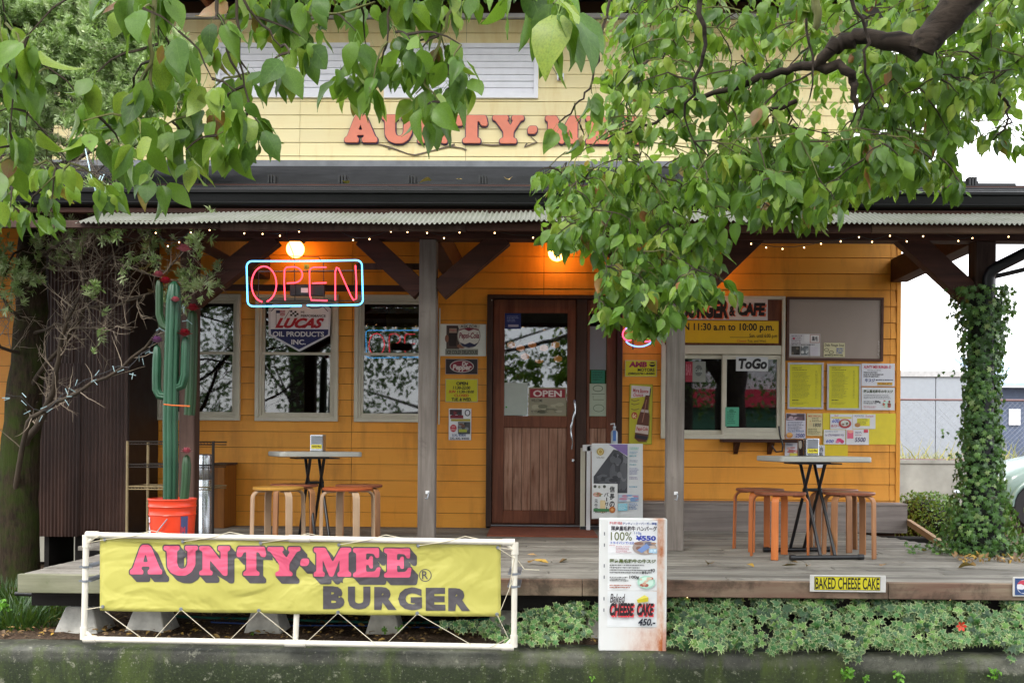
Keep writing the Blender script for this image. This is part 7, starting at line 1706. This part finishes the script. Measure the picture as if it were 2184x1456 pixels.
for _ in range(500):
    a = rnd.uniform(0, 2 * math.pi); r = rnd.uniform(.1, .62); IC.add(Vector((icx + .12 + r * math.cos(a) * 1.1, 7.35 + r * math.sin(a) * .5, rnd.uniform(.005, .16) * (1 - r) + .01)), rv(1), Vector((0, -.4, 1)) + rv(.4), rnd.uniform(.035, .06))
for px, py, k in ((2030, 925, 7), (2038, 963, 4), (2145, 700, 6), (2022, 790, 4)):
    for _ in range(k): IC.add(P(px + rnd.uniform(-25, 15), py + rnd.uniform(-8, 12), 7.2), rv(1) + Vector((0, 0, -.5)), Vector((0, -1, .3)) + rv(.4), rnd.uniform(.03, .05))
IC.finish(iv, m_ivy, top=290)
# hedge
hd = thing('clipped_hedge', 'small clipped green hedge at the corner of the house beside the ramp', 'hedge', (3.5, 9.2, GZ))
HV = Leaves([leaf_ovate(1, .6, .1, .1, 0, 0, 3)])
hm = MB(); hp_ = [(1921, 1048, 9.9), (1945, 1052, 9.7), (1975, 1075, 9.4), (2010, 1100, 9.0), (2040, 1130, 8.6)]
for (x, y, Y) in hp_:
    c = P(x, y, Y); hm.lathe([(.02, GZ - c.z), (.22, GZ - c.z + .05), (.22, -.2), (.15, -.1), (.05, -.06)], (c.x + .18, Y, c.z), 14)
hm.build('hedge_shade_core', hd, m_core, smooth=60)  # solid core in near-black, painted as the shade inside the hedge
for _ in range(6500):
    t = rnd.random() * (len(hp_) - 1); i = int(t); f_ = t - i; a = hp_[i]; b = hp_[min(i + 1, len(hp_) - 1)]
    c = P(a[0] + (b[0] - a[0]) * f_, a[1] + (b[1] - a[1]) * f_, a[2] + (b[2] - a[2]) * f_); an = rnd.uniform(0, 2 * math.pi); dz = rnd.uniform(0, .75) ** 1.3
    rr = .30 * min(1, (dz + .02) / .14) ** .5; o = Vector((math.cos(an), math.sin(an), 0))
    HV.add(Vector((c.x + .18, c.y, c.z - dz)) + o * rr * rnd.uniform(.85, 1.08), rv(1), o + Vector((0, 0, .6)) + rv(.4), rnd.uniform(.022, .038))
HV.finish(hd, m_hedge, top=0)
# grasses and weeds
def clump(name, label, cat, loc, n, spread, hgt, mat, flatn=False):
    t = thing(name, label, cat, loc); Lg = Leaves([blade(i) for i in range(5)])
    for _ in range(n):
        a = rnd.uniform(0, 2 * math.pi); r = spread * math.sqrt(rnd.random()); p = Vector((loc[0] + r * math.cos(a), loc[1] + r * math.sin(a) * .5, loc[2] - .01)); o = Vector((math.cos(a), math.sin(a), 0))
        Lg.add(p, o * .8 + rv(.5), Vector((o.x * .5, o.y * .5, 1)) + rv(.35), rnd.uniform(*hgt))
    Lg.finish(t, mat, top=0, many='grass')
for i, (px, Y, n, sp_, lb) in enumerate(((15, 6.9, 420, .3, 'dark green grass clump in front of the mossy trunk'), (70, 6.4, 420, .26, 'long dark grass clump beside the first concrete block'), (25, 6.1, 300, .25, 'low dark grass clump at the corner of the soil bed'))):
    clump('grass_clump', lb, 'grass', (P(px, 1300, Y).x, Y, GZ), n, sp_, (.12, .24), m_grass)
def weed(px, py, Y, s_, label, z=None, n=12):
    c = P(px, py, Y); t = thing('weed', label, 'weed', c); W = Leaves([leaf_ovate(1, .8, .1, .2, 0, .3, 3)]); m = MB()
    for k in range(4):
        a = rnd.uniform(0, 6.28); tip = c + Vector((math.cos(a) * s_ * .4, -abs(math.sin(a)) * s_ * .2 - .01, s_ * rnd.uniform(.5, 1))); m.tube([c, c.lerp(tip, .5) + rv(.005), tip], .0015, 4)
        for j in range(n // 4): p = c.lerp(tip, rnd.uniform(.4, 1)); W.add(p + rv(s_ * .15), rv(1), Vector((0, -.7, .8)) + rv(.3), s_ * rnd.uniform(.2, .38))
    m.build('stem', t, m_weed); W.finish(t, m_weed, top=0)
for a in ((1800, 1452, 5.55, .075, 'bright green weed growing low on the mossy wall below the cheesecake plate', None, 40), (1845, 1456, 5.55, .05, 'small bright weed on the mossy wall next to the larger one', None, 20), (1915, 1456, 5.55, .085, 'thin upright weed sprouting from the mossy wall', None, 14), (2120, 1450, 5.55, .07, 'round leaved weed on the mossy wall near its end', None, 26), (1262, 1452, 5.55, .04, 'tiny weed on the wall under the menu stand', None, 12),
          (10, 1310, 6.1, .10, 'light green broad leaved weed in the grass by the mossy tree', None, 30), (820, 1352, 5.95, .05, 'small weed on the soil in front of a concrete block', None, 20), (850, 1348, 5.9, .05, 'pale green weed beside the concrete block', None, 20), (980, 1350, 5.95, .05, 'small weed between the banner ropes', None, 16), (125, 1290, 6.3, .1, 'yellow green weed under the end of the deck', None, 30), (540, 1355, 5.93, .03, 'tiny weed in front of the middle concrete block', None, 12), (205, 1255, 6.2, .09, 'leafy weed behind the banner frame under the deck', None, 26)):
    weed(*a)
dg = thing('dry_grass_strip', 'strip of dry yellow grass along the top of the concrete wall', 'grass', (8, 18.4, .5)); DG = Leaves([blade(i) for i in range(5)])
for _ in range(1500): DG.add(Vector((rnd.uniform(5.8, 12), rnd.uniform(18.5, 19.4), P(1960, 985, 18.6).z - .05)), rv(1), Vector((0, 0, 1)) + rv(.4), rnd.uniform(.15, .42) * (1.4 if rnd.random() < .2 else .8))
DG.finish(dg, m_drygrass, top=0, many='grass')
MB().box(4.5, 16, 18.21, 24, gy - .05, P(1960, 990, 18.6).z).build('raised_ground', None, m_soil)['kind'] = 'structure'
# fallen leaves on the deck and on the roof
FLv = leafv; flm = leafmat('fallen_leaf', [(0, '#4a3424'), (.45, '#7c5632'), (.7, '#a08048'), (.95, '#c49a34'), (1, '#b08c78')], '#b89a60', None, .1, .6)
me_f = []
for v, f, a in FLv[:3]:
    v2 = v[:35].copy(); v2[:, 2] = v2[:, 2] * .8 + .16 + .25 * v2[:, 1] ** 2 * 4
    me = bpy.data.meshes.new('fallen_leaf'); me.from_pydata(v2.tolist(), [], [q for q in f if max(q) < 35]); me.materials.append(flm)
    at = me.attributes.new('across', 'FLOAT', 'POINT'); at.data.foreach_set('value', a[:35].astype(float)); me_f.append(me)
def fallen(pos, label, s_=.06, rz=None):
    o = bpy.data.objects.new('fallen_leaf', rnd.choice(me_f)); COL.objects.link(o); o.location = pos; o.rotation_euler = (rnd.uniform(-.1, .1), rnd.uniform(-.1, .1), rnd.uniform(0, 6.28) if rz is None else rz); o.scale = (s_ * 1.35, s_ * 1.35, s_ * 1.35)
    tag(o, label, 'fallen leaf', 'fallen leaves on the deck')
for i, (px, py, w_, lb) in enumerate(((1516, 1206, .07, 'crumpled pale fallen leaf on the deck below the grey post'), (1594, 1205, .05, 'orange fallen leaf on the deck in front of the stools'), (1668, 1210, .07, 'greenish fallen leaf on the deck in front of the folding table'), (1700, 1202, .05, 'pinkish fallen leaf just behind the greenish one'), (1725, 1208, .04, 'small brown fallen leaf below the table feet'), (1878, 1210, .06, 'tan fallen leaf above the end of the cheesecake plate'), (1923, 1202, .05, 'olive fallen leaf at the middle of the open deck'), (1955, 1193, .04, 'small dark fallen leaf on the open deck'), (1960, 1176, .07, 'grey curled fallen leaf nearest the ramp edge'), (2097, 1185, .07, 'bright yellow fallen leaf at the foot of the ivy post'), (2080, 1212, .09, 'long brown fallen leaf at the deck edge below the ivy'), (1874, 1184, .04, 'tiny yellow fallen leaf beside the stool leg'), (1128, 1203, .06, 'brown fallen leaf on the deck beside the banner frame'), (1168, 1205, .08, 'light orange fallen leaf on the deck edge between banner and menu stand'), (1145, 1186, .05, 'small yellow fallen leaf below the door mat'), (1210, 1196, .05, 'dark fallen leaf on the deck below the poster stand'))):
    g = G(px, py, .004); fallen((g.x, g.y, .002), lb, w_)
def onroof(px, py):
    d = P(px, py, 7.0) - CAM; # intersect with roof plane
    t = (Z0r - slope * Y0 - CAM.z) / (d.z - slope * d.y); return CAM + d * t
for px, py, s_, lb in ((919, 394, .07, 'yellow fallen leaf on the dark porch roof'), (738, 394, .06, 'tan fallen leaf on the roof below a snow guard'), (1083, 392, .07, 'curled fallen leaf on the roof near the hanging branch'), (985, 389, .04, 'small orange fallen leaf high on the porch roof')):
    g = onroof(px, py); fallen((g.x, g.y, g.z + .014), lb, s_)
cl = thing('leaf_litter', 'scattered brown leaf litter and chips on the soil under the deck', 'leaf litter', (0, 6, GZ)); CL = Leaves([leaf_ovate(1, .6, .1, .4, .3, 0, 3), leaf_ovate(1, .4, .3, .1, 0, 0, 3)])
for _ in range(1500):
    x = rnd.uniform(-3.6, 2.0); CL.add(Vector((x, rnd.uniform(5.76, 6.7), GZ + rnd.uniform(.015, .03))), Vector((rnd.uniform(-1, 1), rnd.uniform(-1, 1), .1)), Vector((0, -.3, 1)) + rv(.4), rnd.uniform(.012, .045))
for _ in range(260): 
    x = rnd.uniform(2.7, 3.7); CL.add(Vector((x, rnd.uniform(6.75, 7.0), rnd.uniform(.005, .04))), rv(1), Vector((0, -.3, 1)) + rv(.4), rnd.uniform(.02, .05))
CL.finish(cl, flm, top=0, many='leaf_litter_cover')
rf = thing('red_flower', 'single red flower lying on the variegated ivy', 'flower', P(2049, 1334, 5.6)); m = MB(); c = P(2049, 1334, 5.6)
for k in range(6): a = k * 1.047; m.add([c, c + Vector((.022 * math.cos(a - .4), -.01, .022 * math.sin(a - .4))), c + Vector((.03 * math.cos(a), -.014, .03 * math.sin(a))), c + Vector((.022 * math.cos(a + .4), -.01, .022 * math.sin(a + .4)))], [(0, 1, 2, 3)])
m.build('petal', rf, mplain('red_petal', '#c83018', .5))
# trees behind the viewer, seen only mirrored in the glass
for i, (x, y, r, hh) in enumerate(((-5.6, -3.2, .28, 7.5), (-2.6, -6.5, .2, 7), (2.9, -5.0, .22, 7.5), (-10, -7, .25, 8))):
    t = thing('street_tree', ['thick trunked tree mirrored in the middle window', 'slim tree mirrored in the third window', 'tree mirrored in the order window', 'far tree mirrored in the first window'][i], 'tree', (x, y, -.86), 'trees across the street')
    MB().tube([(x, y, -.9), (x + .05, y, 2), (x - .1, y, 4), (x, y + .1, hh - 1)], [r, r * .85, r * .6, r * .2], 12).build('trunk', t, m_bark, smooth=70)
    L_ = Leaves([(np.array([(0, 0, 0), (.5, -.3, .05), (1, 0, 0), (.5, .3, .05)], dtype=float), [(0, 1, 2, 3)], np.array([.5, .5, .5, .5]))])
    cs = []
    while len(cs) < 90:
        z = rnd.uniform(.9, hh + 1)
        if z < 2.5 and rnd.random() < .6: continue
        cs.append(Vector((x + rnd.gauss(0, 1.9), y + rnd.uniform(-1.5, 1.5), z)))
    for ci, c in enumerate(cs):
        if ci % 3 == 0: MB().tube([(x, y, max(1.2, c.z - 1.2)), (c.x, c.y, c.z)], [.05, .012], 5).build('branch', t, m_bark)
        for _ in range(230):
            q = rv(1.0)
            if q.length > 1: continue
            L_.add(c + q * .62, rv(1) + Vector((0, 0, -.6)), rv(1), rnd.uniform(.09, .16))
    L_.finish(t, m_refl, top=0)
# things inside the bar
bl = thing('bar_sign', 'yellow round backed figure board glowing faintly inside the third window', 'sign', P(870, 690, 10.4))  # plain olive yellow board without emission
MB().lathe([(.01, 0), (.3, .0), (.3, .02), (.01, .02)], (0, 0, 0), 24)
mb = MB(); c = P(872, 690, 10.4)
mb.prism([(c.x - .22, c.z - .12), (c.x + .26, c.z - .16), (c.x + .30, c.z + .08), (c.x + .15, c.z + .26), (c.x - .08, c.z + .26), (c.x - .24, c.z + .08)], 10.4, 10.44); mb.build('board', bl, mplain('olive_yellow', '#8c8420', .6))
lb = thing('added_inner_bulbs', 'warm ceiling spot lamps glowing inside behind the door glass', 'lamp', P(1140, 720, 12));  # glowing bulbs added for a warm pattern behind the glass, no known lamps
for px, py in ((1090, 735), (1110, 742), (1135, 735), (1160, 742), (1185, 735), (1120, 760), (1150, 768), (1190, 765)):
    c = P(px, py, 12.5); MB().lathe([(.01, -.04), (.05, -.02), (.05, .02), (.01, .04)], c, 10).build('bulb', lb, emis('added_bulb_glow', '#ff9a50', .12) if px == 1090 else bpy.data.materials['added_bulb_glow'])
